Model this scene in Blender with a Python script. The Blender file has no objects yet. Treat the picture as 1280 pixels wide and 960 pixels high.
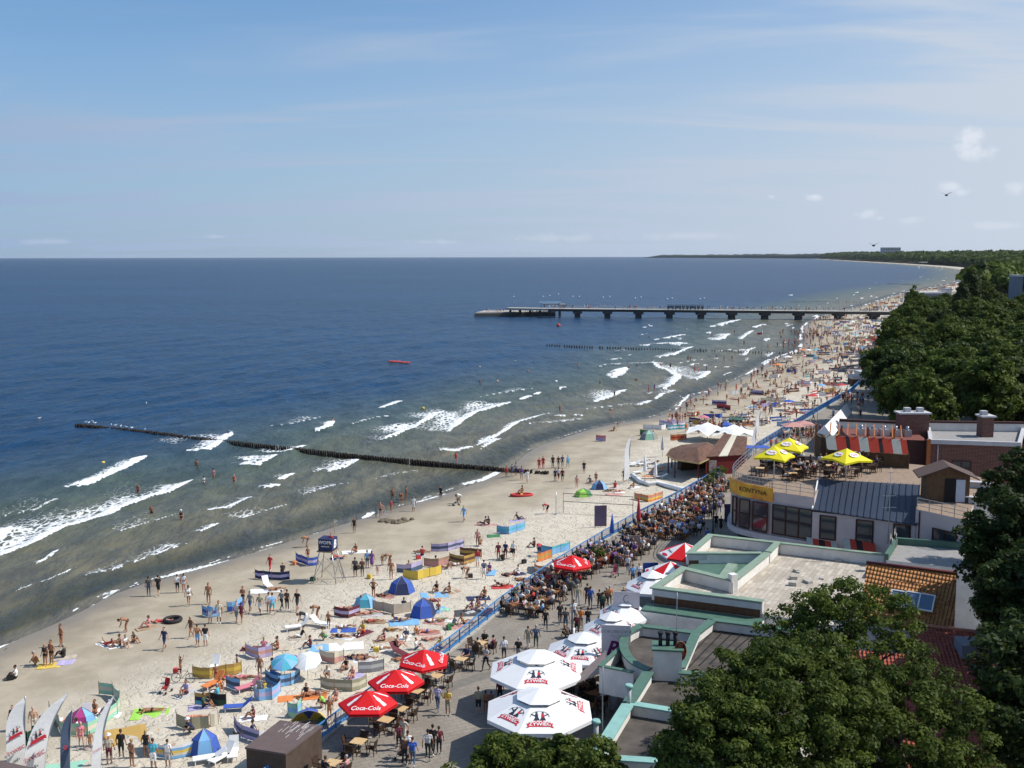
import bpy, bmesh, math, random
import numpy as np
from mathutils import Vector, Matrix
PI = math.pi
R = math.radians
sc = bpy.context.scene
COL = sc.collection

# ------------------------------------------------------------------ camera, sky, sun, exposure
FPX = 1300.0; CAMH = 30.0; PITCH = math.atan(160 / 1300); ROLL = 0.002
cam_d = bpy.data.cameras.new("camera")
cam = bpy.data.objects.new("camera", cam_d); COL.objects.link(cam)
cam_d.sensor_width = 36.0; cam_d.lens = FPX / 1280 * 36.0
cam_d.clip_start = 0.5; cam_d.clip_end = 80000
_cp, _sp = math.cos(PITCH), math.sin(PITCH)
_r0 = Vector((1, 0, 0)); _u0 = Vector((0, _sp, _cp)); CF = Vector((0, _cp, -_sp))
CR = _r0 * math.cos(ROLL) - _u0 * math.sin(ROLL)
CU = _r0 * math.sin(ROLL) + _u0 * math.cos(ROLL)
m = Matrix((CR, CU, -CF)).transposed().to_4x4(); m.translation = (0, 0, CAMH)
cam.matrix_world = m
sc.camera = cam

SUN_EL = 48.0
SUN_DIR = Vector((math.cos(R(SUN_EL)), 0.02, math.sin(R(SUN_EL)))).normalized()   # towards the sun: from the right
world = bpy.data.worlds.new("World"); sc.world = world; world.use_nodes = True
nt = world.node_tree; N = nt.nodes; L = nt.links
for n in list(N): N.remove(n)
def nd(t, **k):
 n = N.new(t)
 for a, b in k.items(): setattr(n, a, b)
 return n
out = nd('ShaderNodeOutputWorld'); bg = nd('ShaderNodeBackground'); bg.inputs['Strength'].default_value = 0.105
sky = nd('ShaderNodeTexSky', sky_type='NISHITA', sun_disc=False)
sky.sun_elevation = R(SUN_EL); sky.sun_rotation = math.atan2(SUN_DIR.x, SUN_DIR.y)
sky.altitude = 30; sky.air_density = 1.0; sky.dust_density = 0.6; sky.ozone_density = 2.2
tc = nd('ShaderNodeTexCoord')
sep = nd('ShaderNodeSeparateXYZ'); L.new(tc.outputs['Generated'], sep.inputs[0])
def math_(op, a, b=None, c=None, clamp=False):
 n = nd('ShaderNodeMath', operation=op, use_clamp=clamp)
 for i, v in enumerate((a, b, c)):
  if v is None: continue
  if isinstance(v, (int, float)): n.inputs[i].default_value = v
  else: L.new(v, n.inputs[i])
 return n.outputs[0]
def maprange(v, a, b, c, d, smooth=True):
 n = nd('ShaderNodeMapRange', interpolation_type='SMOOTHSTEP' if smooth else 'LINEAR')
 L.new(v, n.inputs[0])
 for i, q in enumerate((a, b, c, d)): n.inputs[i + 1].default_value = q
 return n.outputs[0]
# high thin cirrus: noise over the plane of the cloud layer, stretched along one wind direction
zz = math_('ADD', math_('MAXIMUM', sep.outputs['Z'], 0.0), 0.09)
px_ = math_('DIVIDE', sep.outputs['X'], zz); py_ = math_('DIVIDE', sep.outputs['Y'], zz)
cmb = nd('ShaderNodeCombineXYZ'); L.new(px_, cmb.inputs[0]); L.new(py_, cmb.inputs[1])
mp = nd('ShaderNodeMapping'); L.new(cmb.outputs[0], mp.inputs[0])
mp.inputs['Rotation'].default_value = (0, 0, R(-14)); mp.inputs['Scale'].default_value = (0.32, 1.1, 1)
n1 = nd('ShaderNodeTexNoise'); n1.inputs['Scale'].default_value = 1.15; n1.inputs['Detail'].default_value = 7
n1.inputs['Roughness'].default_value = 0.52; n1.inputs['Distortion'].default_value = 0.7
L.new(mp.outputs[0], n1.inputs['Vector'])
cir = maprange(n1.outputs['Fac'], 0.42, 0.74, 0.0, 0.60)
veil = maprange(sep.outputs['Z'], 0.0, 0.30, 0.80, 0.10)        # milky summer air towards the horizon
cfac = math_('ADD', cir, veil, clamp=True)
rightw = maprange(sep.outputs['X'], -0.3, 0.5, 0.0, 0.24)
cfac = math_('ADD', cfac, rightw, clamp=True)
# small cumulus puffs low over the land
pv = nd('ShaderNodeTexNoise'); pv.inputs['Scale'].default_value = 70; pv.inputs['Detail'].default_value = 6
pv.inputs['Roughness'].default_value = 0.6
L.new(tc.outputs['Generated'], pv.inputs['Vector'])
puff = None
def pix_dir(px, py):
 return (CF + CR * ((px - 640) / FPX) - CU * ((py - 480) / FPX)).normalized()
for (qx, qy, rx, ry, st) in ((1213, 171, 25, 11, 1.0), (1218, 191, 24, 12, 1.0), (1204, 183, 18, 9, .9), (1190, 234, 18, 10, .8),
                             (1200, 240, 14, 6, .7), (1268, 234, 20, 9, .6), (1085, 267, 20, 7, .6), (1100, 273, 10, 5, .5), (1020, 246, 11, 5, .9),
                             (965, 246, 6, 4, .7), (1140, 275, 16, 5, .4), (272, 296, 16, 4, .4), (545, 302, 40, 4, .3), (700, 298, 90, 6, .3),
                             (860, 295, 60, 6, .3), (60, 302, 30, 4, .3), (1240, 282, 40, 6, .4)):
 d = pix_dir(qx, qy)
 rr = Vector((d.y, -d.x, 0)).normalized(); uu = rr.cross(d).normalized()
 def dotc(vec, s):
  n = nd('ShaderNodeVectorMath', operation='DOT_PRODUCT'); L.new(tc.outputs['Generated'], n.inputs[0])
  n.inputs[1].default_value = vec * s; return n.outputs['Value']
 a = dotc(rr, FPX / rx); b = math_('SUBTRACT', dotc(uu, FPX / ry), d.dot(uu) * FPX / ry)
 q = math_('ADD', math_('MULTIPLY', a, a), math_('MULTIPLY', b, b))
 q = math_('SUBTRACT', 1.0, math_('SQRT', q))
 q = math_('ADD', q, math_('MULTIPLY', math_('SUBTRACT', pv.outputs['Fac'], 0.5), 2.6))
 q = maprange(q, -0.05, 1.0, 0.0, st)
 puff = q if puff is None else math_('MAXIMUM', puff, q)
skyt = nd('ShaderNodeMix', data_type='RGBA', blend_type='MULTIPLY'); skyt.inputs['Factor'].default_value = 1; L.new(sky.outputs[0], skyt.inputs['A']); skyt.inputs['B'].default_value = (.62, .98, 1.24, 1)
mixc = nd('ShaderNodeMix', data_type='RGBA'); L.new(cfac, mixc.inputs['Factor']); L.new(skyt.outputs['Result'], mixc.inputs['A'])
vcol = nd('ShaderNodeMix', data_type='RGBA'); L.new(maprange(sep.outputs['X'], -0.45, 0.45, 0, 1, False), vcol.inputs['Factor'])
vcol.inputs['A'].default_value = (3.2, 4.35, 6.2, 1); vcol.inputs['B'].default_value = (5.6, 6.3, 7.3, 1); L.new(vcol.outputs['Result'], mixc.inputs['B'])
mixp = nd('ShaderNodeMix', data_type='RGBA'); L.new(math_('MULTIPLY', puff, 0.72), mixp.inputs['Factor']); L.new(mixc.outputs['Result'], mixp.inputs['A'])
mixp.inputs['B'].default_value = (7.6, 8.0, 8.8, 1)
L.new(mixp.outputs['Result'], bg.inputs[0]); L.new(bg.outputs[0], out.inputs[0])

sun_d = bpy.data.lights.new("sun", 'SUN'); sun_d.energy = 5.0; sun_d.angle = R(0.53); sun_d.color = (1.0, 0.955, 0.88)
sun = bpy.data.objects.new("sun", sun_d); COL.objects.link(sun)
sun.rotation_euler = SUN_DIR.to_track_quat('Z', 'Y').to_euler()
sc.view_settings.view_transform = 'Standard'; sc.view_settings.look = 'None'
sc.view_settings.exposure = 0.0; sc.view_settings.gamma = 1.0
sc.render.engine = 'CYCLES'
sc.cycles.max_bounces = 5; sc.cycles.diffuse_bounces = 2; sc.cycles.glossy_bounces = 2; sc.cycles.transparent_max_bounces = 6
sc.cycles.caustics_reflective = False; sc.cycles.caustics_refractive = False

# ------------------------------------------------------------------ helpers: pixels of the photograph (1280 x 960) to points in the world
def ray(px, py): return CF + CR * ((px - 640) / FPX) - CU * ((py - 480) / FPX)
def PZ(px, py, z):
 d = ray(px, py); t = (z - CAMH) / d.z
 return Vector((d.x * t, d.y * t, z))
def PD(px, py, y):                               # the point of a pixel's ray at depth y
 d = ray(px, py); t = y / d.y
 return Vector((d.x * t, y, CAMH + d.z * t))

def chaikin(p, n=2):
 p = np.array(p, float)
 for _ in range(n):
  a = p[:-1] * .75 + p[1:] * .25; b = p[:-1] * .25 + p[1:] * .75
  q = np.empty((len(a) * 2, 2)); q[0::2] = a; q[1::2] = b
  p = np.vstack([p[:1], q, p[-1:]])
 return p
SHORE_PX = [(0, 808), (85, 774), (150, 738), (230, 717), (352, 681), (455, 647), (562, 617), (628, 592), (669, 559), (700, 549), (755, 532),
   (812, 524), (845, 514), (857, 500), (893, 487), (935, 469), (968, 449), (998, 441), (1008, 430), (1003, 401)]
SHORE = [(-52, -90), (-47, 0), (-43.5, 60)] + [tuple(PZ(a, b, 0).xy) for a, b in SHORE_PX] + [(220, 640), (322, 857), (585, 1308), (940, 2180), (1195, 3034), (1529, 4444), (2619, 9088)]
SHORE = chaikin(SHORE, 2)
LAND = np.vstack([SHORE, [(8000, 14000), (16000, 14000), (16000, -90)]])
def poly_dist(x, y, P, signed_land=None):
 d2 = np.full(x.shape, 1e18)
 for (ax, ay), (bx, by) in zip(P[:-1], P[1:]):
  vx, vy = bx - ax, by - ay; l2 = vx * vx + vy * vy + 1e-9
  t = np.clip(((x - ax) * vx + (y - ay) * vy) / l2, 0, 1)
  q = (x - ax - t * vx) ** 2 + (y - ay - t * vy) ** 2
  np.minimum(d2, q, out=d2)
 return np.sqrt(d2)
def inside(x, y, P):
 c = np.zeros(x.shape, bool); n = len(P); j = n - 1
 for i in range(n):
  xi, yi = P[i]; xj, yj = P[j]
  if yi != yj:
   k = ((yi > y) != (yj > y)) & (x < (xj - xi) * (y - yi) / (yj - yi) + xi)
   c ^= k
  j = i
 return c
def shore_s(x, y):
 x = np.atleast_1d(np.asarray(x, float)); y = np.atleast_1d(np.asarray(y, float))
 d = poly_dist(x, y, SHORE)
 return np.where(inside(x, y, LAND), d, -d)
def sstep(v, a, b):
 t = np.clip((v - a) / (b - a), 0, 1); return t * t * (3 - 2 * t)
def gz_arr(x, y, s=None):
 if s is None: s = shore_s(x, y)
 z = np.where(s < 0, np.maximum(s * 0.022, -2.2), np.minimum(s * 0.035, 0.75))
 z = z + sstep(s, 70, 220) * sstep(y, 600, 1500) * 13
 z = z + sstep(s, 60, 110) * (1 - sstep(y, 500, 700)) * 0.6
 return z
def gz(x, y): return float(gz_arr(np.array([x]), np.array([y]))[0])
def at(px, py, dz=0.0):                          # where the pixel's ray meets the beach
 z = 0.4
 for _ in range(3):
  p = PZ(px, py, z); z = gz(p.x, p.y)
 p = PZ(px, py, max(z, -9)); p.z = z + dz
 return p
ZP = 1.10                                        # level of the promenade
RAIL = [tuple(PZ(a, b, ZP).xy) for a, b in ((358, 962), (420, 912), (470, 875), (562, 815), (627, 762), (695, 713), (752, 678), (800, 650), (845, 627),
  (880, 607), (905, 590), (950, 560), (1000, 529), (1040, 505), (1062, 493))]
RAIL = [(RAIL[0][0] - 6, RAIL[0][1] - 17), ] + RAIL + [(92, 262), (118, 330), (150, 420), (178, 500)]
RAILa = np.array(RAIL)

# ------------------------------------------------------------------ materials
MATS = {}
def M(key, rgb=None, rough=0.8, metal=0.0, var=0.10, scale=3.0, bump=0.0, bscale=30.0, spec=0.3, coord='Object', alpha=1.0, emit=None, var2=None):
 if key in MATS: return MATS[key]
 mt = bpy.data.materials.new(key); mt.use_nodes = True
 t = mt.node_tree; b = t.nodes['Principled BSDF']
 b.inputs['Roughness'].default_value = rough; b.inputs['Metallic'].default_value = metal
 b.inputs['Specular IOR Level'].default_value = spec
 b.inputs['Base Color'].default_value = (*rgb, 1)
 mt.diffuse_color = (*rgb, 1)
 if var > 0:
  tc_ = t.nodes.new('ShaderNodeTexCoord'); nz = t.nodes.new('ShaderNodeTexNoise'); nz.inputs['Scale'].default_value = scale
  nz.inputs['Detail'].default_value = 5; nz.inputs['Roughness'].default_value = .65
  t.links.new(tc_.outputs[coord], nz.inputs['Vector'])
  mr = t.nodes.new('ShaderNodeMapRange'); t.links.new(nz.outputs['Fac'], mr.inputs[0])
  mr.inputs[1].default_value = .25; mr.inputs[2].default_value = .75
  mx = t.nodes.new('ShaderNodeMix'); mx.data_type = 'RGBA'
  lo = tuple(c * (1 - var * 1.6) for c in rgb) if var2 is None else var2
  hi = tuple(min(1, c * (1 + var)) for c in rgb)
  mx.inputs['A'].default_value = (*lo, 1); mx.inputs['B'].default_value = (*hi, 1)
  t.links.new(mr.outputs[0], mx.inputs['Factor']); t.links.new(mx.outputs['Result'], b.inputs['Base Color'])
 if bump > 0:
  tc2 = t.nodes.new('ShaderNodeTexCoord'); n2 = t.nodes.new('ShaderNodeTexNoise'); n2.inputs['Scale'].default_value = bscale
  n2.inputs['Detail'].default_value = 4; t.links.new(tc2.outputs[coord], n2.inputs['Vector'])
  bp = t.nodes.new('ShaderNodeBump'); bp.inputs['Strength'].default_value = 1.0; bp.inputs['Distance'].default_value = bump
  t.links.new(n2.outputs['Fac'], bp.inputs['Height']); t.links.new(bp.outputs[0], b.inputs['Normal'])
 if alpha < 1: b.inputs['Alpha'].default_value = alpha
 MATS[key] = mt; return mt

# ------------------------------------------------------------------ mesh builder
class MB:
 def __init__(s): s.v = []; s.f = []; s.m = []; s.sm = []
 def add(s, vs, fs, mi=0, smooth=False):
  o = len(s.v); s.v += [tuple(q) for q in vs]
  for f in fs: s.f.append(tuple(o + i for i in f)); s.m.append(mi); s.sm.append(smooth)
  return s
 def box(s, c, d, mi=0, rz=0.0, M4=None):
  x, y, z = d[0] / 2, d[1] / 2, d[2] / 2
  vs = [Vector((a * x, b * y, e * z)) for e in (-1, 1) for a, b in ((-1, -1), (1, -1), (1, 1), (-1, 1))]
  if M4 is None: M4 = Matrix.Translation(Vector(c)) @ Matrix.Rotation(rz, 4, 'Z')
  return s.add([M4 @ v for v in vs], [(0, 3, 2, 1), (4, 5, 6, 7), (0, 1, 5, 4), (1, 2, 6, 5), (2, 3, 7, 6), (3, 0, 4, 7)], mi)
 def bar(s, p, q, w, h=None, mi=0):
  p = Vector(p); q = Vector(q); d = q - p; h = h or w
  if d.length < 1e-6: return s
  up = Vector((0, 0, 1)) if abs(d.normalized().z) < .95 else Vector((1, 0, 0))
  a = d.cross(up).normalized() * w / 2; b = a.cross(d).normalized() * h / 2
  vs = [p - a - b, p + a - b, p + a + b, p - a + b, q - a - b, q + a - b, q + a + b, q - a + b]
  return s.add(vs, [(0, 1, 2, 3), (7, 6, 5, 4), (0, 4, 5, 1), (1, 5, 6, 2), (2, 6, 7, 3), (3, 7, 4, 0)], mi)
 def tube(s, pts, r, n=8, mi=0, cap=True, closed=False):
  pts = [Vector(p) for p in pts]; k = len(pts)
  rs = r if isinstance(r, (list, tuple)) else [r] * k
  vs = []; fs = []
  ref = None
  for i, p in enumerate(pts):
   if closed: d = pts[(i + 1) % k] - pts[i - 1]
   else: d = (pts[min(i + 1, k - 1)] - pts[max(i - 1, 0)])
   d.normalize()
   if ref is None:
    ref = Vector((0, 0, 1)) if abs(d.z) < .9 else Vector((1, 0, 0))
   a = d.cross(ref)
   if a.length < 1e-3: a = d.cross(Vector((0, 1, 0)))
   a.normalize(); b = a.cross(d).normalized(); ref = b
   for j in range(n):
    t = 2 * PI * j / n
    vs.append(p + a * math.cos(t) * rs[i] + b * math.sin(t) * rs[i])
  for i in range(k if closed else k - 1):
   i2 = (i + 1) % k
   for j in range(n):
    fs.append((i * n + j, i * n + (j + 1) % n, i2 * n + (j + 1) % n, i2 * n + j))
  s.add(vs, fs, mi, True)
  if cap and not closed:
   o = len(s.v) - len(vs)
   s.f.append(tuple(o + j for j in reversed(range(n)))); s.m.append(mi); s.sm.append(False)
   s.f.append(tuple(o + (k - 1) * n + j for j in range(n))); s.m.append(mi); s.sm.append(False)
  return s
 def prism(s, poly, z0, z1, mi=0, mt=None, mbot=None):
  poly = [(p[0], p[1]) for p in poly]
  A = sum(poly[i - 1][0] * poly[i][1] - poly[i][0] * poly[i - 1][1] for i in range(len(poly)))
  if A < 0: poly = poly[::-1]
  n = len(poly); f0 = z0 if callable(z0) else (lambda x, y: z0); f1 = z1 if callable(z1) else (lambda x, y: z1)
  vs = [(x, y, f0(x, y)) for x, y in poly] + [(x, y, f1(x, y)) for x, y in poly]
  s.add(vs, [(i, (i + 1) % n, n + (i + 1) % n, n + i) for i in range(n)], mi)
  o = len(s.v) - 2 * n
  s.f.append(tuple(o + n + i for i in range(n))); s.m.append(mi if mt is None else mt); s.sm.append(False)
  s.f.append(tuple(o + i for i in reversed(range(n)))); s.m.append(mi); s.sm.append(False)
  return s
 def ribbon(s, pts, z0, z1, th, mi=0, closed=False, off=0.0, mt=None):
  """a solid wall of thickness th along a polyline, mitred at its corners; off shifts it sideways"""
  P = [Vector((p[0], p[1])) for p in pts]; n = len(P)
  zs = [p[2] if (len(p) > 2 and z0 is None) else None for p in pts]
  Ls = []; Rs = []
  for i in range(n):
   a = P[i] - P[i - 1] if (i > 0 or closed) else P[1] - P[0]
   b = P[(i + 1) % n] - P[i] if (i < n - 1 or closed) else P[-1] - P[-2]
   a = a.normalized(); b = b.normalized(); na = Vector((-a.y, a.x)); nb = Vector((-b.y, b.x))
   mN = (na + nb); 
   if mN.length < 1e-4: mN = na
   mN.normalize(); k = 1 / max(0.35, mN.dot(na))
   Ls.append(P[i] + mN * k * (off + th / 2)); Rs.append(P[i] + mN * k * (off - th / 2))
  b0 = [z0 if z0 is not None else zs[i] for i in range(n)]; t0 = [z1 if z0 is not None else zs[i] + z1 for i in range(n)]
  vs = [(q.x, q.y, b0[i]) for i, q in enumerate(Ls)] + [(q.x, q.y, b0[i]) for i, q in enumerate(Rs)] + \
             [(q.x, q.y, t0[i]) for i, q in enumerate(Ls)] + [(q.x, q.y, t0[i]) for i, q in enumerate(Rs)]
  fs = []; tops = []
  for i in range(n if closed else n - 1):
   j = (i + 1) % n
   fs += [(i, 2 * n + i, 2 * n + j, j), (n + i, n + j, 3 * n + j, 3 * n + i), (i, j, n + j, n + i)]
   tops.append((2 * n + i, 3 * n + i, 3 * n + j, 2 * n + j))
  if not closed: fs += [(0, n, 3 * n, 2 * n), (n - 1, 3 * n - 1, 4 * n - 1, 2 * n - 1)]
  s.add(vs, fs, mi); o = len(s.v) - 4 * n
  for f in tops: s.f.append(tuple(o + i for i in f)); s.m.append(mi if mt is None else mt); s.sm.append(False)
  return s
 def ball(s, c, r, mi=0, nu=8, nv=6, smooth=True):
  rx, ry, rz = r if isinstance(r, (tuple, list)) else (r, r, r); vs = [(c[0], c[1], c[2] + rz)]
  for i in range(1, nv):
   a = PI * i / nv
   for j in range(nu):
    b = 2 * PI * j / nu; vs.append((c[0] + rx * math.sin(a) * math.cos(b), c[1] + ry * math.sin(a) * math.sin(b), c[2] + rz * math.cos(a)))
  vs.append((c[0], c[1], c[2] - rz)); fs = [(0, 1 + j, 1 + (j + 1) % nu) for j in range(nu)]
  for i in range(nv - 2):
   for j in range(nu):
    fs.append((1 + i * nu + j, 1 + (i + 1) * nu + j, 1 + (i + 1) * nu + (j + 1) % nu, 1 + i * nu + (j + 1) % nu))
  e = len(vs) - 1; b = 1 + (nv - 2) * nu
  fs += [(e, b + (j + 1) % nu, b + j) for j in range(nu)]
  return s.add(vs, fs, mi, smooth)
 def text(s, txt, fn, size=1.0, shear=0.0, mi=0, bold=0.0, align='CENTER'):
  """lettering as thin faces; fn maps the letter plane (u, v) to a point"""
  vs, fs = text_geo(txt, shear, bold, align)
  return s.add([fn(a * size, b * size) for a, b in vs], fs, mi)
 def mesh(s, name, mats):
  me = bpy.data.meshes.new(name); me.from_pydata(s.v, [], s.f)
  for mt in (mats if isinstance(mats, (list, tuple)) else [mats]): me.materials.append(mt)
  me.polygons.foreach_set('material_index', s.m); me.polygons.foreach_set('use_smooth', s.sm)
  me.update(); return me
 def build(s, name, mats, parent=None, loc=None, rz=0.0):
  o = bpy.data.objects.new(name, s.mesh(name, mats)); COL.objects.link(o)
  if loc is not None: o.location = loc
  o.rotation_euler = (0, 0, rz)
  if parent is not None: o.parent = parent
  return o
_tg = {}
def text_geo(txt, shear=0.0, bold=0.0, align='CENTER'):
 k = (txt, shear, bold, align)
 if k not in _tg:
  cu = bpy.data.curves.new('t', 'FONT'); cu.body = txt; cu.shear = shear; cu.offset = bold; cu.resolution_u = 2
  cu.align_x = align; cu.align_y = 'CENTER'
  o = bpy.data.objects.new('t', cu); COL.objects.link(o)
  dg = bpy.context.evaluated_depsgraph_get(); me = bpy.data.meshes.new_from_object(o.evaluated_get(dg))
  _tg[k] = ([(v.co.x, v.co.y) for v in me.vertices], [tuple(p.vertices) for p in me.polygons])
  bpy.data.objects.remove(o); bpy.data.curves.remove(cu); bpy.data.meshes.remove(me)
 return _tg[k]

THINGS = []
def tag(o, label, cat, group=None, desc=None, place=None, kind=None):
 """the four properties; desc + place let the last section write a label that singles the thing out"""
 if kind: o['kind'] = kind; 
 if label: o['label'] = label
 if cat: o['category'] = cat
 if group: o['group'] = group
 if kind is None: THINGS.append((o, label, desc, place))
 return o
def thing(name, label, cat, loc=(0, 0, 0), rz=0.0, group=None, desc=None, place=None):
 o = bpy.data.objects.new(name, None); COL.objects.link(o); o.empty_display_size = .3
 o.location = loc; o.rotation_euler = (0, 0, rz)
 return tag(o, label, cat, group, desc, place)
def struct(o, kind='structure'): o['kind'] = kind; return o
LANDMARKS = []                                   # (x, y, phrase) used when writing labels
def landmark(p, phrase): LANDMARKS.append((p[0], p[1], phrase))

def np_mesh(name, V, Q, mats, smooth=True, attrs=None, mi=None):
 me = bpy.data.meshes.new(name); V = np.asarray(V, np.float32); Q = np.asarray(Q, np.int32); k = Q.shape[1]
 me.vertices.add(len(V)); me.vertices.foreach_set('co', V.ravel())
 me.loops.add(Q.size); me.loops.foreach_set('vertex_index', Q.ravel())
 me.polygons.add(len(Q)); me.polygons.foreach_set('loop_start', np.arange(0, Q.size, k, dtype=np.int32))
 try: me.polygons.foreach_set('loop_total', np.full(len(Q), k, np.int32))
 except Exception: pass
 me.polygons.foreach_set('use_smooth', np.full(len(Q), smooth))
 for mt in (mats if isinstance(mats, (list, tuple)) else [mats]): me.materials.append(mt)
 if mi is not None: me.polygons.foreach_set('material_index', np.asarray(mi, np.int32))
 for an, (dom, av) in (attrs or {}).items():
  at_ = me.attributes.new(an, 'FLOAT', dom); at_.data.foreach_set('value', np.asarray(av, np.float32))
 me.update(calc_edges=True); me.validate()
 return me
# ------------------------------------------------------------------ ground, sea
def node_mat(name):
 mt = bpy.data.materials.new(name); mt.use_nodes = True; t = mt.node_tree
 class W: pass
 w = W(); w.mt = mt; w.t = t; w.b = t.nodes['Principled BSDF']
 def n(ty, **k):
  x = t.nodes.new(ty)
  for a, b in k.items():
   setattr(x, a, b)
  return x
 w.n = n; w.l = t.links.new
 def math_(op, a, b=None, c=None, clamp=False):
  x = n('ShaderNodeMath', operation=op, use_clamp=clamp)
  for i, v in enumerate((a, b, c)):
   if v is None: continue
   if isinstance(v, (int, float)): x.inputs[i].default_value = v
   else: w.l(v, x.inputs[i])
  return x.outputs[0]
 w.math = math_
 def mr(v, a, b, c, d, sm=True):
  x = n('ShaderNodeMapRange', interpolation_type='SMOOTHSTEP' if sm else 'LINEAR'); w.l(v, x.inputs[0])
  for i, q in enumerate((a, b, c, d)):
   if isinstance(q, (int, float)): x.inputs[i + 1].default_value = q
   else: w.l(q, x.inputs[i + 1])
  return x.outputs[0]
 w.mr = mr
 def mix(f, a, b):
  x = n('ShaderNodeMix', data_type='RGBA')
  for k, v in (('Factor', f), ('A', a), ('B', b)):
   if isinstance(v, (int, float)): x.inputs[k].default_value = v
   elif isinstance(v, tuple): x.inputs[k].default_value = (*v, 1)
   else: w.l(v, x.inputs[k])
  return x.outputs['Result']
 w.mix = mix
 def noise(scale, detail=4, rough=.55, vec=None, dist=0.0, stretch=None, rz=0.0):
  x = n('ShaderNodeTexNoise'); x.inputs['Scale'].default_value = scale; x.inputs['Detail'].default_value = detail
  x.inputs['Roughness'].default_value = rough; x.inputs['Distortion'].default_value = dist
  if vec is None:
   vec = n('ShaderNodeTexCoord').outputs['Object']
  if stretch:
   mp = n('ShaderNodeMapping'); w.l(vec, mp.inputs[0]); mp.inputs['Rotation'].default_value = (0, 0, rz); mp.inputs['Scale'].default_value = stretch
   vec = mp.outputs[0]
  w.l(vec, x.inputs['Vector']); return x.outputs['Fac']
 w.noise = noise
 def attr(a): x = n('ShaderNodeAttribute'); x.attribute_name = a; return x.outputs['Fac']
 w.attr = attr
 def bump(h, dist, strength=1.0, prev=None):
  x = n('ShaderNodeBump'); x.inputs['Strength'].default_value = strength; x.inputs['Distance'].default_value = dist; w.l(h, x.inputs['Height'])
  if prev is not None: w.l(prev, x.inputs['Normal'])
  return x.outputs[0]
 w.bump = bump
 return w

def fan(tans, rs):
 T, Rr = np.meshgrid(tans, rs); x = T * Rr; y = Rr.copy()
 nr, nc = T.shape; idx = np.arange(nr * nc).reshape(nr, nc)
 q = np.stack([idx[:-1, :-1], idx[:-1, 1:], idx[1:, 1:], idx[1:, :-1]], -1).reshape(-1, 4)
 return x.ravel(), y.ravel(), q

# sand and soil: one sheet, seabed included, reaching past the far coast
w = node_mat('beach_sand')
s_ = w.attr('shore'); 
soil = w.attr('soil')
big = w.noise(.055, 4, .6); med = w.noise(.5, 5, .6); fine = w.noise(7.0, 3, .6)
foot = w.n('ShaderNodeTexVoronoi'); foot.inputs['Scale'].default_value = 1.9; foot.inputs['Randomness'].default_value = 1
w.l(w.n('ShaderNodeTexCoord').outputs['Object'], foot.inputs['Vector'])
sj = w.math('ADD', s_, w.math('MULTIPLY', w.math('SUBTRACT', med, .5), 3.0))
wet = w.mr(sj, 0.0, 5.5, 1, 0); damp = w.mr(w.math('ADD', s_, w.math('MULTIPLY', w.math('SUBTRACT', big, .5), 14.0)), 11, 20, 1, 0)
dry = w.mix(w.mr(med, .3, .7, 0, 1), (.53, .47, .375), (.64, .575, .47))
dry = w.mix(w.mr(fine, .35, .65, 0, .4), dry, (.44, .385, .31))
dmp = w.mix(w.mr(w.noise(.22, 6, .7), .35, .65, 0, 1), (.33, .28, .205), (.43, .37, .28))
c = w.mix(damp, dry, dmp); c = w.mix(w.math('MULTIPLY', wet, .8), c, (.19, .155, .115))
c = w.mix(soil, c, w.mix(w.mr(med, .35, .65, 0, 1), (.045, .05, .025), (.10, .09, .055)))
w.l(c, w.b.inputs['Base Color'])
w.l(w.mr(wet, .3, 1, .9, .38), w.b.inputs['Roughness'])
tr1 = w.noise(1.35, 3, .62, dist=.9); h = w.math('ADD', w.mr(tr1, .36, .52, 0, 1), w.math('ADD', w.math('MULTIPLY', w.mr(foot.outputs['Distance'], .0, .30, 0, 1), .35), w.math('MULTIPLY', fine, .5)))
w.l(w.bump(w.math('MULTIPLY', h, w.math('SUBTRACT', 1.0, w.math('MULTIPLY', damp, .93))), .062), w.b.inputs['Normal'])
w.b.inputs['Specular IOR Level'].default_value = .25
SAND = w.mt
q = np.concatenate([np.arange(1950, 700, -12.), np.arange(700, 40, -3.), np.arange(40, 4, -.7), np.array([4, 3.4, 2.9, 2.5, 2.2, 1.9, 1.6])])
tans = np.concatenate([np.linspace(-6, -.75, 14)[:-1], np.arange(-.75, .62, 3.2 / 1300), np.linspace(.62, 6, 16)])
x, y, Q = fan(tans, FPX * CAMH / q)
s = shore_s(x, y); z = gz_arr(x, y, s)
rng = np.random.default_rng(3)
soilv = np.where(y < 520, sstep(s, 62, 70), sstep(s, 38, 62) )
rd = poly_dist(x, y, RAILa); right = x > np.interp(y, RAILa[:, 1], RAILa[:, 0])
soilv = np.where(y < 500, np.where(right & (rd > 3), 1.0, 0.0), soilv)
z = np.where((s > .5) & (s < 200) & (y < 700), z + 0.03 * np.sin(x * 1.3 + 2 * np.sin(y * .7)) * np.sin(y * 1.1 + np.sin(x)), z)
me = np_mesh('ground', np.c_[x, y, z], Q, SAND, attrs={'shore': ('POINT', s), 'soil': ('POINT', soilv)})
go = bpy.data.objects.new('ground', me); COL.objects.link(go); struct(go)

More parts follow.
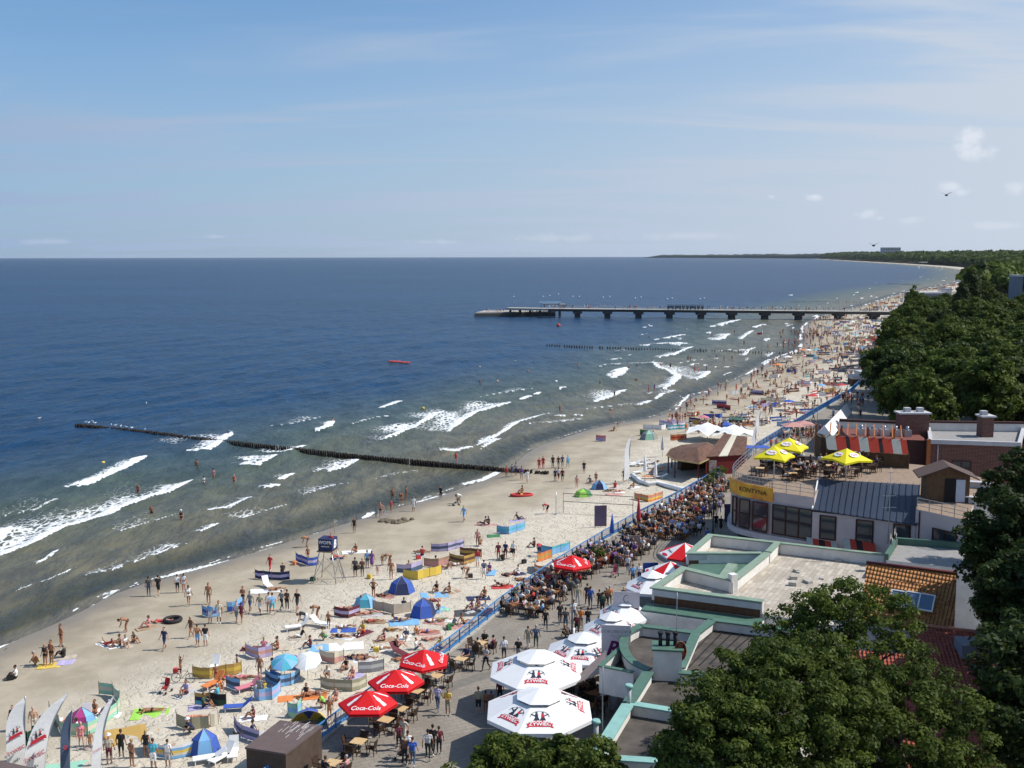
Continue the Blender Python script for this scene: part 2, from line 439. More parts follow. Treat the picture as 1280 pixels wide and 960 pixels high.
# sea: sheet with swell, breakers where the photograph has them; foam strength is stored on the points
BREAK = [  # pixels along the crest, half width of white core, width of lace left behind, strength
 ([(86, 621), (110, 617), (135, 606), (165, 592), (184, 582)], 1.5, 3, 1),
 ([(-20, 706), (0, 698), (30, 689), (65, 673), (100, 661), (130, 651), (150, 641), (185, 630), (212, 622), (240, 606)], .95, 9, 1),
 ([(-20, 692), (0, 682), (14, 669)], 1.3, 3, 1), ([(232, 574), (262, 571), (276, 563), (290, 551)], 1.3, 11, 1),
 ([(298, 588), (322, 588), (347, 577)], .9, 9, 1), ([(334, 613), (350, 609)], .8, 3, 1), ([(352, 603), (369, 596)], .8, 3, 1),
 ([(250, 669), (272, 658)], .45, 1.5, .9), ([(262, 642), (285, 640), (316, 624)], .55, 6, .9), ([(104, 722), (140, 715), (195, 696), (236, 682)], .35, 3, .72),
 ([(47, 709), (60, 703), (74, 692)], .4, 1, .8), ([(-10, 814), (40, 797), (87, 775)], .45, .5, 1), ([(112, 760), (145, 739), (175, 730)], .25, .4, .8),
 ([(204, 722), (255, 709), (300, 699), (352, 682)], .5, .8, 1), ([(384, 672), (402, 665)], .3, .5, .8), ([(455, 649), (468, 640)], .6, .6, .9),
 ([(520, 629), (562, 617)], .45, .8, 1), ([(577, 607), (605, 600), (627, 590)], .8, 1.0, 1), ([(358, 573), (383, 565)], .8, 6, 1), ([(397, 546), (412, 541), (418, 533)], 1.2, 4, 1),
 ([(477, 517), (503, 508)], 1.2, 2, 1), ([(475, 553), (500, 545), (535, 530), (554, 519)], .9, 8, 1), ([(560, 543), (575, 530), (600, 518), (641, 507)], 1.1, 11, 1),
 ([(652, 504), (664, 500)], 1, 1, 1), ([(670, 498), (676, 495)], .8, 0, 1), ([(550, 567), (575, 565), (592, 560)], .9, 3, .9), ([(597, 558), (625, 545), (650, 530), (690, 518)], .55, 2, .95),
 ([(600, 563), (612, 556), (627, 550)], .5, 4, .8), ([(688, 524), (730, 521)], .5, 1, .9), ([(412, 593), (430, 588), (449, 577)], .8, 5, 1), ([(395, 594), (402, 590)], .6, 4, .7),
 ([(742, 505), (758, 501), (783, 489)], 1.3, 8, 1), ([(768, 477), (776, 472), (783, 464)], 2.6, 3, 1), ([(700, 491), (708, 489)], 1, 1, .9), ([(798, 508), (806, 506), (815, 502)], 1.1, 2, 1),
 ([(815, 457), (822, 462), (835, 466), (846, 474)], .9, 9, 1), ([(832, 487), (842, 482), (850, 472)], 1.6, 4, 1), ([(820, 500), (830, 493)], .8, 1, 1),
 ([(872, 476), (880, 473), (888, 465)], 1.2, 5, 1), ([(862, 460), (872, 458), (895, 460)], .7, 3, .9), ([(803, 437), (820, 435), (835, 434), (868, 434)], 1.4, 4, 1), ([(825, 450), (845, 446), (868, 437)], 1.6, 5, 1),
 ([(818, 429), (835, 427), (857, 421)], 1.9, 4, 1), ([(871, 421), (885, 420), (888, 419)], 1.5, 2, 1), ([(786, 448), (800, 447)], .8, 3, .8),
 ([(888, 411), (902, 409), (925, 402)], 2.5, 6, 1), ([(895, 428), (905, 425), (912, 420)], 1.2, 6, 1), ([(850, 496), (856, 499), (862, 494), (893, 488), (905, 483)], .5, .6, .9), ([(845, 514), (852, 503), (860, 497)], .5, .6, .9),
 ([(905, 460), (925, 458)], .8, 2, .9), ([(940, 412), (950, 409), (958, 407)], 1.5, 2, 1), ([(955, 428), (964, 424)], 1.4, 2, .9), ([(930, 446), (936, 440), (944, 436)], 1.0, 3, .9),
 ([(926, 427), (933, 421), (942, 415)], 1.5, 3, .9), ([(640, 459), (655, 457)], .7, .5, .6), ([(976, 405), (990, 406)], 1.2, 1, .8), ([(905, 470), (915, 466)], .7, 1, .8)]
rnd = random.Random(11)
BREAK += [([(20, 742), (60, 728), (96, 712)], .22, 4, .66), ([(150, 672), (190, 660), (225, 648)], .25, 5, .68), ([(300, 652), (335, 640), (362, 632)], .3, 4, .68), ([(380, 622), (410, 612), (436, 606)], .3, 4, .7), ([(470, 600), (500, 592), (530, 588)], .3, 4, .66), ([(340, 540), (370, 536), (405, 528)], .5, 7, .72),
 ([(440, 537), (470, 528), (490, 525)], .5, 6, .7), ([(600, 502), (640, 494), (668, 490)], .5, 6, .7), ([(730, 515), (760, 510), (790, 506)], .4, 5, .75), ([(660, 532), (700, 529), (735, 524)], .3, 3, .75), ([(800, 492), (830, 494), (848, 488)], .5, 5, .75), ([(752, 462), (790, 458), (830, 457)], .7, 7, .72), ([(845, 458), (875, 452), (905, 449)], .6, 5, .75), ([(0, 655), (40, 648), (75, 634)], .4, 6, .66)]
q = np.concatenate([np.arange(640, 36, -1.5), np.arange(36, 1.5, -.55), np.array([1.45])])
tans = np.concatenate([np.linspace(-5, -.75, 12)[:-1], np.arange(-.75, .60, 1.6 / 1300)])
x, y, Q = fan(tans, FPX * CAMH / q)
s = shore_s(x, y)
keep = s < 3.0; kq = keep[Q].any(1); Q = Q[kq]
used = np.zeros(len(x), bool); used[Q.ravel()] = True; remap = np.cumsum(used) - 1
x, y, s, Q = x[used], y[used], s[used], remap[Q]
# swell, running onshore: direction across the local shore
th = 0                                     # shore bearing near the camera (turns with distance)
bear = np.interp(y, [60, 160, 300, 500, 900, 1500, 3000], [22, 30, 38, 25, 30, 35, 30]) * PI / 180
ux, uy = np.cos(R(28)), -np.sin(R(28)); vx, vy = np.sin(R(28)), np.cos(R(28))
def vnoise(a, b, seed):
 rg = np.random.default_rng(seed); G = rg.random((256, 256)).astype(np.float32)
 ia = np.floor(a).astype(int); ib = np.floor(b).astype(int); fa = a - ia; fb = b - ib
 fa = fa * fa * (3 - 2 * fa); fb = fb * fb * (3 - 2 * fb)
 g = lambda i, j: G[i % 256, j % 256]
 return (g(ia, ib) * (1 - fa) + g(ia + 1, ib) * fa) * (1 - fb) + (g(ia, ib + 1) * (1 - fa) + g(ia + 1, ib + 1) * fa) * fb
a = x * ux + y * uy; b_ = x * vx + y * vy
warp = vnoise(a / 30, b_ / 40, 1) * 8
hgt = np.zeros_like(x)
for wl, al, amp, sd in ((26, 80, .33, 5), (12, 40, .30, 6), (6, 17, .18, 7), (3, 7, .10, 8)):
 hgt += (vnoise((a + warp) / wl * 2, b_ / al * 2, sd) - .5) * 2 * amp
near = np.clip(1 - y / 1500, 0, 1)
shal = np.clip(-s / 22, 0.0, 1)
hgt *= near * (shal * .95 + .05) * np.clip(-s / 3, 0, 1)
# random small breakers further out in the surf zone
bl = [([tuple(at(*p).xy) for p in pts], cw, lw, st) for pts, cw, lw, st in BREAK]
for i in range(len(SHORE) - 1):
 p0, p1 = SHORE[i], SHORE[i + 1]
 if p0[1] < 255 or p0[1] > 4200: continue
 Ls = np.hypot(*(p1 - p0)); d = (p1 - p0) / Ls; nrm = np.array([-d[1], d[0]])
 for k in range(int(Ls / (15 if p0[1] < 900 else 20)) + 1):
  t = rnd.random(); off = rnd.choice((rnd.uniform(3, 10), rnd.uniform(10, 45), rnd.uniform(10, 75)))
  c0 = p0 + (p1 - p0) * t + nrm * off; ln = rnd.uniform(3, 12) * (1 + c0[1] / 900)
  dd = d + nrm * rnd.uniform(-.25, .25); e = c0 + dd * ln
  bl.append(([tuple(c0), tuple((c0 + e) / 2 + nrm * rnd.uniform(-1, 1)), tuple(e)], rnd.uniform(.3, .9) * (1 + c0[1] / 1100), rnd.uniform(1, 5), rnd.uniform(.6, 1)))
 for k in range(int(Ls / 25) + 1):            # the last thin wash on the sand
  t = rnd.random(); c0 = p0 + (p1 - p0) * t + nrm * rnd.uniform(.2, 1.5); e = c0 + d * rnd.uniform(8, 22)
  bl.append(([tuple(c0), tuple(e)], .5 * (1 + c0[1] / 900), .6, .9))
foam = np.zeros_like(x); wj = vnoise(x / 1.1, y / 2.2, 21); wj2 = vnoise(x / 4, y / 7, 22)
for pts, cw, lw, st in bl:
 P = np.array(pts); lo = P.min(0) - (lw + 4); hi = P.max(0) + (lw + 4)
 k = np.where((x > lo[0]) & (x < hi[0]) & (y > lo[1]) & (y < hi[1]))[0]
 if not len(k): continue
 X, Y = x[k], y[k]; best = np.full(len(k), 1e9); side = np.zeros(len(k)); along = np.zeros(len(k)); tot = 0
 lens = [np.hypot(*(P[i + 1] - P[i])) for i in range(len(P) - 1)]; TL = sum(lens)
 for i in range(len(P) - 1):
  v = P[i + 1] - P[i]; l = lens[i]; t = np.clip(((X - P[i][0]) * v[0] + (Y - P[i][1]) * v[1]) / (l * l), 0, 1)
  dx = X - P[i][0] - t * v[0]; dy = Y - P[i][1] - t * v[1]; d = np.hypot(dx, dy)
  cr = v[0] * dy - v[1] * dx; m_ = d < best
  best = np.where(m_, d, best); side = np.where(m_, np.sign(cr), side); along = np.where(m_, (tot + t * l) / TL, along); tot += l
 taper = np.clip(np.minimum(along, 1 - along) * 5 + .35, 0, 1)
 wid = cw * taper * (.55 + .9 * wj[k])
 front = np.where(side > 0, wid * 1.1, wid * .55)      # side > 0: seaward
 core = np.clip(1.2 - (best / np.maximum(front, .05)) ** 2 * .9, 0, .92) * st
 lace = np.where(side > 0, np.clip(1 - best / max(lw * 1.25, .01), 0, 1) ** .5 * .74 * (.45 + .9 * wj2[k]) * np.clip(taper * 1.4, 0, 1), 0) * min(1, st)
 foam[k] = np.maximum(foam[k], np.maximum(core, lace))
 hgt[k] += np.exp(-(best / (cw * 1.3 + .3)) ** 2) * min(.45, cw * .3) * taper * np.clip(-s[k] / 4, 0, 1)
 hgt[k] -= np.where(side < 0, np.exp(-((best - cw * 1.8) / (cw + .5)) ** 2) * min(.14, cw * .1) * taper, 0) * np.clip(-s[k] / 6, 0, 1)
# a broken edge where the water thins out
edge = np.clip(1 - np.abs(s + .5 + wj2 * .8) / .45, 0, 1) * (wj > .42) * (wj2 > .35) * .75
foam = np.maximum(foam, edge * (y < 1500))
hgt = np.where(s < -.5, np.maximum(hgt, s * .022 + .07 * np.clip(-s / 3, 0, 1)), hgt)
w = node_mat('sea_water')
dep = w.attr('shore'); fo = w.attr('foam')
gm = w.n('ShaderNodeNewGeometry').outputs['Position']
mott = w.noise(.035, 4, .6, gm, stretch=(1, .45, 1), rz=R(-28))
dj = w.math('ADD', dep, w.math('MULTIPLY', w.math('SUBTRACT', mott, .5), 34.0))
deep = w.mix(w.mr(w.noise(.0045, 4, .6, gm, stretch=(.5, 1, 1)), .3, .7, 0, 1), (.008, .043, .112), (.012, .060, .145))
c = w.mix(w.mr(dj, -78, -30, 1, 0), (.082, .112, .090), deep)
c = w.mix(w.mr(dj, -42, -10, 0, 1), c, (.165, .150, .098))
c = w.mix(w.mr(dep, -4, .4, 0, .8), c, (.20, .175, .13))
n1_ = w.noise(1.6, 3, .6, gm, stretch=(1, .45, 1), rz=R(-28)); n2_ = w.noise(.45, 4, .65, gm, stretch=(1, .4, 1), rz=R(-30), dist=.6); n3_ = w.noise(.09, 5, .6, gm, stretch=(1, .35, 1), rz=R(-26))
c = w.mix(w.math('MULTIPLY', w.mr(dep, -9, -3.5, 0, 1), w.mr(dep, -2.5, -.8, .75, 0)), c, (.042, .046, .030))
c = w.mix(w.mr(n2_, .38, .60, .04, .30), c, (.012, .026, .036))
c = w.mix(w.mr(w.noise(.16, 6, .75, gm, stretch=(1, .4, 1), rz=R(-24)), .42, .62, 0, .34), c, (.008, .022, .040))
lacen = w.n('ShaderNodeTexVoronoi'); lacen.feature = 'DISTANCE_TO_EDGE'; lacen.inputs['Scale'].default_value = 1.25
ln_ = w.noise(3.4, 4, .7, gm, dist=.6); 
lm = w.n('ShaderNodeMapping'); w.l(gm, lm.inputs[0]); lm.inputs['Rotation'].default_value = (0, 0, R(-28)); lm.inputs['Scale'].default_value = (1, .5, 1)
ladd = w.n('ShaderNodeVectorMath'); w.l(lm.outputs[0], ladd.inputs[0])
lnv = w.n('ShaderNodeTexNoise'); lnv.inputs['Scale'].default_value = 1.1; w.l(lm.outputs[0], lnv.inputs['Vector']); w.l(lnv.outputs['Color'], ladd.inputs[1])
w.l(ladd.outputs[0], lacen.inputs['Vector'])
thr = w.math('ADD', w.math('MULTIPLY', lacen.outputs['Distance'], 1.3), w.math('MULTIPLY', ln_, .85))
fm = w.mr(w.math('SUBTRACT', w.math('MULTIPLY', fo, 1.25), w.math('MULTIPLY', thr, 1.12)), -.04, .26, 0, 1)
c = w.mix(w.math('MULTIPLY', fm, .93), c, (.80, .82, .83))
w.l(c, w.b.inputs['Base Color'])
w.l(w.mr(fm, 0, 1, .24, .9), w.b.inputs['Roughness']); w.b.inputs['IOR'].default_value = 1.33
w.l(w.mr(fm, 0, 1, .14, .05), w.b.inputs['Specular IOR Level'])
bn = w.bump(n3_, 1.5, 1.0); bn = w.bump(n2_, .42, 1.0, bn); bn = w.bump(n1_, .13, 1.0, bn)
gl_ = w.n('ShaderNodeBsdfGlossy'); gl_.inputs['Roughness'].default_value = .22; df_ = w.n('ShaderNodeBsdfDiffuse'); w.l(c, df_.inputs[0]); fr_ = w.n('ShaderNodeFresnel'); fr_.inputs[0].default_value = 1.33
for q_ in (gl_, df_, fr_): w.l(bn, q_.inputs['Normal'])
ms_ = w.n('ShaderNodeMixShader'); w.l(w.math('MULTIPLY', fr_.outputs[0], w.mr(fm, 0, 1, .44, 0)), ms_.inputs[0]); w.l(df_.outputs[0], ms_.inputs[1]); w.l(gl_.outputs[0], ms_.inputs[2]); w.l(ms_.outputs[0], [n for n in w.t.nodes if n.type == 'OUTPUT_MATERIAL'][0].inputs[0])
me = np_mesh('sea', np.c_[x, y, hgt + .0], Q, w.mt, attrs={'shore': ('POINT', s), 'foam': ('POINT', foam)})
so = bpy.data.objects.new('sea', me); COL.objects.link(so); struct(so)

# promenade: a paved slab with a concrete retaining wall towards the sand
w = node_mat('promenade_paving')
gm = w.n('ShaderNodeNewGeometry').outputs['Position']
br = w.n('ShaderNodeTexBrick'); br.inputs['Scale'].default_value = 1.0; br.inputs['Mortar Size'].default_value = .02; br.inputs['Brick Width'].default_value = .8; br.inputs['Row Height'].default_value = .4
mp_ = w.n('ShaderNodeMapping'); w.l(gm, mp_.inputs[0]); mp_.inputs['Rotation'].default_value = (0, 0, R(-25)); w.l(mp_.outputs[0], br.inputs['Vector'])
br.inputs['Color1'].default_value = (.27, .235, .19, 1); br.inputs['Color2'].default_value = (.30, .265, .225, 1); br.inputs['Mortar'].default_value = (.15, .13, .11, 1)
c = w.mix(w.mr(w.noise(.35, 7, .75, gm), .38, .62, 0, .7), br.outputs['Color'], (.19, .165, .135))
w.l(c, w.b.inputs['Base Color']); w.b.inputs['Roughness'].default_value = .85
PAVE = w.mt
M('concrete', (.42, .40, .36), .9, var=.18, scale=1.5); M('paving_band', (.19, .175, .15), .85, var=.15, scale=2)
left = RAIL; 
b = MB(); rr = [(60, 32), (70, 70), (95, 120), (110, 200), (140, 280), (150, 345), (172, 440), (190, 500)]
b.prism(left + rr[::-1], .0, ZP, 0); b.build('promenade', [PAVE]); struct(bpy.data.objects['promenade'])
b = MB(); b.ribbon([p for p in RAIL], .1, ZP + .12, .32); o = b.build('retaining_wall', M('concrete')); 
tag(o, 'low concrete retaining wall carrying the blue railing along the sand', 'wall')
b = MB()   # a curved darker band of setts across the paving
arc = [PZ(*p, ZP + .004) for p in ((545, 868), (570, 856), (600, 846), (630, 838))]
b.ribbon([(p.x, p.y) for p in arc], ZP + .001, ZP + .006, 1.0); o = b.build('paving_band', M('paving_band')); struct(o)

# low headland on the horizon, and the far strip of coast
M('far_land', (.035, .055, .03), .95, var=.3, scale=.004); M('far_land2', (.05, .06, .045), .95, var=.2, scale=.004)
def ridge(name, pxs, ybase, hs, depth):
 n = len(pxs); vs = []
 for i, (px, d) in enumerate(pxs):
  p = PD(px, 320, d); vs += [(p.x, p.y, -1), (p.x, p.y, hs[i] * .55), (p.x + depth * .15, p.y + depth * .3, hs[i]), (p.x + depth * .4, p.y + depth, hs[i] * .8), (p.x + depth * .4, p.y + depth, -1)]
 fs = []
 for i in range(n - 1):
  for j in range(4): fs.append((i * 5 + j, (i + 1) * 5 + j, (i + 1) * 5 + j + 1, i * 5 + j + 1))
 b = MB(); b.add(vs, fs, 0, True); o = b.build(name, M('far_land')); struct(o); return o
rnd = random.Random(5)
px_l = [803 + i * 4 for i in range(66)]
ridge('hills', [(p, 15500 - (p - 803) * 26) for p in px_l], 0, [4 + min(1, i / 4) * (36 + rnd.uniform(-6, 6)) + i * .15 for i in range(len(px_l))], 900)
# ------------------------------------------------------------------ trees
def leaf_mat(name, dark, light, trans=.22):
 w = node_mat(name); t = w.attr('tone')
 c = w.mix(t, dark, light); w.l(c, w.b.inputs['Base Color']); w.b.inputs['Roughness'].default_value = .55; w.b.inputs['Specular IOR Level'].default_value = .12
 tr = w.n('ShaderNodeBsdfTranslucent'); w.l(w.mix(.5, c, (.10, .14, .02)), tr.inputs[0])
 mx = w.n('ShaderNodeMixShader'); mx.inputs[0].default_value = trans; w.l(w.b.outputs[0], mx.inputs[1]); w.l(tr.outputs[0], mx.inputs[2])
 o = [n for n in w.t.nodes if n.type == 'OUTPUT_MATERIAL'][0]; w.l(mx.outputs[0], o.inputs[0]); return w.mt
LEAF_A = leaf_mat('maple_leaves', (.020, .038, .008), (.115, .15, .028), .35)
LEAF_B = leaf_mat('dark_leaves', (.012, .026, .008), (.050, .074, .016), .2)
LEAF_C = leaf_mat('forest_leaves', (.018, .036, .008), (.125, .165, .026), .3)
LEAF_D = leaf_mat('bright_leaves', (.030, .058, .010), (.13, .16, .028), .3)
M('bark', (.07, .055, .04), .95, var=.3, scale=2, bump=.02, bscale=8)
def crown_mesh(name, seed, rad, nclump, per, leaf, mat, crad=1.0, shape=0.0, lobes=5, open_=.0):
 """leaf-sized faces in clumps spread through the crown's volume; lobes and gaps make the outline uneven"""
 rg = np.random.default_rng(seed); rx, ry, rz = rad
 ld = rg.normal(size=(lobes, 3)); ld /= np.linalg.norm(ld, axis=1)[:, None]; la = rg.uniform(.25, .6, lobes)
 d = rg.normal(size=(nclump * 2, 3)); d /= np.linalg.norm(d, axis=1)[:, None]
 k = .72 + (np.clip(d @ ld.T - .35, 0, 1) * la).sum(1) * .9 + rg.normal(0, .085, len(d)); k = np.clip(k, .5, 1.15)
 low = d[:, 2] < -.35; sel = (~low) | (rg.random(len(d)) < .45); d, k = d[sel][:nclump], k[sel][:nclump]
 rr = k * rg.uniform(.42, 1.0, len(d)) ** .55
 C = d * rr[:, None] * np.array([rx, ry, rz])
 if shape: C[:, :2] *= np.clip(1 - shape * (C[:, 2] / rz), .25, 1.6)[:, None]
 cr = crad * rg.uniform(.6, 1.35, len(C)); tone = rg.random(len(C)) * .75
 n = len(C) * per; ci = np.repeat(np.arange(len(C)), per)
 o = rg.normal(size=(n, 3)); o /= np.linalg.norm(o, axis=1)[:, None]
 o[:, 2] = np.abs(o[:, 2]) * np.where(rg.random(n) < .8, 1, -1)
 P = C[ci] + o * (cr[ci] * rg.uniform(.55, 1.08, n))[:, None] * np.array([1, 1, .72])
 nrm = o + rg.normal(0, .55, (n, 3)) + np.array([0, 0, .45]); nrm /= np.linalg.norm(nrm, axis=1)[:, None]
 tv = rg.normal(size=(n, 3)); a = np.cross(nrm, tv); a /= np.linalg.norm(a, axis=1)[:, None]; b = np.cross(nrm, a)
 sz = leaf * rg.uniform(.6, 1.35, n)[:, None]
 V = np.stack([P - a * sz, P - b * sz * .62, P + a * sz, P + b * sz * .62], 1).reshape(-1, 3)
 Q = np.arange(n * 4).reshape(n, 4)
 tn = np.clip(tone[ci] + rg.random(n) * .35, 0, 1)
 return np_mesh(name, V, Q, mat, smooth=False, attrs={'tone': ('FACE', tn)}), C
def trunk_mb(h, base, C, cz, seed, nl=9, r0=.28):
 rd = random.Random(seed); b = MB(); top = Vector((rd.uniform(-.4, .4), rd.uniform(-.4, .4), h))
 mid = Vector((rd.uniform(-.2, .2), rd.uniform(-.2, .2), h * .5))
 b.tube([(0, 0, base), mid, top], [r0, r0 * .72, r0 * .3], 8)
 Cs = [Vector(c) + Vector((0, 0, cz)) for c in C]; rd.shuffle(Cs)
 for c in Cs[:nl]:
  t = rd.uniform(.35, .9); s = mid.lerp(top, t); mdl = s.lerp(c, .5) + Vector((0, 0, -.3))
  b.tube([s, mdl, c], [r0 * .32, r0 * .18, r0 * .06], 5)
 return b
def tree(name, label, loc, trunk_h, cz, rad, nclump, per, leaf, mat, seed, crad=1.0, shape=0, group=None, desc=None, nl=10, lobes=5, place=None, r0=.28):
 t = thing(name, label, 'tree', loc, 0, group, desc, place)
 me, C = crown_mesh('crown', seed, rad, nclump, per, leaf, mat, crad, shape, lobes)
 o = bpy.data.objects.new('crown', me); COL.objects.link(o); o.parent = t; o.location = (0, 0, cz)
 trunk_mb(trunk_h, -.3, C, cz, seed, nl, r0).build('trunk', M('bark'), t)
 return t
def tree_at(px, py, d, ztop, r, name, label, mat, seed, nclump, per, leaf, crad, hfrac=.8, lobes=5, rz=None, **k):
 """crown centre on the ray of a pixel at distance d; the trunk stands on the ground below"""
 p = PD(px, py, d); rz = rz or r * hfrac; cz = p.z
 g = ZP - .1
 return tree(name, label, (p.x, p.y, g), cz - g, cz - g, (r, r, rz), nclump, per, leaf, mat, seed, crad, lobes=lobes, **k)
tree_at(975, 905, 43, 0, 4.6, 'maple_tree', 'full green maple in front of the dark flat roofs, lowest of the big trees', LEAF_A, 21, 500, 170, .088, .46, .85, 6, rz=3.7, nl=16)
tree_at(902, 938, 40, 0, 2.8, 'maple_tree', 'small rounded maple overlapping the corner of the near dark flat roof', LEAF_A, 22, 230, 150, .085, .42, .85, 5, rz=2.6, nl=10)
tree_at(1052, 812, 50, 0, 4.2, 'ash_tree', 'airy ash with see-through branches before the orange tiled roof', LEAF_C, 23, 230, 125, .09, .45, .9, 6, rz=4.1, nl=34)
tree_at(1125, 925, 45, 0, 4.0, 'maple_tree', 'broad green maple under the red tiled roof beside the house window', LEAF_A, 24, 250, 160, .088, .45, .85, 5, rz=3.4, nl=12)
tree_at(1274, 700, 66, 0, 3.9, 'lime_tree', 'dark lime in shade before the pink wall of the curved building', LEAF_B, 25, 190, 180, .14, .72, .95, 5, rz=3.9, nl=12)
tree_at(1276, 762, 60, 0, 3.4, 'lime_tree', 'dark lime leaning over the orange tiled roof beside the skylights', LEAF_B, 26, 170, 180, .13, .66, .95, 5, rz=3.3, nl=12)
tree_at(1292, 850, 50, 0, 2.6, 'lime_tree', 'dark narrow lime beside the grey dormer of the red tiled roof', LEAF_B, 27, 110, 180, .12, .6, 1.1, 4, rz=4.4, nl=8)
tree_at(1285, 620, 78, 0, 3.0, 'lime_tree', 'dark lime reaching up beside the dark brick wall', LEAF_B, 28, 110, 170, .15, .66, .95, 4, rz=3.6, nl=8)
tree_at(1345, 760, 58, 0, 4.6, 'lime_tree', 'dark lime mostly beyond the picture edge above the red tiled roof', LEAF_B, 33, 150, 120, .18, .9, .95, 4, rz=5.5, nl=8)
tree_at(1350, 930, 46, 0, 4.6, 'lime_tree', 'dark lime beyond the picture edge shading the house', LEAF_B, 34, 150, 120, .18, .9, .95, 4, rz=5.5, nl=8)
tree_at(702, 962, 46, 0, 1.9, 'rowan_tree', 'young rowan with pale sprays below the nearest white parasol', LEAF_D, 29, 70, 170, .10, .42, .8, 5, rz=1.5, nl=12)
tree_at(632, 966, 48, 0, 2.3, 'rowan_tree', 'spreading young rowan beside the paved promenade at its near end', LEAF_D, 30, 85, 170, .10, .45, .7, 6, rz=1.35, nl=12)
tree_at(755, 985, 43, 0, 1.7, 'rowan_tree', 'young rowan rising against the white wall of the near flat roof', LEAF_D, 31, 60, 160, .10, .42, .9, 5, rz=1.7, nl=8)
tree_at(568, 985, 50, 0, 1.2, 'rowan_tree', 'smallest rowan bush by the walkers with a pushchair', LEAF_D, 32, 34, 150, .10, .4, .9, 4, rz=1.2, nl=6)

# the park wood behind the promenade: every tree its own, eight crowns shared between copies
protos = []
for i in range(8):
 r = (4.9, 4.3, 5.2, 4.0, 4.6, 3.2, 4.4, 5.0)[i]; rz = (4.4, 5.2, 4.2, 5.6, 4.6, 6.2, 4.8, 4.4)[i]
 me, C = crown_mesh('crown', 60 + i, (r, r, rz), 170, 75, .27, (LEAF_C, LEAF_C, LEAF_B, LEAF_C, LEAF_B, LEAF_B, LEAF_D, LEAF_C)[i], .95, .5 if i == 5 else 0.0, 5)
 tr = trunk_mb(8.5, -1.5, C, 9.5, 90 + i, 8, .3).mesh('trunk', M('bark'))
 protos.append((me, tr, rz))
rnd = random.Random(77)
fpos = []
def try_tree(x, y, mn):
 for (a, b) in fpos:
  if (a - x) ** 2 + (b - y) ** 2 < mn * mn: return False
 fpos.append((x, y)); return True
edge_y = [120, 150, 185, 215, 250, 300, 360, 420, 470, 520, 700]
edge_x = [48, 56, 68, 80, 92, 112, 136, 163, 182, 202, 330]
kinds = ['rounded green beech', 'tall dark hornbeam', 'broad mid green oak', 'upright dark elm', 'dense dark oak', 'narrow dark spruce', 'bright green birch', 'wide pale green beech']
for k in range(5200):
 y = rnd.uniform(133, 500); x0 = np.interp(y, edge_y, edge_x); x = rnd.uniform(x0, .515 * y + 14)
 if y < 150 and x < .40 * y: continue
 try_tree(x, y, 6.4 + y * .004)
fpos.sort(key=lambda p: p[1])
for i, (x, y) in enumerate(fpos):
 k = rnd.choice([0, 1, 2, 3, 4, 6, 6, 7]); x0 = np.interp(y, edge_y, edge_x)
 if x - x0 < 5 and rnd.random() < .5: k = rnd.choice([1, 3, 4])
 h = rnd.uniform(.92, 1.12) * (0.86 if x - x0 < 5 else 1.0) * (1.02 + (y - 150) / 3000)
 t = thing('park_tree', None, 'tree', (x, y, gz(x, y)), rnd.uniform(0, 6.3), 'trees of the wood behind the promenade', kinds[k] + ' in the park wood')
 h *= 1 - (.34 if x < .50 * y - 8 else .25) * float(sstep(y, 290, 400)); t.scale = (h, h, h)
 me, tr, rz = protos[k]
 o = bpy.data.objects.new('crown', me); COL.objects.link(o); o.parent = t; o.location = (0, 0, 9.6)
 o = bpy.data.objects.new('trunk', tr); COL.objects.link(o); o.parent = t
for (px, py, d, hh, k) in ((1212, 372, 395, 1.55, 5), (1202, 378, 380, 1.25, 5), (1140, 392, 335, 1.2, 3), (1228, 366, 410, 1.25, 1)):
 p = PZ(px, py, 14); 
 x = (px - 640) / FPX * d; t = thing('park_tree', None, 'tree', (x, d, gz(x, d)), 0, 'trees of the wood behind the promenade', 'tall spiry tree standing above the park wood')
 t.scale = (hh * .8, hh * .8, hh); me, tr, rz = protos[k]
 o = bpy.data.objects.new('crown', me); COL.objects.link(o); o.parent = t; o.location = (0, 0, 9.6)
 o = bpy.data.objects.new('trunk', tr); COL.objects.link(o); o.parent = t

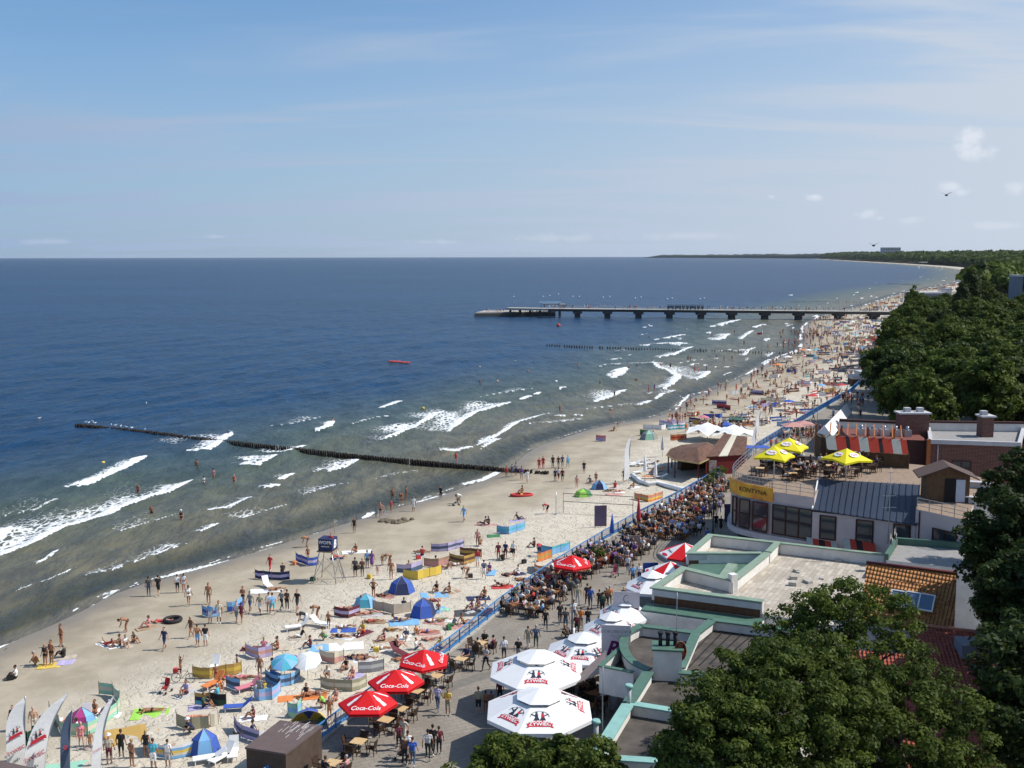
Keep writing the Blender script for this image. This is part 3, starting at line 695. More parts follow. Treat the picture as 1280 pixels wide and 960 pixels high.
# the wood along the far coast reads as one mass
def far_wood(name, n, yr, seed, sz):
 rg = np.random.default_rng(seed); V = []; Q = []; T = []; off = 0
 xs, ys, ss = [], [], []
 while len(xs) < n:
  t = rg.random() ** .9; y = yr[0] * (yr[1] / yr[0]) ** t; j = np.interp(y, SHORE[:, 1], SHORE[:, 0]); dd = rg.uniform(60, 60 + 600 * rg.random() ** 1.5 + 20)
  x = j + dd
  if x > .62 * y: continue
  xs.append(x); ys.append(y)
 xs = np.array(xs); ys = np.array(ys); s = shore_s(xs, ys); ok = s > 52; xs, ys, s = xs[ok], ys[ok], s[ok]; z = gz_arr(xs, ys, s)
 for x, y, zz, si in zip(xs, ys, z, s):
  per = 26 if y > 1300 else 70; kk_ = .42 if y > 1300 else .22
  R_ = rg.uniform(.7, 1.3) * (6 + y * .0012) * sz; c = np.array([x, y, zz + R_ * .6 + rg.uniform(4, 11)])
  o = rg.normal(size=(per, 3)); o /= np.linalg.norm(o, axis=1)[:, None]; o[:, 2] = np.abs(o[:, 2]); P = c + o * R_ * rg.uniform(.7, 1.05, (per, 1)) * np.array([1.1, 1.1, .95])
  nr = o + rg.normal(0, .4, (per, 3)); nr /= np.linalg.norm(nr, axis=1)[:, None]; a = np.cross(nr, rg.normal(size=(per, 3))); a /= np.linalg.norm(a, axis=1)[:, None]; b = np.cross(nr, a)
  k = R_ * kk_; V.append(np.stack([P - a * k, P - b * k, P + a * k, P + b * k], 1).reshape(-1, 3)); Q.append(np.arange(per * 4).reshape(per, 4) + off); off += per * 4
  T.append(np.clip(rg.random() * .7 + rg.random(per) * .3, 0, 1))
 me = np_mesh(name, np.vstack(V), np.vstack(Q), LEAF_C, False, {'tone': ('FACE', np.concatenate(T))})
 o = bpy.data.objects.new(name, me); COL.objects.link(o)
 tag(o, 'wood stretching along the far coast behind the beach', 'wood', kind='stuff'); return o
far_wood('far_wood', 5200, (640, 3600), 9, 1.0)
far_wood('far_coast_wood', 3200, (3000, 9000), 10, 1.1)
# ------------------------------------------------------------------ buildings
M('green_coping', (.085, .165, .125), .55, var=.14, scale=2.5); M('pale_green', (.24, .32, .245), .6, var=.14, scale=2); M('mint', (.26, .47, .43), .5, var=.12, scale=2)
M('white_render', (.74, .72, .68), .9, var=.10, scale=1.2, var2=(.60, .58, .54)); M('grey_render', (.50, .49, .50), .9, var=.12, scale=1)
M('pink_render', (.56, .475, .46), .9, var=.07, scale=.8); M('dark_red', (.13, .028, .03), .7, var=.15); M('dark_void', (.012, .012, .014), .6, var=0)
M('glass', (.03, .04, .05), .08, var=0, spec=.7); M('blue_glass', (.10, .16, .24), .08, var=0, spec=.8); M('bitumen', (.095, .082, .072), .92, var=.35, scale=.8, bump=.01, var2=(.035, .03, .028))
M('brown_wood', (.12, .055, .03), .75, var=.25, scale=4); M('navy_metal', (.020, .032, .062), .55, var=.12, scale=1.5, spec=.5); M('steel', (.42, .43, .45), .35, .8, var=.08)
M('frame_brown', (.06, .022, .02), .6, var=.1); M('white_paint', (.80, .80, .78), .5, var=.05); M('gravel_roof', (.30, .29, .28), .95, var=.15, scale=2, bump=.01)
M('awning_red', (.50, .055, .03), .75, var=.1); M('awning_dark', (.035, .02, .02), .8, var=.1); M('awning_grey', (.46, .47, .41), .8, var=.08)
def tile_mat(name, c1, c2, sc_=(4.3, 2.9)):
 w = node_mat(name); tc_ = w.n('ShaderNodeTexCoord').outputs['UV']
 g = w.n('ShaderNodeSeparateXYZ'); w.l(tc_, g.inputs[0])
 u = w.math('MULTIPLY', g.outputs[0], sc_[0]); v = w.math('MULTIPLY', g.outputs[1], sc_[1])
 wu = w.math('SINE', w.math('MULTIPLY', u, 2 * PI)); fv = w.math('FRACT', v)
 h = w.math('ADD', w.math('MULTIPLY', wu, .5), w.math('MULTIPLY', w.math('ABSOLUTE', w.math('SINE', w.math('MULTIPLY', v, PI))), .9))
 fl = w.n('ShaderNodeCombineXYZ'); w.l(w.math('FLOOR', u), fl.inputs[0]); w.l(w.math('FLOOR', v), fl.inputs[1])
 wn = w.n('ShaderNodeTexWhiteNoise'); w.l(fl.outputs[0], wn.inputs['Vector'])
 w.l(w.mix(wn.outputs['Value'], c1, c2), w.b.inputs['Base Color']); w.b.inputs['Roughness'].default_value = .65
 w.l(w.bump(h, .16), w.b.inputs['Normal']); MATS[name] = w.mt; return w.mt
tile_mat('orange_tiles', (.38, .14, .035), (.56, .24, .06)); tile_mat('red_tiles', (.26, .035, .015), (.40, .075, .03), (4.2, 2.8))
def plank_mat(name, c1, c2, sx, sy, rz):
 w = node_mat(name); gm = w.n('ShaderNodeNewGeometry').outputs['Position']; mp = w.n('ShaderNodeMapping'); w.l(gm, mp.inputs[0]); mp.inputs['Rotation'].default_value = (0, 0, rz)
 br = w.n('ShaderNodeTexBrick'); w.l(mp.outputs[0], br.inputs['Vector']); br.inputs['Scale'].default_value = 1; br.inputs['Brick Width'].default_value = sx; br.inputs['Row Height'].default_value = sy
 br.inputs['Mortar Size'].default_value = .012; br.inputs['Color1'].default_value = (*c1, 1); br.inputs['Color2'].default_value = (*c2, 1); br.inputs['Mortar'].default_value = (c1[0] * .5, c1[1] * .5, c1[2] * .5, 1)
 w.l(w.mix(w.mr(w.noise(1.2, 5, .7, gm), .35, .65, 0, .45), br.outputs['Color'], tuple(c * .62 for c in c1)), w.b.inputs['Base Color']); w.b.inputs['Roughness'].default_value = .9; MATS[name] = w.mt
plank_mat('terrace_tiles', (.40, .345, .28), (.58, .52, .44), 1.15, .36, R(-62)); plank_mat('brick_dark', (.13, .045, .03), (.18, .065, .045), .25, .08, 0)
def brick_wall_mat():
 w = node_mat('brown_brick'); gm = w.n('ShaderNodeNewGeometry').outputs['Position']; sx = w.n('ShaderNodeSeparateXYZ'); w.l(gm, sx.inputs[0]); cx = w.n('ShaderNodeCombineXYZ')
 w.l(w.math('ADD', sx.outputs[0], sx.outputs[1]), cx.inputs[0]); w.l(sx.outputs[2], cx.inputs[1])
 br = w.n('ShaderNodeTexBrick'); w.l(cx.outputs[0], br.inputs['Vector']); br.inputs['Scale'].default_value = 1; br.inputs['Brick Width'].default_value = .5; br.inputs['Row Height'].default_value = .16
 br.inputs['Mortar Size'].default_value = .012; br.inputs['Color1'].default_value = (.115, .04, .028, 1); br.inputs['Color2'].default_value = (.17, .06, .042, 1); br.inputs['Mortar'].default_value = (.2, .17, .15, 1)
 w.l(br.outputs['Color'], w.b.inputs['Base Color']); w.b.inputs['Roughness'].default_value = .9; MATS['brown_brick'] = w.mt
brick_wall_mat()
def quad_uv(parent, name, pts, mat, th=.12):
 """sloping roof plane of real thickness with metres as its texture coordinates"""
 a, b_, c, d = [Vector(p) for p in pts]; n = (b_ - a).cross(d - a).normalized()
 if n.z < 0: n = -n
 b = MB(); lo = [p - n * th for p in (a, b_, c, d)]; b.add([a, b_, c, d] + lo, [(0, 1, 2, 3), (7, 6, 5, 4), (0, 4, 5, 1), (1, 5, 6, 2), (2, 6, 7, 3), (3, 7, 4, 0)])
 o = b.build(name, mat, parent); me = o.data; uv = me.uv_layers.new(name='UVMap'); X = (b_ - a).normalized(); Y = n.cross(X)
 for l in me.loops:
  v = me.vertices[l.vertex_index].co - a; uv.data[l.index].uv = (v.dot(X), v.dot(Y))
 return o
def xy(p): return (p.x, p.y)
def lin(p, q, t): return (p[0] + (q[0] - p[0]) * t, p[1] + (q[1] - p[1]) * t)
def window(parent, p, q, z0, z1, nx=1, nz=1, fm='frame_brown', gm='glass', outn=-1, name='window', proud=.05, fr=.09, rail=None):
 """frame with bars, its panes a sub-part; p, q are points on the wall line"""
 p = Vector((p[0], p[1])); q = Vector((q[0], q[1])); d = (q - p).normalized(); n = Vector((d.y, -d.x)) * (1 if outn < 0 else -1); ln = (q - p).length; b = MB()
 def P(u, z, o): w = p + d * u + n * o; return (w.x, w.y, z)
 for i in range(nx + 1):
  u = ln * i / nx; b.bar(P(u, z0, proud), P(u, z1, proud), fr, .12)
 for j in range(nz + 1):
  z = z0 + (z1 - z0) * j / nz; b.bar(P(-fr / 2, z, proud + .004), P(ln + fr / 2, z, proud + .004), .128, fr)
 o = b.build(name, M(fm), parent)
 g = MB(); g.add([P(0, z0, proud - .02), P(ln, z0, proud - .02), P(ln, z1, proud - .02), P(0, z1, proud - .02), P(0, z0, proud - .05), P(ln, z0, proud - .05), P(ln, z1, proud - .05), P(0, z1, proud - .05)], [(0, 1, 2, 3), (7, 6, 5, 4)])
 g.build('pane', M(gm), o); return o

# --- middle restaurant with green parapets and a tiled roof terrace
ZB = 5.4
def Bp(px, py, z=ZB): return xy(PZ(px, py, z))
tB = thing('restaurant_building', 'long flat restaurant with pale green parapets and a sunlit tiled roof terrace', 'building', (*Bp(940, 700), ZP))
tB_in = tB
def relp(b, name, mats, parent):                 # meshes above are laid out in world metres; hang them on the thing without moving them
 o = b.build(name, mats, parent); o.matrix_parent_inverse = Matrix.Translation(-Vector(parent.location)); return o
A_ = Bp(819, 735); B_ = Bp(854, 711); C_ = Bp(916, 726); D_ = Bp(951, 752); E_ = Bp(862, 692); F_ = Bp(888, 669.5); G_ = Bp(972, 679); H_ = Bp(959, 692); I_ = Bp(1105, 694); J_ = Bp(1105, 775)
b = MB(); main = [A_, B_, E_, F_, G_, I_, J_, D_]
b.prism(main, ZP, ZB - .9, 0, 1); relp(b, 'wall', [M('white_render'), M('terrace_tiles')], tB)
b = MB()
for seg in ([B_, A_, D_], [B_, C_, H_, G_], [G_, I_], [E_, F_, G_]):
 pass
b.ribbon([C_, B_, A_, D_, lin(D_, J_, .02)], ZB - .88, ZB, .34, 0); b.ribbon([lin(H_, C_, -.0), lin(C_, H_, -.04)], ZB - .87, ZB + .0, .34, 0)
b.ribbon([lin(E_, H_, .93), E_, F_, G_, lin(G_, H_, .90)], ZB - .87, ZB, .34, 0); b.ribbon([lin(G_, I_, .03), I_], ZB - .87, ZB, .34, 0)
relp(b, 'parapet', [M('white_render')], tB)
b = MB()
b.ribbon([C_, B_, A_, D_, lin(D_, J_, .02)], ZB, ZB + .10, .62, 0); b.ribbon([lin(C_, H_, .06), H_], ZB + .004, ZB + .104, .62, 0)
b.ribbon([lin(E_, H_, .93), E_, F_, G_, lin(G_, H_, .90)], ZB, ZB + .10, .56, 0); b.ribbon([lin(G_, I_, .03), I_], ZB, ZB + .10, .5, 0)
relp(b, 'coping', [M('pale_green')], tB)
b = MB()   # floors of the two sunk compartments and the gap between them
b.prism([lin(E_, H_, .02), lin(B_, C_, .05), lin(C_, B_, .06), lin(H_, E_, .05)], ZB - 1.0, ZB - .80, 0); relp(b, 'recess_floor', [M('green_coping')], tB)
b = MB(); mid1 = lin(lin(E_, H_, .6), lin(B_, C_, .72), .2); mid2 = lin(lin(E_, H_, .6), lin(B_, C_, .72), .8); b.ribbon([mid1, mid2], ZB - .80, ZB - .45, .8, 0)
relp(b, 'roof_beam', [M('pale_green')], tB)
dB = Vector((D_[0] - A_[0], D_[1] - A_[1])).normalized(); nB = Vector((dB.y, -dB.x))
def offp(p, k, t=0.0): return (p[0] + nB.x * k + dB.x * t, p[1] + nB.y * k + dB.y * t)
b = MB()   # stepped fascia towards the camera: grey band, brown band, green ledge, white band
b.ribbon([offp(A_, .22, -.1), offp(D_, .22, .1)], ZB - .52, ZB - .06, .12, 0); relp(b, 'fascia', [M('grey_render')], tB)
b = MB(); b.ribbon([offp(E_, .22, -.1), offp(H_, .22, -.6)], ZB - .52, ZB - .06, .12, 0); relp(b, 'fascia', [M('grey_render')], tB)
b = MB(); b.ribbon([offp(A_, .20, 0), offp(D_, .20, 0)], ZB - 1.12, ZB - .53, .05, 0); b.ribbon([offp(E_, .20, 0), offp(H_, .20, -.7)], ZB - .86, ZB - .53, .05, 0); relp(b, 'brown_band', [M('brown_wood')], tB)
a1 = offp(A_, .24, -.55); d1 = offp(D_, .24, .25); a2 = offp(A_, 1.75, -.55); d2 = offp(D_, 1.75, .25)
b = MB(); b.prism([a1, d1, d2, a2], ZB - 1.30, ZB - 1.16, 0); relp(b, 'ledge', [M('green_coping')], tB)
b = MB(); b.ribbon([a1, a2, d2, d1], ZB - 2.35, ZB - 1.305, .14, 0); relp(b, 'white_band', [M('white_render')], tB)
b = MB(); b.prism([offp(A_, .02, .6), offp(D_, .02, 0), offp(D_, .1, 0), offp(A_, .1, .6)], ZP, ZB - 2.3, 0); relp(b, 'red_front', [M('dark_red')], tB)
for k in range(5):
 p = lin(offp(A_, .12, .6), offp(D_, .12, 0), .06 + k * .19); q_ = lin(offp(A_, .12, .6), offp(D_, .12, 0), .06 + k * .19 + .14)
 o = window(tB, p, q_, ZP + .8, ZB - 2.5, 2, 1, 'dark_red'); o.matrix_parent_inverse = Matrix.Translation(-Vector(tB.location))
landmark(Bp(900, 720), 'the terrace building with pale green parapets')
# posts of the parapets, a deck chair and table on the terrace
for (px, py, nm) in ((920, 738, 'stub'),):
 b = MB(); b.box((*C_, ZB - .2), (.55, .55, 1.5), 0, R(20)); relp(b, 'corner_post', [M('white_render')], tB)
# --- near building: curved dark flat roofs with green copings
ZA = 5.2
def Ap(px, py, z=ZA): return xy(PZ(px, py, z))
tA = thing('cafe_building', 'near flat building with dark bitumen roofs edged by dark green copings', 'building', (*Ap(830, 850), ZP))
curve = [Ap(870, 792), Ap(835, 787), Ap(801, 783), Ap(786, 790), Ap(779, 801), Ap(780, 814), Ap(789, 827), Ap(801, 834), Ap(812, 838)]
mid_a = Ap(812, 838); mid_b = Ap(888, 844); diag_b = Ap(891, 776); bk = Ap(1010, 791); fa = Ap(786, 879); fb = Ap(860, 891); ga = Ap(748, 940); gb = Ap(880, 955); rt = Ap(1010, 900)
body = [curve[0]] + curve[1:] + [fa, ga, Ap(745, 948), Ap(900, 975), rt, bk, diag_b]
b = MB(); b.prism(body, ZP, ZA - .62, 0, 1); relp(b, 'wall', [M('white_render'), M('bitumen')], tA)
def para(pts, w_, cm, zc=.0, h=.62, wall='white_render'):
 b = MB(); b.ribbon(pts, ZA - h + .02 + zc, ZA + zc, w_, 0); relp(b, 'parapet', [M(wall)], tA)
 b = MB(); b.ribbon(pts, ZA + zc, ZA + .09 + zc, w_ + .26, 0); relp(b, 'coping', [M(cm)], tA)
cs = [tuple(p) for p in chaikin(curve[2:], 2)]
para([curve[0], curve[1]] + cs, .3, 'green_coping')
para([lin(diag_b, curve[0], .04), curve[0], lin(curve[0], Ap(850, 837), .98)], .34, 'green_coping', .012)
para([diag_b, bk], .32, 'green_coping', .02)
para([lin(mid_a, mid_b, .48), mid_b], .3, 'green_coping', -.01); para([lin(mid_a, fa, .05), fa], .42, 'green_coping', -.02)
para([lin(fa, ga, .03), ga, Ap(745, 946)], .42, 'mint', -.03); para([lin(fa, fb, .03), fb], .3, 'mint', -.04); para([lin(Ap(745, 946), gb, .02), gb], .3, 'mint', -.05)
b = MB(); tri = [Ap(751, 829), Ap(779, 803), Ap(781, 815), Ap(790, 828), Ap(792, 836)]; b.prism(tri, ZA - 1.05, ZA - .95, 0); relp(b, 'canopy', [M('bitumen')], tA)
b = MB(); b.ribbon([Ap(779, 803), Ap(751, 829), Ap(792, 837)], ZA - 1.9, ZA - .2, .14, 0); relp(b, 'canopy_fascia', [M('white_render')], tA)
b = MB(); b.ribbon([Ap(779, 803), Ap(751, 829), Ap(792, 837)], ZA - .2, ZA - .12, .3, 0); relp(b, 'canopy_coping', [M('green_coping')], tA)
b = MB(); c0 = PZ(768, 883, ZP + .2); b.tube([(c0.x, c0.y, ZP), (c0.x, c0.y, ZA - 1.8)], .28, 14); relp(b, 'column', [M('grey_render')], tA)
# box with chimney pipes, dish and mast standing on the roof
c0 = PZ(834, 846, ZA - .6); b = MB(); b.box((c0.x, c0.y, ZA - .6 + .95), (1.7, 1.3, 1.9), 0, R(-8)); b.box((c0.x, c0.y, ZA + 1.33), (1.9, 1.5, .10), 1, R(-8))
ch = relp(b, 'chimney', [M('white_render'), M('green_coping')], tA)
b = MB()
for k in range(3): b.tube([(c0.x - .45 + k * .45, c0.y, ZA + 1.35), (c0.x - .45 + k * .45, c0.y, ZA + 2.1)], .12, 10); b.tube([(c0.x - .45 + k * .45, c0.y, ZA + 2.1), (c0.x - .45 + k * .45, c0.y, ZA + 2.25)], .17, 10)
o = b.build('chimney_pipes', M('dark_void'), ch)
c0 = PZ(846, 838, ZA); t = thing('satellite_dish', 'rust coloured satellite dish on a short pole beside the white chimney box', 'satellite dish', (c0.x + .2, c0.y, ZA))
b = MB(); n = 16; vs = [(0, .1, 1.2)] + [(.36 * math.cos(2 * PI * i / n), .0, 1.2 + .62 * math.sin(2 * PI * i / n)) for i in range(n)]
b.add(vs, [(0, 1 + i, 1 + (i + 1) % n) for i in range(n)] + [(0, 1 + (i + 1) % n, 1 + i) for i in range(n)], 0, True); b.tube([(.36 * math.cos(2 * PI * i / n), 0, 1.2 + .62 * math.sin(2 * PI * i / n)) for i in range(n)], .025, 5, closed=True)
b.build('dish', M('dish_rust', (.42, .16, .10), .6, var=.2), t); b = MB(); b.tube([(0, .12, -.5), (0, .12, 1.2)], .03, 6); b.bar((0, .1, 1.2), (0, -.4, 1.25), .025); b.build('pole', M('steel'), t)
def mast(name, label, px, py, z, h, parts=3, cat='antenna'):
 c = PZ(px, py, z); t = thing(name, label, cat, c); b = MB(); b.tube([(0, 0, -.3), (0, 0, h * .6), (0, 0, h)], [.035, .03, .015], 6); b.build('mast', M('steel'), t)
 b = MB()
 for k in range(parts):
  z_ = h * (.45 + .16 * k); b.bar((-.55 + .1 * k, 0, z_), (.55 - .1 * k, 0, z_), .025)
  for j in range(5): b.bar((-.5 + .25 * j, -.22, z_), (-.5 + .25 * j, .22, z_), .016)
 b.build('antenna_bars', M('steel'), t); return t
mast('aerial_mast', 'thin aerial mast at the junction of the dark curved roof and its neighbour', 845, 822, ZA, 4.2, 1)
mast('aerial_mast', 'bare aerial mast on the mint coping beside the nearest parasol', 753, 915, ZA, 3.6, 0)
t = thing('vent_pipe', 'mint capped vent pipe at the corner of the mint and green copings', 'vent pipe', (*fa, ZA))
b = MB(); b.tube([(0, 0, -.3), (0, 0, .95)], .13, 10); b.build('pipe', M('grey_render'), t); b = MB(); b.tube([(0, 0, .95), (0, 0, 1.1)], [.26, .2], 10); b.build('cap', M('mint'), t)
p = PZ(745, 925, ZA)
t = thing('vent_pipe', 'mint capped vent pipe nearest to the young rowans on the roof edge', 'vent pipe', (p.x, p.y, ZA))
b = MB(); b.tube([(0, 0, -.3), (0, 0, .95)], .13, 10); b.build('pipe', M('grey_render'), t); b = MB(); b.tube([(0, 0, .95), (0, 0, 1.1)], [.26, .2], 10); b.build('cap', M('mint'), t)
hp = [PZ(a, c, ZA - .55) for a, c in ((794, 879), (793, 872), (799, 862), (810, 852), (822, 846), (836, 842))]
b = MB(); b.tube([tuple(p) for p in hp], .05, 6); tag(b.build('hose', M('hose_blue', (.35, .55, .75), .5, var=0)), 'pale blue hose lying in an arc on the dark flat roof', 'hose')
# brown fabric awning and the café tables under it
p1, p2, p3, p4 = PZ(758, 812, ZA - .5), PZ(757, 838, ZA - .8), PZ(703, 862, 3.0), PZ(731, 845, 3.2)
b = MB(); b.add([p1, p2, p3, p4] + [p - Vector((0, 0, .04)) for p in (p1, p2, p3, p4)], [(0, 1, 2, 3), (7, 6, 5, 4), (0, 4, 5, 1), (1, 5, 6, 2), (2, 6, 7, 3), (3, 7, 4, 0)])
o = b.build('awning', M('taupe_cloth', (.30, .235, .21), .9, var=.12)); tag(o, 'taupe cloth awning stretched from the white canopy towards the large parasols', 'awning')

b = MB()
for k in range(9):
 p = PZ(848 + k * 13, 836 - k * 2, ZA - .6); q_ = PZ(892 + k * 12, 788 + k * 1.5, ZA - .6)
 b.bar(p + Vector((0, 0, .012)), q_ + Vector((0, 0, .012)), .07, .03)
relp(b, 'felt_seams', [M('dark_void')], tA)
b = MB(); rr_ = random.Random(12)
for k in range(7): p = PZ(rr_.uniform(985, 1075), rr_.uniform(700, 735), ZB - .9); b.box((p.x, p.y, ZB - .85), (rr_.uniform(.3, .9), rr_.uniform(.3, .6), rr_.uniform(.1, .5)), 0, rr_.uniform(0, 3))
tag(b.build('building_rubble', M('concrete')), 'scattered blocks and boards on the sunlit roof terrace', 'rubble', kind='stuff')
# --- curved pink restaurant with roof terrace
ZC = 8.5; ZU = 3.9
def Cp(px, py, z=ZC): return xy(PZ(px, py, z))
tC = thing('curved_restaurant', 'pink rendered restaurant with a rounded corner and a busy roof terrace', 'building', (*Cp(1000, 605), ZP))
arc = [tuple(p) for p in chaikin([Cp(944, 566), Cp(926, 582), Cp(914, 594), Cp(914, 602), Cp(925, 607), Cp(945, 611), Cp(965, 614.5)], 2)]
Cm = Cp(1018, 622); Cn = Cp(1147, 637.5); Co = Cp(1207, 649); back = [Cp(1235, 600), Cp(1190, 585), Cp(1035, 570)]
e0, e1 = PZ(1017, 637, 7.5), PZ(1146, 656, 7.2); r1, r0 = PZ(1150, 606, 9.0), PZ(1024, 599, 9.0)
W1_ = (e1.x, e1.y + .35)
foot_ = arc + [Cm, (r0.x + .1, r0.y - .1), (r1.x - .05, r1.y - .1), W1_, (Co[0], Co[1] - .4), Co] + back
b = MB(); b.prism(foot_, ZU, ZC, 0, 1); relp(b, 'wall', [M('pink_render'), M('deck_floor', (.30, .22, .16), .9, var=.2)], tC)
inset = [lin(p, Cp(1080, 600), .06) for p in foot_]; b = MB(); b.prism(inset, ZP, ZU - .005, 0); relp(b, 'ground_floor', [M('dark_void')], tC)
b = MB(); b.ribbon(arc[6:] + [Cm], ZU - .002, ZU + .55, .34, 0, off=-.1); relp(b, 'plinth', [M('grey_render')], tC)
def onC(t0):                                     # point along the curved front
 pts = arc[6:] + [Cm]; ls = [math.dist(pts[i], pts[i + 1]) for i in range(len(pts) - 1)]; L_ = sum(ls) * t0
 for i, l in enumerate(ls):
  if L_ <= l or i == len(ls) - 1: return lin(pts[i], pts[i + 1], L_ / l)
  L_ -= l
def winC(*a, **k): o = window(tC, *a, **k); o.matrix_parent_inverse = Matrix.Translation(-Vector(tC.location)); return o
def onpx(px):
 lo, hi = 0.0, 1.0
 for _ in range(30):
  mt_ = (lo + hi) / 2; q_ = onC(mt_); a_ = 640 + FPX * (Vector((q_[0], q_[1], 6)) - Vector((0, 0, CAMH))).dot(CR) / (Vector((q_[0], q_[1], 6)) - Vector((0, 0, CAMH))).dot(CF)
  if a_ < px: lo = mt_
  else: hi = mt_
 return onC(lo)
for t0, t1 in ((919, 923.5), (927, 939), (943, 961)): winC(onpx(t0), onpx(t1), ZU + .75, ZC - 1.15, nx=1, nz=2, gm='glass', proud=.30)
winC(onpx(966.5), onpx(1015.5), ZU + .75, ZC - 1.15, nx=3, nz=2, proud=.14)
b = MB(); banner_pts = [p for p in arc if p[0] > Cp(914, 600)[0] - .1 and p[1] < Cp(914, 598)[1]] + [lin(arc[-1], Cm, .04)]
b.ribbon(banner_pts, ZC - .95, ZC + .35, .05, 0, off=-.12); bn = relp(b, 'banner', [M('banner_yellow', (.62, .40, .045), .7, var=.5, scale=.8, var2=(.60, .12, .03))], tC)
b = MB(); LT = sum(math.dist((arc[6:] + [Cm])[i], (arc[6:] + [Cm])[i + 1]) for i in range(len(arc[6:])))
b.text('KONTYNA', lambda u, v: (lambda q_, c_: (q_[0] + c_.x * .26, q_[1] + c_.y * .26, ZC - .25 + v))(onC(max(0, .64 + u / LT)), (Vector(onC(max(0, .64 + u / LT))) - Vector(Cp(975, 585))).normalized()), .62, 0.1, 0, .01)
o = b.build('banner_lettering', M('letter_dark', (.05, .03, .02), .7, var=0), bn)
def railing(parent, pts, z, h=1.0, mat='steel', posts=1.2, bars=3, name='railing', mesh=None):
 b = MB()
 for k in range(bars): b.ribbon(pts, z + h * (k + 1) / bars - .03, z + h * (k + 1) / bars + .02, .045)
 for i in range(len(pts) - 1):
  L_ = math.dist(pts[i], pts[i + 1]); n = max(1, round(L_ / posts))
  for k in range(n + (i == len(pts) - 2)):
   p = lin(pts[i], pts[i + 1], k / n); b.bar((p[0], p[1], z), (p[0], p[1], z + h), .05)
 o = b.build(name, M(mat), parent)
 if parent is not None: o.matrix_parent_inverse = Matrix.Translation(-Vector(parent.location))
 return o
railing(tC, [lin(p, Cp(1000, 590), .02) for p in arc] + [lin(Cm, Cp(1000, 590), .02)], ZC, 1.05)
railing(tC, [lin(W1_, Co, .02), (Co[0], Co[1] - .3)], ZC - .0, 1.0)
# navy standing-seam roof
quad_uv(tC, 'sloped_roof', [e0, e1, r1, r0], M('navy_metal'), .1).matrix_parent_inverse = Matrix.Translation(-Vector(tC.location))
b = MB()
for k in range(17):
 t0 = k / 16; a = e0.lerp(e1, t0) + Vector((0, 0, .05)); c = r0.lerp(r1, t0) + Vector((0, 0, .05)); b.bar(a, c, .05, .09)
relp(b, 'roof_seam', [M('navy_metal')], tC)
b = MB(); b.bar(e0 + Vector((-.1, 0, .08)), r0 + Vector((-.1, 0, .08)), .12, .16); relp(b, 'roof_edge', [M('white_paint')], tC)
W0, W1 = Vector((e0.x, e0.y + .25)), Vector((e1.x, e1.y + .25))
b = MB(); b.prism([W0, W1, (W1.x - .3, W1.y + 3.2), (W0.x - .3, W0.y + 3.2)], ZP + .01, 7.25, 0);
relp(b, 'front_wall', [M('pink_render')], tC)
for t0, t1 in ((.08, .235), (.44, .60), (.80, .95)):
 winC(lin(W0, W1, t0), lin(W0, W1, t1), 4.9, 7.0, nx=1, nz=1)
wa, wb_ = Vector(W1_), Vector((Co[0], Co[1] - .4)); winC(lin(wa, wb_, .36), lin(wa, wb_, .80), 5.2, 7.2, nx=2, nz=1)
b = MB(); pp = lin(wa, wb_, .07); b.tube([(pp[0], pp[1] - .08, ZU), (pp[0], pp[1] - .08, ZC - .1)], .06, 6); relp(b, 'downpipe', [M('dark_red')], tC)
# two striped awnings over the ground floor
for (x0, x1) in ((1004, 1046), (1050, 1093)):
 a, c = PD(x0 + 4, 671, W0[1] - .03 + (W1[1] - W0[1]) * (x0 - 1013) / 129), PD(x1, 677, W0[1] - .03 + (W1[1] - W0[1]) * (x1 - 1017) / 129); nf = 5; b = MB(); d = Vector((-.25, -1.5, -1.05))
 for k in range(nf):
  p, q_ = a.lerp(c, k / nf), a.lerp(c, (k + 1) / nf); up = Vector((0, 0, .04)); mi = (2, 0, 1, 0, 2)[k] if x0 < 1040 else (2, 0, 1, 0, 0)[k]
  b.add([p, q_, q_ + d, p + d, p - up, q_ - up, q_ + d - up, p + d - up], [(0, 1, 2, 3), (7, 6, 5, 4), (3, 2, 6, 7), (0, 4, 5, 1), (0, 3, 7, 4), (1, 5, 6, 2)], mi)
 o = b.build('awning', [M('awning_red'), M('awning_dark'), M('awning_grey')]); tag(o, ('left one of two red black and grey striped awnings under the navy roof', 'right one of two red black and grey striped awnings under the navy roof')[x0 > 1040], 'awning', 'striped awnings under the navy roof')
# round end with a white parapet
ctr = Vector(Cp(1222, 618, 8.6)); rr_ = 3.4; pts = [(ctr.x + rr_ * math.cos(t), ctr.y + rr_ * math.sin(t)) for t in np.linspace(-2.3, 1.5, 20)]
b = MB(); b.ribbon(pts, ZU, 9.0, .3, 0); relp(b, 'round_parapet', [M('white_render')], tC); b = MB(); b.ribbon(pts, 9.0, 9.1, .75, 0); relp(b, 'round_coping', [M('grey_render')], tC)
b = MB(); b.prism(pts, ZP, 8.15, 0); relp(b, 'round_wall', [M('pink_render')], tC)
landmark(arc[-1], 'the rounded pink restaurant')
landmark(Cp(1188, 605), 'the terrace hut'); landmark(Cp(1085, 575), 'the striped pergola bar')
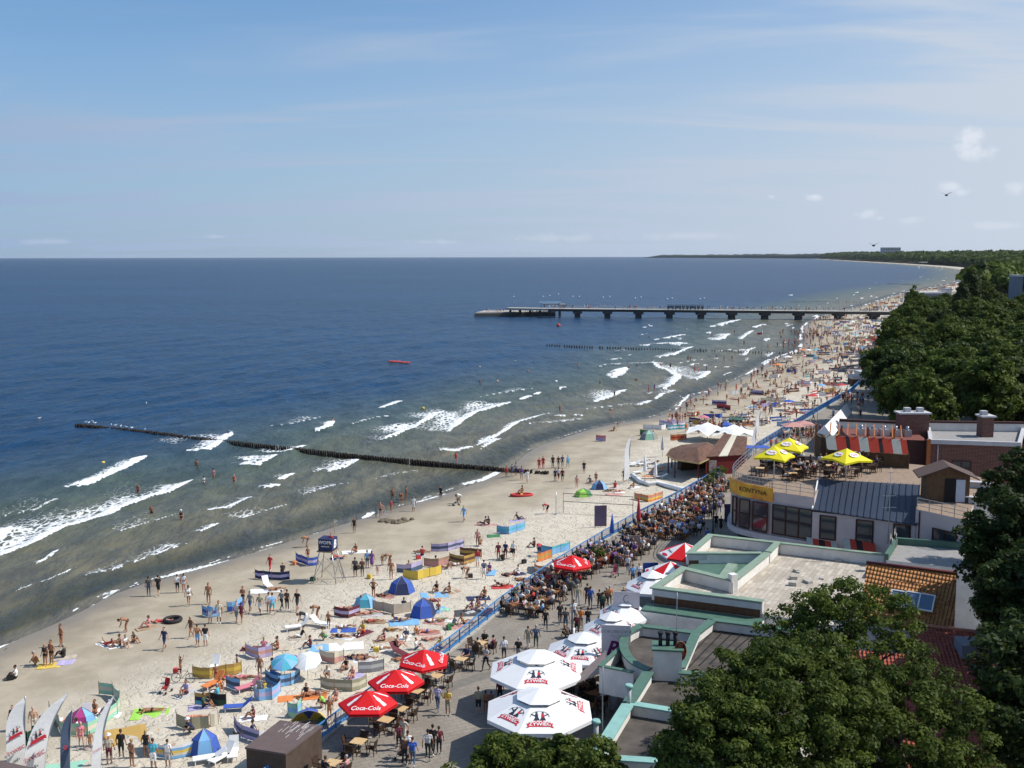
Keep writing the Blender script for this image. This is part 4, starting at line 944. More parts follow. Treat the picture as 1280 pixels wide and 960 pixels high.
# gabled hut on that terrace
p = PZ(1188, 628, 8.5); t = thing('terrace_hut', 'small timber hut with a brown gabled roof on the pink restaurant terrace', 'hut', (p.x, p.y + 1.3, 8.5), R(-12))
b = MB(); b.box((0, 0, 1.2), (3.6, 2.4, 2.4)); b.add([(-1.8, -1.2, 2.4), (1.8, -1.2, 2.4), (0, -1.2, 3.1), (-1.8, 1.2, 2.4), (1.8, 1.2, 2.4), (0, 1.2, 3.1)], [(0, 1, 2), (5, 4, 3), (0, 2, 5, 3), (1, 4, 5, 2)]); b.build('hut_wall', M('hut_wood', (.15, .085, .045), .8, var=.25), t)
b = MB(); b.add([(-2.5, -1.6, 2.2), (0, -1.6, 3.25), (0, 1.6, 3.25), (-2.5, 1.6, 2.2), (-2.5, -1.6, 2.1), (0, -1.6, 3.15), (0, 1.6, 3.15), (-2.5, 1.6, 2.1)], [(0, 1, 2, 3), (7, 6, 5, 4), (0, 4, 5, 1), (0, 3, 7, 4), (3, 2, 6, 7)])
b.add([(2.5, -1.6, 2.2), (0, -1.6, 3.25), (0, 1.6, 3.25), (2.5, 1.6, 2.2), (2.5, -1.6, 2.1), (0, -1.6, 3.15), (0, 1.6, 3.15), (2.5, 1.6, 2.1)], [(3, 2, 1, 0), (4, 5, 6, 7), (1, 5, 4, 0), (4, 7, 3, 0), (7, 6, 2, 3)]); b.build('hut_roof', M('hut_roof', (.105, .07, .06), .85, var=.12), t)
b = MB(); b.box((.25, -1.23, 1.05), (1.0, .06, 2.1)); b.build('doorway', M('dark_void'), t); b = MB(); b.box((1.05, -1.26, 1.05), (.75, .08, 2.0)); b.build('door', M('door_pale', (.55, .60, .70), .6, var=.05), t)
# pergola bar with striped valance
pa, pb = PZ(1034, 562, 10.0), PZ(1136, 568, 10.0); t = thing('pergola_bar', 'terrace bar under orange rafters with a red black and grey striped valance', 'bar', (pa.x, pa.y, ZC)); io = Matrix.Translation(-Vector(t.location))
b = MB(); cols = [2, 0, 1, 0, 2, 0, 1, 0, 2, 0]; wds = [1.3, 1.3, .5, 1.2, 1.2, 1.3, .5, 1.2, 1.1, .8]; T_ = sum(wds); acc = 0
for c_, w_ in zip(cols, wds):
 p, q_ = pa.lerp(pb, acc / T_), pa.lerp(pb, (acc + w_) / T_); acc += w_; u = Vector((0, .8, 1.35)); th = Vector((0, .05, 0))
 b.add([p, q_, q_ + u, p + u, p + th, q_ + th, q_ + u + th, p + u + th], [(0, 1, 2, 3), (7, 6, 5, 4), (0, 4, 5, 1), (3, 2, 6, 7)], c_)
o = b.build('valance', [M('awning_red'), M('awning_dark'), M('awning_grey')], t); o.matrix_parent_inverse = io
b = MB()
for k in range(9):
 p = pa.lerp(pb, (k + .5) / 9) + Vector((0, .8, 1.42)); b.bar(p, p + Vector((1.2, 3.6, .7)), .12, .2)
for k in range(4): p = pa.lerp(pb, k / 3) + Vector((0, 4.2, 2.0)); b.bar((p.x, p.y, ZC), p, .15)
o = b.build('rafters', M('rafter_orange', (.40, .13, .04), .7, var=.15), t); o.matrix_parent_inverse = io
b = MB(); q0, q1 = pa.lerp(pb, .45), pb; b.prism([(pa.x, pa.y + 2.2), (pb.x, pb.y + 2.2), (pb.x, pb.y + 4), (pa.x, pa.y + 4)], ZC, 10.9, 0); b.prism([(q0.x, q0.y + .2), (q1.x, q1.y + .2), (q1.x, q1.y + .5), (q0.x, q0.y + .5)], ZC, 9.9, 0)
o = b.build('bar_front', M('bar_wood', (.10, .06, .03), .8, var=.25), t); o.matrix_parent_inverse = io
for k in (.0, .45, 1.0): p = pa.lerp(pb, k); b = MB(); b.bar((p.x, p.y, ZC), (p.x, p.y, 10.1), .12); o = b.build('post', M('brown_wood'), t); o.matrix_parent_inverse = io
p = PZ(1093, 583, 9.35); t = thing('life_ring', 'black and white life ring hung on the dark wooden bar front', 'life ring', (p.x, pa.y + .02, 9.35))
b = MB(); b.tube([(.42 * math.cos(a), -.02, .42 * math.sin(a)) for a in np.linspace(0, 2 * PI, 16, endpoint=False)], .11, 6, closed=True); b.build('ring', M('white_paint'), t)

# --- dark brick building behind
tD = thing('brick_building', 'dark brown brick block with a pale parapet and brick chimney stack', 'building', (*xy(PD(1215, 560, 120)), ZP)); iD = Matrix.Translation(-Vector(tD.location))
fl, fr = PD(1163, 556, 118), PD(1274, 556, 116); zf = PD(1200, 551, 117).z; bl_, br_ = PD(1160, 556, 127), PD(1278, 556, 126)
b = MB(); b.prism([xy(fl), xy(fr), xy(br_), xy(bl_)], ZP - .3, zf - .5, 0, 1); relp(b, 'wall', [M('brown_brick'), M('gravel_roof')], tD)
b = MB(); b.ribbon([xy(bl_), xy(fl), xy(fr), xy(br_)], zf - .49, zf, .4, 0); relp(b, 'front_parapet', [M('grey_render')], tD)
b = MB(); b.ribbon([xy(bl_), xy(br_)], zf - .48, zf + .5, .35, 0); relp(b, 'rear_parapet', [M('white_render')], tD)
b = MB(); b.ribbon([xy(bl_), xy(br_)], zf + .5, zf + .72, .6, 0); relp(b, 'rear_coping', [M('frame_brown')], tD)
for (px0, px1, h, d) in ((1125, 1161, 2.0, 124), (1228, 1242, 1.9, 122)):
 a, c = PD(px0, 540, d), PD(px1, 540, d); b = MB(); b.prism([xy(a), xy(c), (c.x, c.y + 1.6), (a.x, a.y + 1.6)], zf - 2, zf + h, 0); ch = relp(b, 'chimney', [M('brown_brick')], tD)
 b = MB(); b.prism([(a.x - .2, a.y - .2), (c.x + .2, c.y - .2), (c.x + .2, c.y + 1.8), (a.x - .2, a.y + 1.8)], zf + h, zf + h + .18, 0)
 for k in range(2 if px1 - px0 > 20 else 1):
  e = lin((a.x, a.y + .8), (c.x, c.y + .8), .3 + .45 * k); b.box((e[0], e[1], zf + h + .45), (.7, .7, .5))
 b.build('chimney_cap', M('grey_render'), ch).matrix_parent_inverse = Matrix.Identity(4)
o = window(tD, lin(xy(fl), xy(fr), .26), lin(xy(fl), xy(fr), .47), zf - 4.0, zf - 2.4, 2, 2, 'frame_brown', 'curtain_pane' if 'curtain_pane' in MATS else 'glass'); o.matrix_parent_inverse = iD
b = MB(); e = lin(xy(fl), xy(fr), .085); b.tube([(e[0], e[1] - .1, zf - 4), (e[0], e[1] - .1, zf - .6)], .07, 6); relp(b, 'downpipe', [M('grey_render')], tD)
b = MB(); b.ribbon([lin(xy(fl), xy(fr), .0), lin(xy(fl), xy(fr), -.04)], ZP, zf, .5, 0); relp(b, 'corner_pier', [M('rafter_orange')], tD)
landmark((fl.x, fl.y), 'the dark brick building')
# low dark-roofed pavilions between the brick block and the promenade
tE = thing('pavilion_building', 'low pavilion with white band and dark cornice behind the striped bar', 'building', (*xy(PD(1085, 530, 138)), ZP))
a, c = PD(1048, 540, 127), PD(1130, 540, 125); z_ = PD(1080, 523.5, 135).z; dpt = 8
poly = [xy(a), xy(c), (c.x + 2, c.y + dpt), (a.x + 2.6, a.y + dpt)]
b = MB(); b.prism(poly, ZP, z_ - 1.3, 0, 1); relp(b, 'wall', [M('brown_brick'), M('gravel_roof')], tE); b = MB(); b.ribbon([poly[3], poly[2]], z_ - 1.28, z_ - .3, .3, 0); relp(b, 'white_band', [M('white_render')], tE)
b = MB(); b.ribbon([poly[3], poly[2]], z_ - .3, z_, .7, 0); relp(b, 'cornice', [M('frame_brown')], tE)
tF = thing('kitchen_building', 'flat brown building with roof ducts beside the brick chimney', 'building', (*xy(PD(1130, 545, 124)), ZP))
a, c = PD(1062, 545, 122), PD(1160, 545, 120); z_ = PD(1110, 545, 122).z - .2
poly = [xy(a), xy(c), (c.x + 1, c.y + 7), (a.x + 1, a.y + 7)]; b = MB(); b.prism(poly, ZP, z_, 0, 1); relp(b, 'wall', [M('frame_brown'), M('roof_rust', (.20, .07, .055), .85, var=.2)], tF)
rnd = random.Random(4)
for k in range(5):
 e = lin(lin(poly[0], poly[1], .2 + k * .15), lin(poly[3], poly[2], .2 + k * .15), .35); b = MB(); b.box((e[0], e[1], z_ + .4), (rnd.uniform(.8, 1.5), .9, .8), 0, R(-4)); b.tube([(e[0], e[1], z_ + .7), (e[0], e[1], z_ + 1.2)], .2, 8, 0); relp(b, 'roof_duct', [M('steel')], tF)
# --- house with orange and red tiled roofs among the trees
tH = thing('tiled_house', 'house with an orange tiled upper roof and a darker red tiled lower roof', 'house', (*xy(PD(1130, 740, 72)), ZP)); iH = Matrix.Translation(-Vector(tH.location))
h0, h1 = PZ(1083, 703, 8.3), PZ(1196, 716, 8.3); k0, k1 = PZ(1076, 776, 5.2), PZ(1192, 797, 5.2)
o = quad_uv(tH, 'upper_roof', [k0, k1, h1, h0], M('orange_tiles')); o.matrix_parent_inverse = iH
b = MB(); b.tube([h0, h1], .12, 6); b.tube([k0 + Vector((0, -.1, 0)), k1 + Vector((0, -.1, 0))], .09, 6); relp(b, 'ridge', [M('dark_red')], tH)
def onroof(px, py):
 n = (k1 - k0).cross(h0 - k0).normalized(); d = ray(px, py); t_ = (k0 - Vector((0, 0, CAMH))).dot(n) / d.dot(n); return Vector((0, 0, CAMH)) + d * t_, n if n.z > 0 else -n
X_ = (k1 - k0).normalized()
for i, (px, py) in enumerate(((1122, 749), (1140, 751), (1158, 754))):
 c, n = onroof(px, py); Y_ = n.cross(X_); b = MB(); Mx = Matrix((X_, Y_, n)).transposed().to_4x4(); Mx.translation = c + n * .08
 for (cx, cy, w_, h_) in ((0, .62, 1.0, .08), (0, -.62, 1.0, .08), (.46, 0, .08, 1.16), (-.46, 0, .08, 1.16)): b.box((0, 0, 0), (w_, h_, .12), 0, M4=Mx @ Matrix.Translation((cx, cy, 0)))
 f = relp(b, 'skylight', [M('white_paint')], tH); g = MB(); g.box((0, 0, 0), (.84, 1.16, .05), 0, M4=Mx); g.build('pane', M('blue_glass'), f).matrix_parent_inverse = Matrix.Identity(4)
q0, q1 = PZ(1140, 780, 5.6), PZ(1300, 800, 5.6); s0, s1 = PZ(1120, 1010, 2.2), PZ(1300, 1030, 2.2)
o = quad_uv(tH, 'lower_roof', [s0, s1, q1, q0], M('red_tiles')); o.matrix_parent_inverse = iH
b = MB(); b.tube([q0, q1], .14, 6); relp(b, 'lower_ridge', [M('dish_rust')], tH)
g0, g1 = PZ(950, 800, 5.0), PZ(1150, 820, 5.0); g2, g3 = PZ(940, 880, 3.4), PZ(1140, 900, 3.4)
o = quad_uv(tH, 'side_roof', [g2, g3, g1, g0], M('red_tiles')); o.matrix_parent_inverse = iH
b = MB(); b.prism([xy(k0) , xy(k1), xy(h1), xy(h0)], ZP, 5.0, 0); relp(b, 'wall', [M('grey_render')], tH)
c = PZ(1211, 806, 5.6); b = MB(); b.box((c.x, c.y, 4.9), (1.3, 1.6, 1.9), 0, R(-6)); relp(b, 'dormer', [M('slate_dormer', (.16, .19, .24), .5, var=.08)], tH)
for (px, py, z_) in ((1197, 882, 4.0),):
 c = PZ(px, py, z_); b = MB(); b.box((c.x, c.y, z_), (1.3, .2, 1.2)); o = relp(b, 'window', [M('frame_brown')], tH); b = MB(); b.box((c.x + .28, c.y - .12, z_), (.5, .06, .95)); b.build('pane', M('blue_glass'), o).matrix_parent_inverse = Matrix.Identity(4)
landmark((k1.x, k1.y), 'the orange tiled roof')
# grey flat link roof with dishes and antenna between the orange roof and the pink wall
tG = thing('link_building', 'low annexe with a plain grey flat roof behind the orange tiles', 'building', (*xy(PZ(1130, 690, 6.2)), ZP))
poly = [Cp(1108, 700, 6.0), Cp(1240, 715, 6.0), Cp(1225, 688, 6.0), Cp(1120, 680, 6.0)]
b = MB(); b.prism(poly, ZP, 6.0, 0, 1); relp(b, 'wall', [M('white_render'), M('gravel_roof')], tG); b = MB(); b.ribbon([poly[3], poly[2]], 6.0, 6.55, .3, 0); b.ribbon([poly[0], lin(poly[0], poly[3], .96)], 6.003, 6.5, .3, 0); relp(b, 'parapet', [M('green_coping')], tG)
mast('aerial_mast', 'tall aerial mast with cross bars in front of the navy metal roof', 1110, 675, 6.3, 6.2, 4)
for (px, py, lb) in ((1114, 676, 'left one of two white satellite dishes by the tall aerial mast'), (1119, 670, 'right one of two white satellite dishes by the tall aerial mast')):
 c = PZ(px, py, 7.0); t = thing('satellite_dish', lb, 'satellite dish', (c.x, c.y, 6.3)); b = MB(); n = 14; vs = [(.06, 0, .9)] + [(0, .28 * math.cos(2 * PI * i / n), .9 + .55 * math.sin(2 * PI * i / n)) for i in range(n)]
 b.add(vs, [(0, 1 + i, 1 + (i + 1) % n) for i in range(n)] + [(0, 1 + (i + 1) % n, 1 + i) for i in range(n)], 0, True); b.build('dish', M('white_paint'), t); b = MB(); b.tube([(.1, 0, -.3), (.1, 0, .9)], .03, 6); b.build('pole', M('steel'), t)
b = MB(); p = PZ(1108, 655, 6.6); pts = [xy(PZ(1098, 700, 6.3)), xy(PZ(1104, 662, 6.3))]
# --- pier
ZPR = 4.2
pd = [PZ(1150, 389, ZPR), PZ(1128, 388.6, ZPR), PZ(1040, 386.8, ZPR), PZ(960, 385.4, ZPR), PZ(878, 384.0, ZPR), PZ(797, 382.6, ZPR), PZ(720, 381, ZPR)]
pstart = PZ(1165, 391.0, ZPR); y_of = np.interp
colpx = [(1128, 399.4), (1088, 400.0), (1048, 400.2), (1004, 401), (961, 400.5), (917, 399.5), (878, 399), (837, 398), (797, 397), (758, 396.3), (721, 396)]
cp_ = [PZ(a, c, 0.0) for a, c in colpx]
# straight axis fitted through the columns
xs = np.array([p.x for p in cp_]); ys = np.array([p.y for p in cp_]); kf = np.polyfit(xs, ys, 1)
tP = thing('pier', 'long concrete pier on broad columns reaching out into the sea', 'pier', (cp_[0].x, kf[0] * cp_[0].x + kf[1], 0)); iP = Matrix.Translation(-Vector(tP.location))
ax = lambda x: (x, kf[0] * x + kf[1]); xe, xs_ = cp_[-1].x - 14, cp_[0].x + 22
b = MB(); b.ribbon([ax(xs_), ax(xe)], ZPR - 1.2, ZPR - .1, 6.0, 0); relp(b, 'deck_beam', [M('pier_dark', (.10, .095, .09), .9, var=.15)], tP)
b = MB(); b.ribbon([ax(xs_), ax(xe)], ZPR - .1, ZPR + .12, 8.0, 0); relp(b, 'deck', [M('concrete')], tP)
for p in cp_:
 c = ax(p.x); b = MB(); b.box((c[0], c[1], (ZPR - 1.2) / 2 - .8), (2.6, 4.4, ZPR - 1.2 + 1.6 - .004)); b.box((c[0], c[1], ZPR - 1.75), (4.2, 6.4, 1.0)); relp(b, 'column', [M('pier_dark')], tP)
for off in (3.8, -3.8): railing(tP, [ax(xs_), ax(xe)], ZPR + .12, 1.0, 'white_paint', 4.0, 2); tP.children[-1].location = (0, off, 0)
w0, w1 = PZ(593, 394, .8), PZ(694, 392.0, .8); 
b = MB(); b.prism([(w0.x, w0.y), (w1.x, w1.y - 4), (w1.x, w1.y + 16), (w0.x + 4, w0.y + 22)], -1.5, 1.6, 0); relp(b, 'wharf', [M('pier_dark')], tP)
b = MB(); b.prism([(w0.x + .4, w0.y + .6), (w1.x, w1.y - 3.6), (w1.x, w1.y + 15.6), (w0.x + 4.4, w0.y + 21.6)], 1.604, 2.1, 0); relp(b, 'wharf_deck', [M('wharf_pale', (.40, .37, .33), .9, var=.3, scale=.4)], tP)
e1_ = PZ(635, 384, ZPR); b = MB(); b.ribbon([ax(xe + 1), (e1_.x, e1_.y - 6)], ZPR - .9, ZPR + .1, 7, 0); relp(b, 'head_deck', [M('concrete')], tP)
rnd = random.Random(8)
for k in range(6):
 px = 638 + k * 12; p = PZ(px, 393, 0); b = MB(); b.box((p.x, w0.y + 6, 1.2), (1.2, 1.2, ZPR + .9)); relp(b, 'column', [M('pier_dark')], tP)
for (px0, px1, z0_, mt_) in ((672, 698, 2.6, 'roof_blue'), (676, 703, 1.6, 'wharf_pale')):
 M('roof_blue', (.22, .38, .52), .6, var=.05); a, c = PZ(px0, 381, ZPR), PZ(px1, 381, ZPR); b = MB(); yy = w0.y + 12 - z0_ * 2
 b.box(((a.x + c.x) / 2, yy, ZPR + z0_), (c.x - a.x, 5, .25)); 
 for e in (a.x + 1, c.x - 1): b.box((e, yy, ZPR + z0_ / 2), (.4, 4, z0_))
 relp(b, 'pavilion_roof', [M(mt_)], tP)
landmark((cp_[5].x, cp_[5].y), 'the long pier')
for (px0, px1, col, nm, lb) in ((825, 869, 'navy_metal', 'tourist_train', 'dark road train with many windows standing on the pier deck'),):
 a, c = PZ(px0, 384, ZPR), PZ(px1, 384, ZPR); t = thing(nm, lb, 'road train', (a.x, ax(a.x)[1], ZPR + .12), math.atan(kf[0]))
 for k in range(5):
  b = MB(); L_ = (c.x - a.x) / 5; b.box((L_ * k + L_ / 2, 0, 1.1), (L_ * .88, 2, .9)); b.box((L_ * k + L_ / 2, 0, 2.2), (L_ * .9, 2.2, .15))
  for e in (.1, .37, .63, .9): b.box((L_ * (k + e), 0, 1.85), (.12, 1.9, .6))
  for e in (.2, .8): b.tube([(L_ * (k + e), -1.0, .4), (L_ * (k + e), 1.0, .4)], .4, 8)
  b.build('carriage', M('navy_metal'), t)
# --- far buildings
def slab(name, label, px0, px1, ptop, d, dep, mt_, extra=None, z0=0):
 a, c = PD(px0, ptop, d), PD(px1, ptop, d); t = thing(name, label, 'building', (a.x, a.y, z0)); b = MB(); b.box(((c.x - a.x) / 2, dep / 2, (a.z - z0) / 2), (c.x - a.x, dep, a.z - z0)); b.build('wall', M(mt_), t)
 if extra:
  w_ = c.x - a.x; nf, nw = extra
  for f in range(nf):
   for k in range(nw):
    bb = MB(); bb.box((w_ * (k + .5) / nw, -.08, (a.z - z0) * (1 - (f + .6) / (nf + 1.2))), (w_ / nw * .55, .3, (a.z - z0) / (nf + 1.2) * .5)); bb.build('window', M('glass'), t)
 b = MB(); b.box((w_ / 2 if extra else (c.x - a.x) / 2, dep / 2, a.z - z0 + .4), ((c.x - a.x) * 1.02, dep + .6, .8)); b.build('roof', M('grey_render'), t); return t
slab('hotel', 'pale grey high hotel standing above the wood on the far coast', 1104, 1126, 309.5, 5400, 40, 'grey_render', (3, 8), 8)
slab('hotel', 'low pale hotel wing in the trees left of the high hotel', 1073, 1098, 316.5, 5800, 30, 'grey_render', (2, 8), 8)
slab('beach_pavilion', 'white pavilion at the foot of the far wood above the sand', 1151, 1160, 327.5, 3100, 20, 'white_render', None, 8)
slab('dark_building', 'dark flat topped block rising behind the park wood near the pier', 1144, 1182, 367.5, 520, 14, 'slate_dormer', (1, 4), 0)
slab('white_block', 'narrow pale block at the end of the dark flat topped building', 1184, 1190, 362.5, 535, 8, 'white_render', None, 0)
slab('concrete_tower', 'grey concrete tower top above the wood at the picture edge', 1270, 1279, 346, 440, 6, 'slate_dormer', None, 0)
slab('beach_kiosk', 'brown square kiosk on the sand by the wood edge', 1065, 1075, 474, 232, 3, 'brown_wood', None, .5)
slab('beach_kiosk', 'cream fronted kiosk beside the brown one by the wood', 1075, 1084, 469, 240, 4, 'white_render', None, .5)
slab('white_cabin', 'plain white cabin among the last windbreaks by the wood', 1085, 1097, 459, 262, 4, 'white_render', None, .5)
# marquee
p0, p1, p2_, p3_ = PZ(1021, 541, 3.6), PZ(1041, 546, 3.6), PZ(1064, 516, 3.6), PZ(1052, 511, 3.6); t = thing('marquee', 'long white marquee roof beside the promenade under the wood', 'marquee', (p0.x, p0.y, ZP)); im = Matrix.Translation(-Vector(t.location))
ra, rb = (p0 + p1) / 2 + Vector((0, 0, 1.3)), (p2_ + p3_) / 2 + Vector((0, 0, 1.3)); b = MB()
b.add([p0, p1, p2_, p3_, ra, rb], [(0, 1, 4), (1, 2, 5, 4), (2, 3, 5), (3, 0, 4, 5)]); o = b.build('canopy', M('tent_white', (.80, .80, .79), .7, var=.04), t); o.matrix_parent_inverse = im
b = MB()
for p in (p0, p1, p2_, p3_, (p0 + p3_) / 2, (p1 + p2_) / 2): b.tube([(p.x, p.y, ZP), (p.x, p.y, 3.6)], .05, 6)
o = b.build('poles', M('steel'), t); o.matrix_parent_inverse = im; landmark(xy(p1), 'the long white marquee')
# ------------------------------------------------------------------ furniture of the beach and the promenade
def C_(name, rgb, rough=.75, var=.06): return M(name, rgb, rough, var=var, scale=5)
PAL = {'white': (.80, .80, .79), 'cream': (.62, .56, .42), 'khaki': (.34, .32, .20), 'yellow': (.72, .50, .03), 'gold': (.50, .30, .05), 'orange': (.72, .20, .02), 'red': (.55, .02, .02), 'pink': (.68, .18, .24), 'rose': (.55, .26, .22),
       'magenta': (.48, .02, .22), 'purple': (.16, .05, .26), 'lilac': (.44, .38, .62), 'navy': (.015, .025, .10), 'blue': (.02, .09, .45), 'sky': (.16, .42, .74), 'turq': (.05, .42, .55), 'green': (.03, .20, .06), 'lime': (.32, .66, .05), 'mint': (.28, .58, .42),
       'dgreen': (.015, .07, .04), 'brown': (.13, .06, .03), 'tan': (.40, .25, .14), 'grey': (.24, .24, .25), 'dgrey': (.06, .06, .065), 'black': (.012, .012, .014), 'denim': (.06, .10, .18), 'maroon': (.14, .015, .03), 'beige': (.50, .42, .32), 'lgrey': (.5, .5, .5)}
def cm(k): return C_('cloth_' + k, tuple(.88 * c + .12 * (sum(PAL[k]) / 3) + .012 for c in PAL[k]))
CN = {'turq': 'turquoise', 'sky': 'light blue', 'dgreen': 'dark green', 'dgrey': 'dark grey', 'lgrey': 'light grey', 'lime': 'lime green', 'mint': 'mint green'}
def cn(k): return CN.get(k, k)
M('pole_wood', (.34, .24, .14), .8, var=.1); M('umb_red', (.60, .008, .012), .6, var=.04); M('umb_white', (.80, .80, .80), .6, var=.03); M('umb_grey', (.42, .46, .56), .7, var=.03); M('umb_yellow', (.78, .66, .015), .6, var=.04); M('ink_red', (.55, .03, .05), .6, var=0); M('ink_dark', (.03, .035, .05), .6, var=0); M('ink_white', (.82, .82, .82), .6, var=0)
M('rail_blue', (.07, .24, .52), .45, var=.08, scale=1); M('rail_pale', (.42, .55, .68), .5, var=.08); M('rattan', (.055, .03, .018), .7, var=.2); M('pine', (.60, .42, .22), .6, var=.12, scale=6); M('orange_wood', (.24, .10, .035), .6, var=.15)
M('plastic_white', (.80, .80, .80), .4, var=.02); M('rubber', (.015, .015, .015), .6, var=0)

# --- blue railing, in the stretches the photograph shows
def rail_thing(pts, label, strip=None):
 t = thing('promenade_railing', label, 'railing', (pts[0][0], pts[0][1], ZP + .12), 0, 'blue railing along the promenade'); io = Matrix.Translation(-Vector(t.location)); z = ZP + .12
 b = MB()
 for hz in (.98, .12): b.ribbon(pts, z + hz, z + hz + .07, .07)
 o = b.build('rails', M('rail_blue'), t); o.matrix_parent_inverse = io; b = MB(); nb = MB()
 for i in range(len(pts) - 1):
  L_ = math.dist(pts[i], pts[i + 1]); n = max(1, round(L_ / 1.9))
  for k in range(n): p = lin(pts[i], pts[i + 1], k / n); pb_ = MB(); pb_.bar((p[0], p[1], z - .05), (p[0], p[1], z + 1.04), .09); pb_.build('post', M('rail_blue'), t).matrix_parent_inverse = io
  n = max(1, round(L_ / .17))
  for k in range(n): p = lin(pts[i], pts[i + 1], k / n); nb.bar((p[0], p[1], z + .14), (p[0], p[1], z + .98), .028)
 o = nb.build('bars', M('rail_blue'), t); o.matrix_parent_inverse = io
 b = MB(); b.ribbon(pts, z - .02, z + .03, .10, off=.30); o = b.build('lower_rail', M('rail_blue'), t); o.matrix_parent_inverse = io
def sub(y0, y1):
 P = [p for p in RAIL if y0 < p[1] < y1]; ys = [p[1] for p in RAIL]; xs = [p[0] for p in RAIL]
 return [(float(np.interp(y0, ys, xs)), y0)] + P + [(float(np.interp(y1, ys, xs)), y1)]
rail_thing(sub(44, 80), 'blue railing stretch from the brown hut to the red parasols')
rail_thing(sub(80, 103), 'blue railing stretch beside the crowded brown café chairs'); rail_thing(sub(103, 128), 'blue railing stretch hung with white banners past the busy terrace'); rail_thing(sub(128, 150), 'blue railing stretch in front of the thatched beach bar')
rail_thing(sub(150, 232), 'farthest blue railing stretch beyond the rounded pink restaurant')
for i, (y0, y1, w_) in enumerate(((111, 116.5, 'hotel & restaurant'), (118, 123.5, 'plaza bar'), (124.5, 129, 'sun & sea'), (66.5, 69.5, 'piwo'))):
 P = sub(y0, y1); b = MB(); b.ribbon(P, ZP + .3, ZP + 1.05, .03, off=.12)
 o = b.build('banner', cm('white' if i != 2 else 'lilac')); tag(o, ('white banner with faint writing on the railing, nearest of the three by the busy terrace', 'white banner on the railing between two other banners by the busy terrace', 'lilac banner on the railing, the one closest to the beach bar', 'narrow white banner on the railing beneath the lowest red parasols')[i], 'banner', 'banners on the railing')

# --- cafe parasols
def panel_fn(a0, a1, r, zr, ra, ztop, lift=.012, u0=.5, v0=.5):
 """map letters (u right, v up) on the sloping panel between rim angles a0, a1, seen from outside with v towards the apex"""
 P0 = Vector((r * math.cos(a0), r * math.sin(a0), zr)); P1 = Vector((r * math.cos(a1), r * math.sin(a1), zr)); T = Vector((0, 0, ztop)); mid = (P0 + P1) / 2
 X = (P1 - P0).normalized(); Y = (T - mid).normalized(); n = X.cross(Y).normalized()
 return (lambda u, v: mid + X * u + Y * v + n * lift), (T - mid).length, (P1 - P0).length
BOTTLE = [(-.5, -1.6), (.5, -1.6), (.55, -1.2), (.42, -.3), (.52, .1), (.45, .5), (.22, .9), (.18, 1.5), (-.18, 1.5), (-.22, .9), (-.45, .5), (-.52, .1), (-.42, -.3), (-.55, -1.2)]
def red_parasol(p, r, label, rot, words):
 t = thing('cafe_parasol', label, 'parasol', p, rot, 'red café parasols by the railing'); zr, zt = 2.15, 2.95; n = 6; b = MB()
 rim = [Vector((r * math.cos(2 * PI * i / n), r * math.sin(2 * PI * i / n), zr)) for i in range(n)]; T = Vector((0, 0, zt)); dn = Vector((0, 0, -.05))
 b.add(rim + [T] + [q + dn for q in rim] + [T + dn], [(i, (i + 1) % n, n) for i in range(n)] + [(n + 1 + (i + 1) % n, n + 1 + i, 2 * n + 1) for i in range(n)] + [(i, n + 1 + i, n + 1 + (i + 1) % n, (i + 1) % n) for i in range(n)])
 for i in range(n):
  a, c = rim[i], rim[(i + 1) % n]; v = Vector((0, 0, -.16)); b.add([a, c, c + v, a + v], [(0, 1, 2, 3)])
 cp = b.build('canopy', M('umb_red'), t); tx = MB()
 for i in range(n):
  fn, H_, W_ = panel_fn(2 * PI * i / n, 2 * PI * (i + 1) / n, r, zr, 0, zt)
  if i in words: tx.text('Coca-Cola', lambda u, v: fn(u, v + H_ * .25), .42 * r / 1.85, .35, 0, .012)
  else: tx.add([fn(x * .26 * r / 1.85, y * .33 * r / 1.85 + H_ * .46) for x, y in BOTTLE], [tuple(range(len(BOTTLE)))])
 tx.build('canopy_print', M('ink_white'), cp)
 b = MB(); b.tube([(0, 0, 0), (0, 0, zt)], .035, 8); b.build('pole', M('steel'), t); b = MB(); b.tube([(0, 0, 0), (0, 0, .12)], .28, 12); b.build('base', M('concrete'), t)
 b = MB()
 for q in rim: b.bar((0, 0, zr + .35), q - Vector((0, 0, .06)), .025)
 b.build('ribs', M('steel'), t); return t
PRP = [(460, 878, 'lowest of the three red parasols in a row by the railing'), (495, 851, 'middle one of the three red parasols in a row by the railing'), (530, 825, 'upper one of the three red parasols in a row by the railing'), (715, 704, 'lone red parasol beside the orange striped windbreak')]
for i, (px, py, lb) in enumerate(PRP):
 p = PZ(px, py, ZP + 2.2); rot = R((0, 0, 30, 30)[i]); red_parasol((p.x, p.y, ZP), 1.8 if i < 3 else 1.85, lb, rot, {0: {4, 1}, 1: {4, 1}, 2: {3, 5, 1}, 3: {3, 5, 1}}[i]); landmark(p, ('the lowest red parasol', 'the middle red parasol', 'the upper red parasol', 'the lone red parasol')[i])
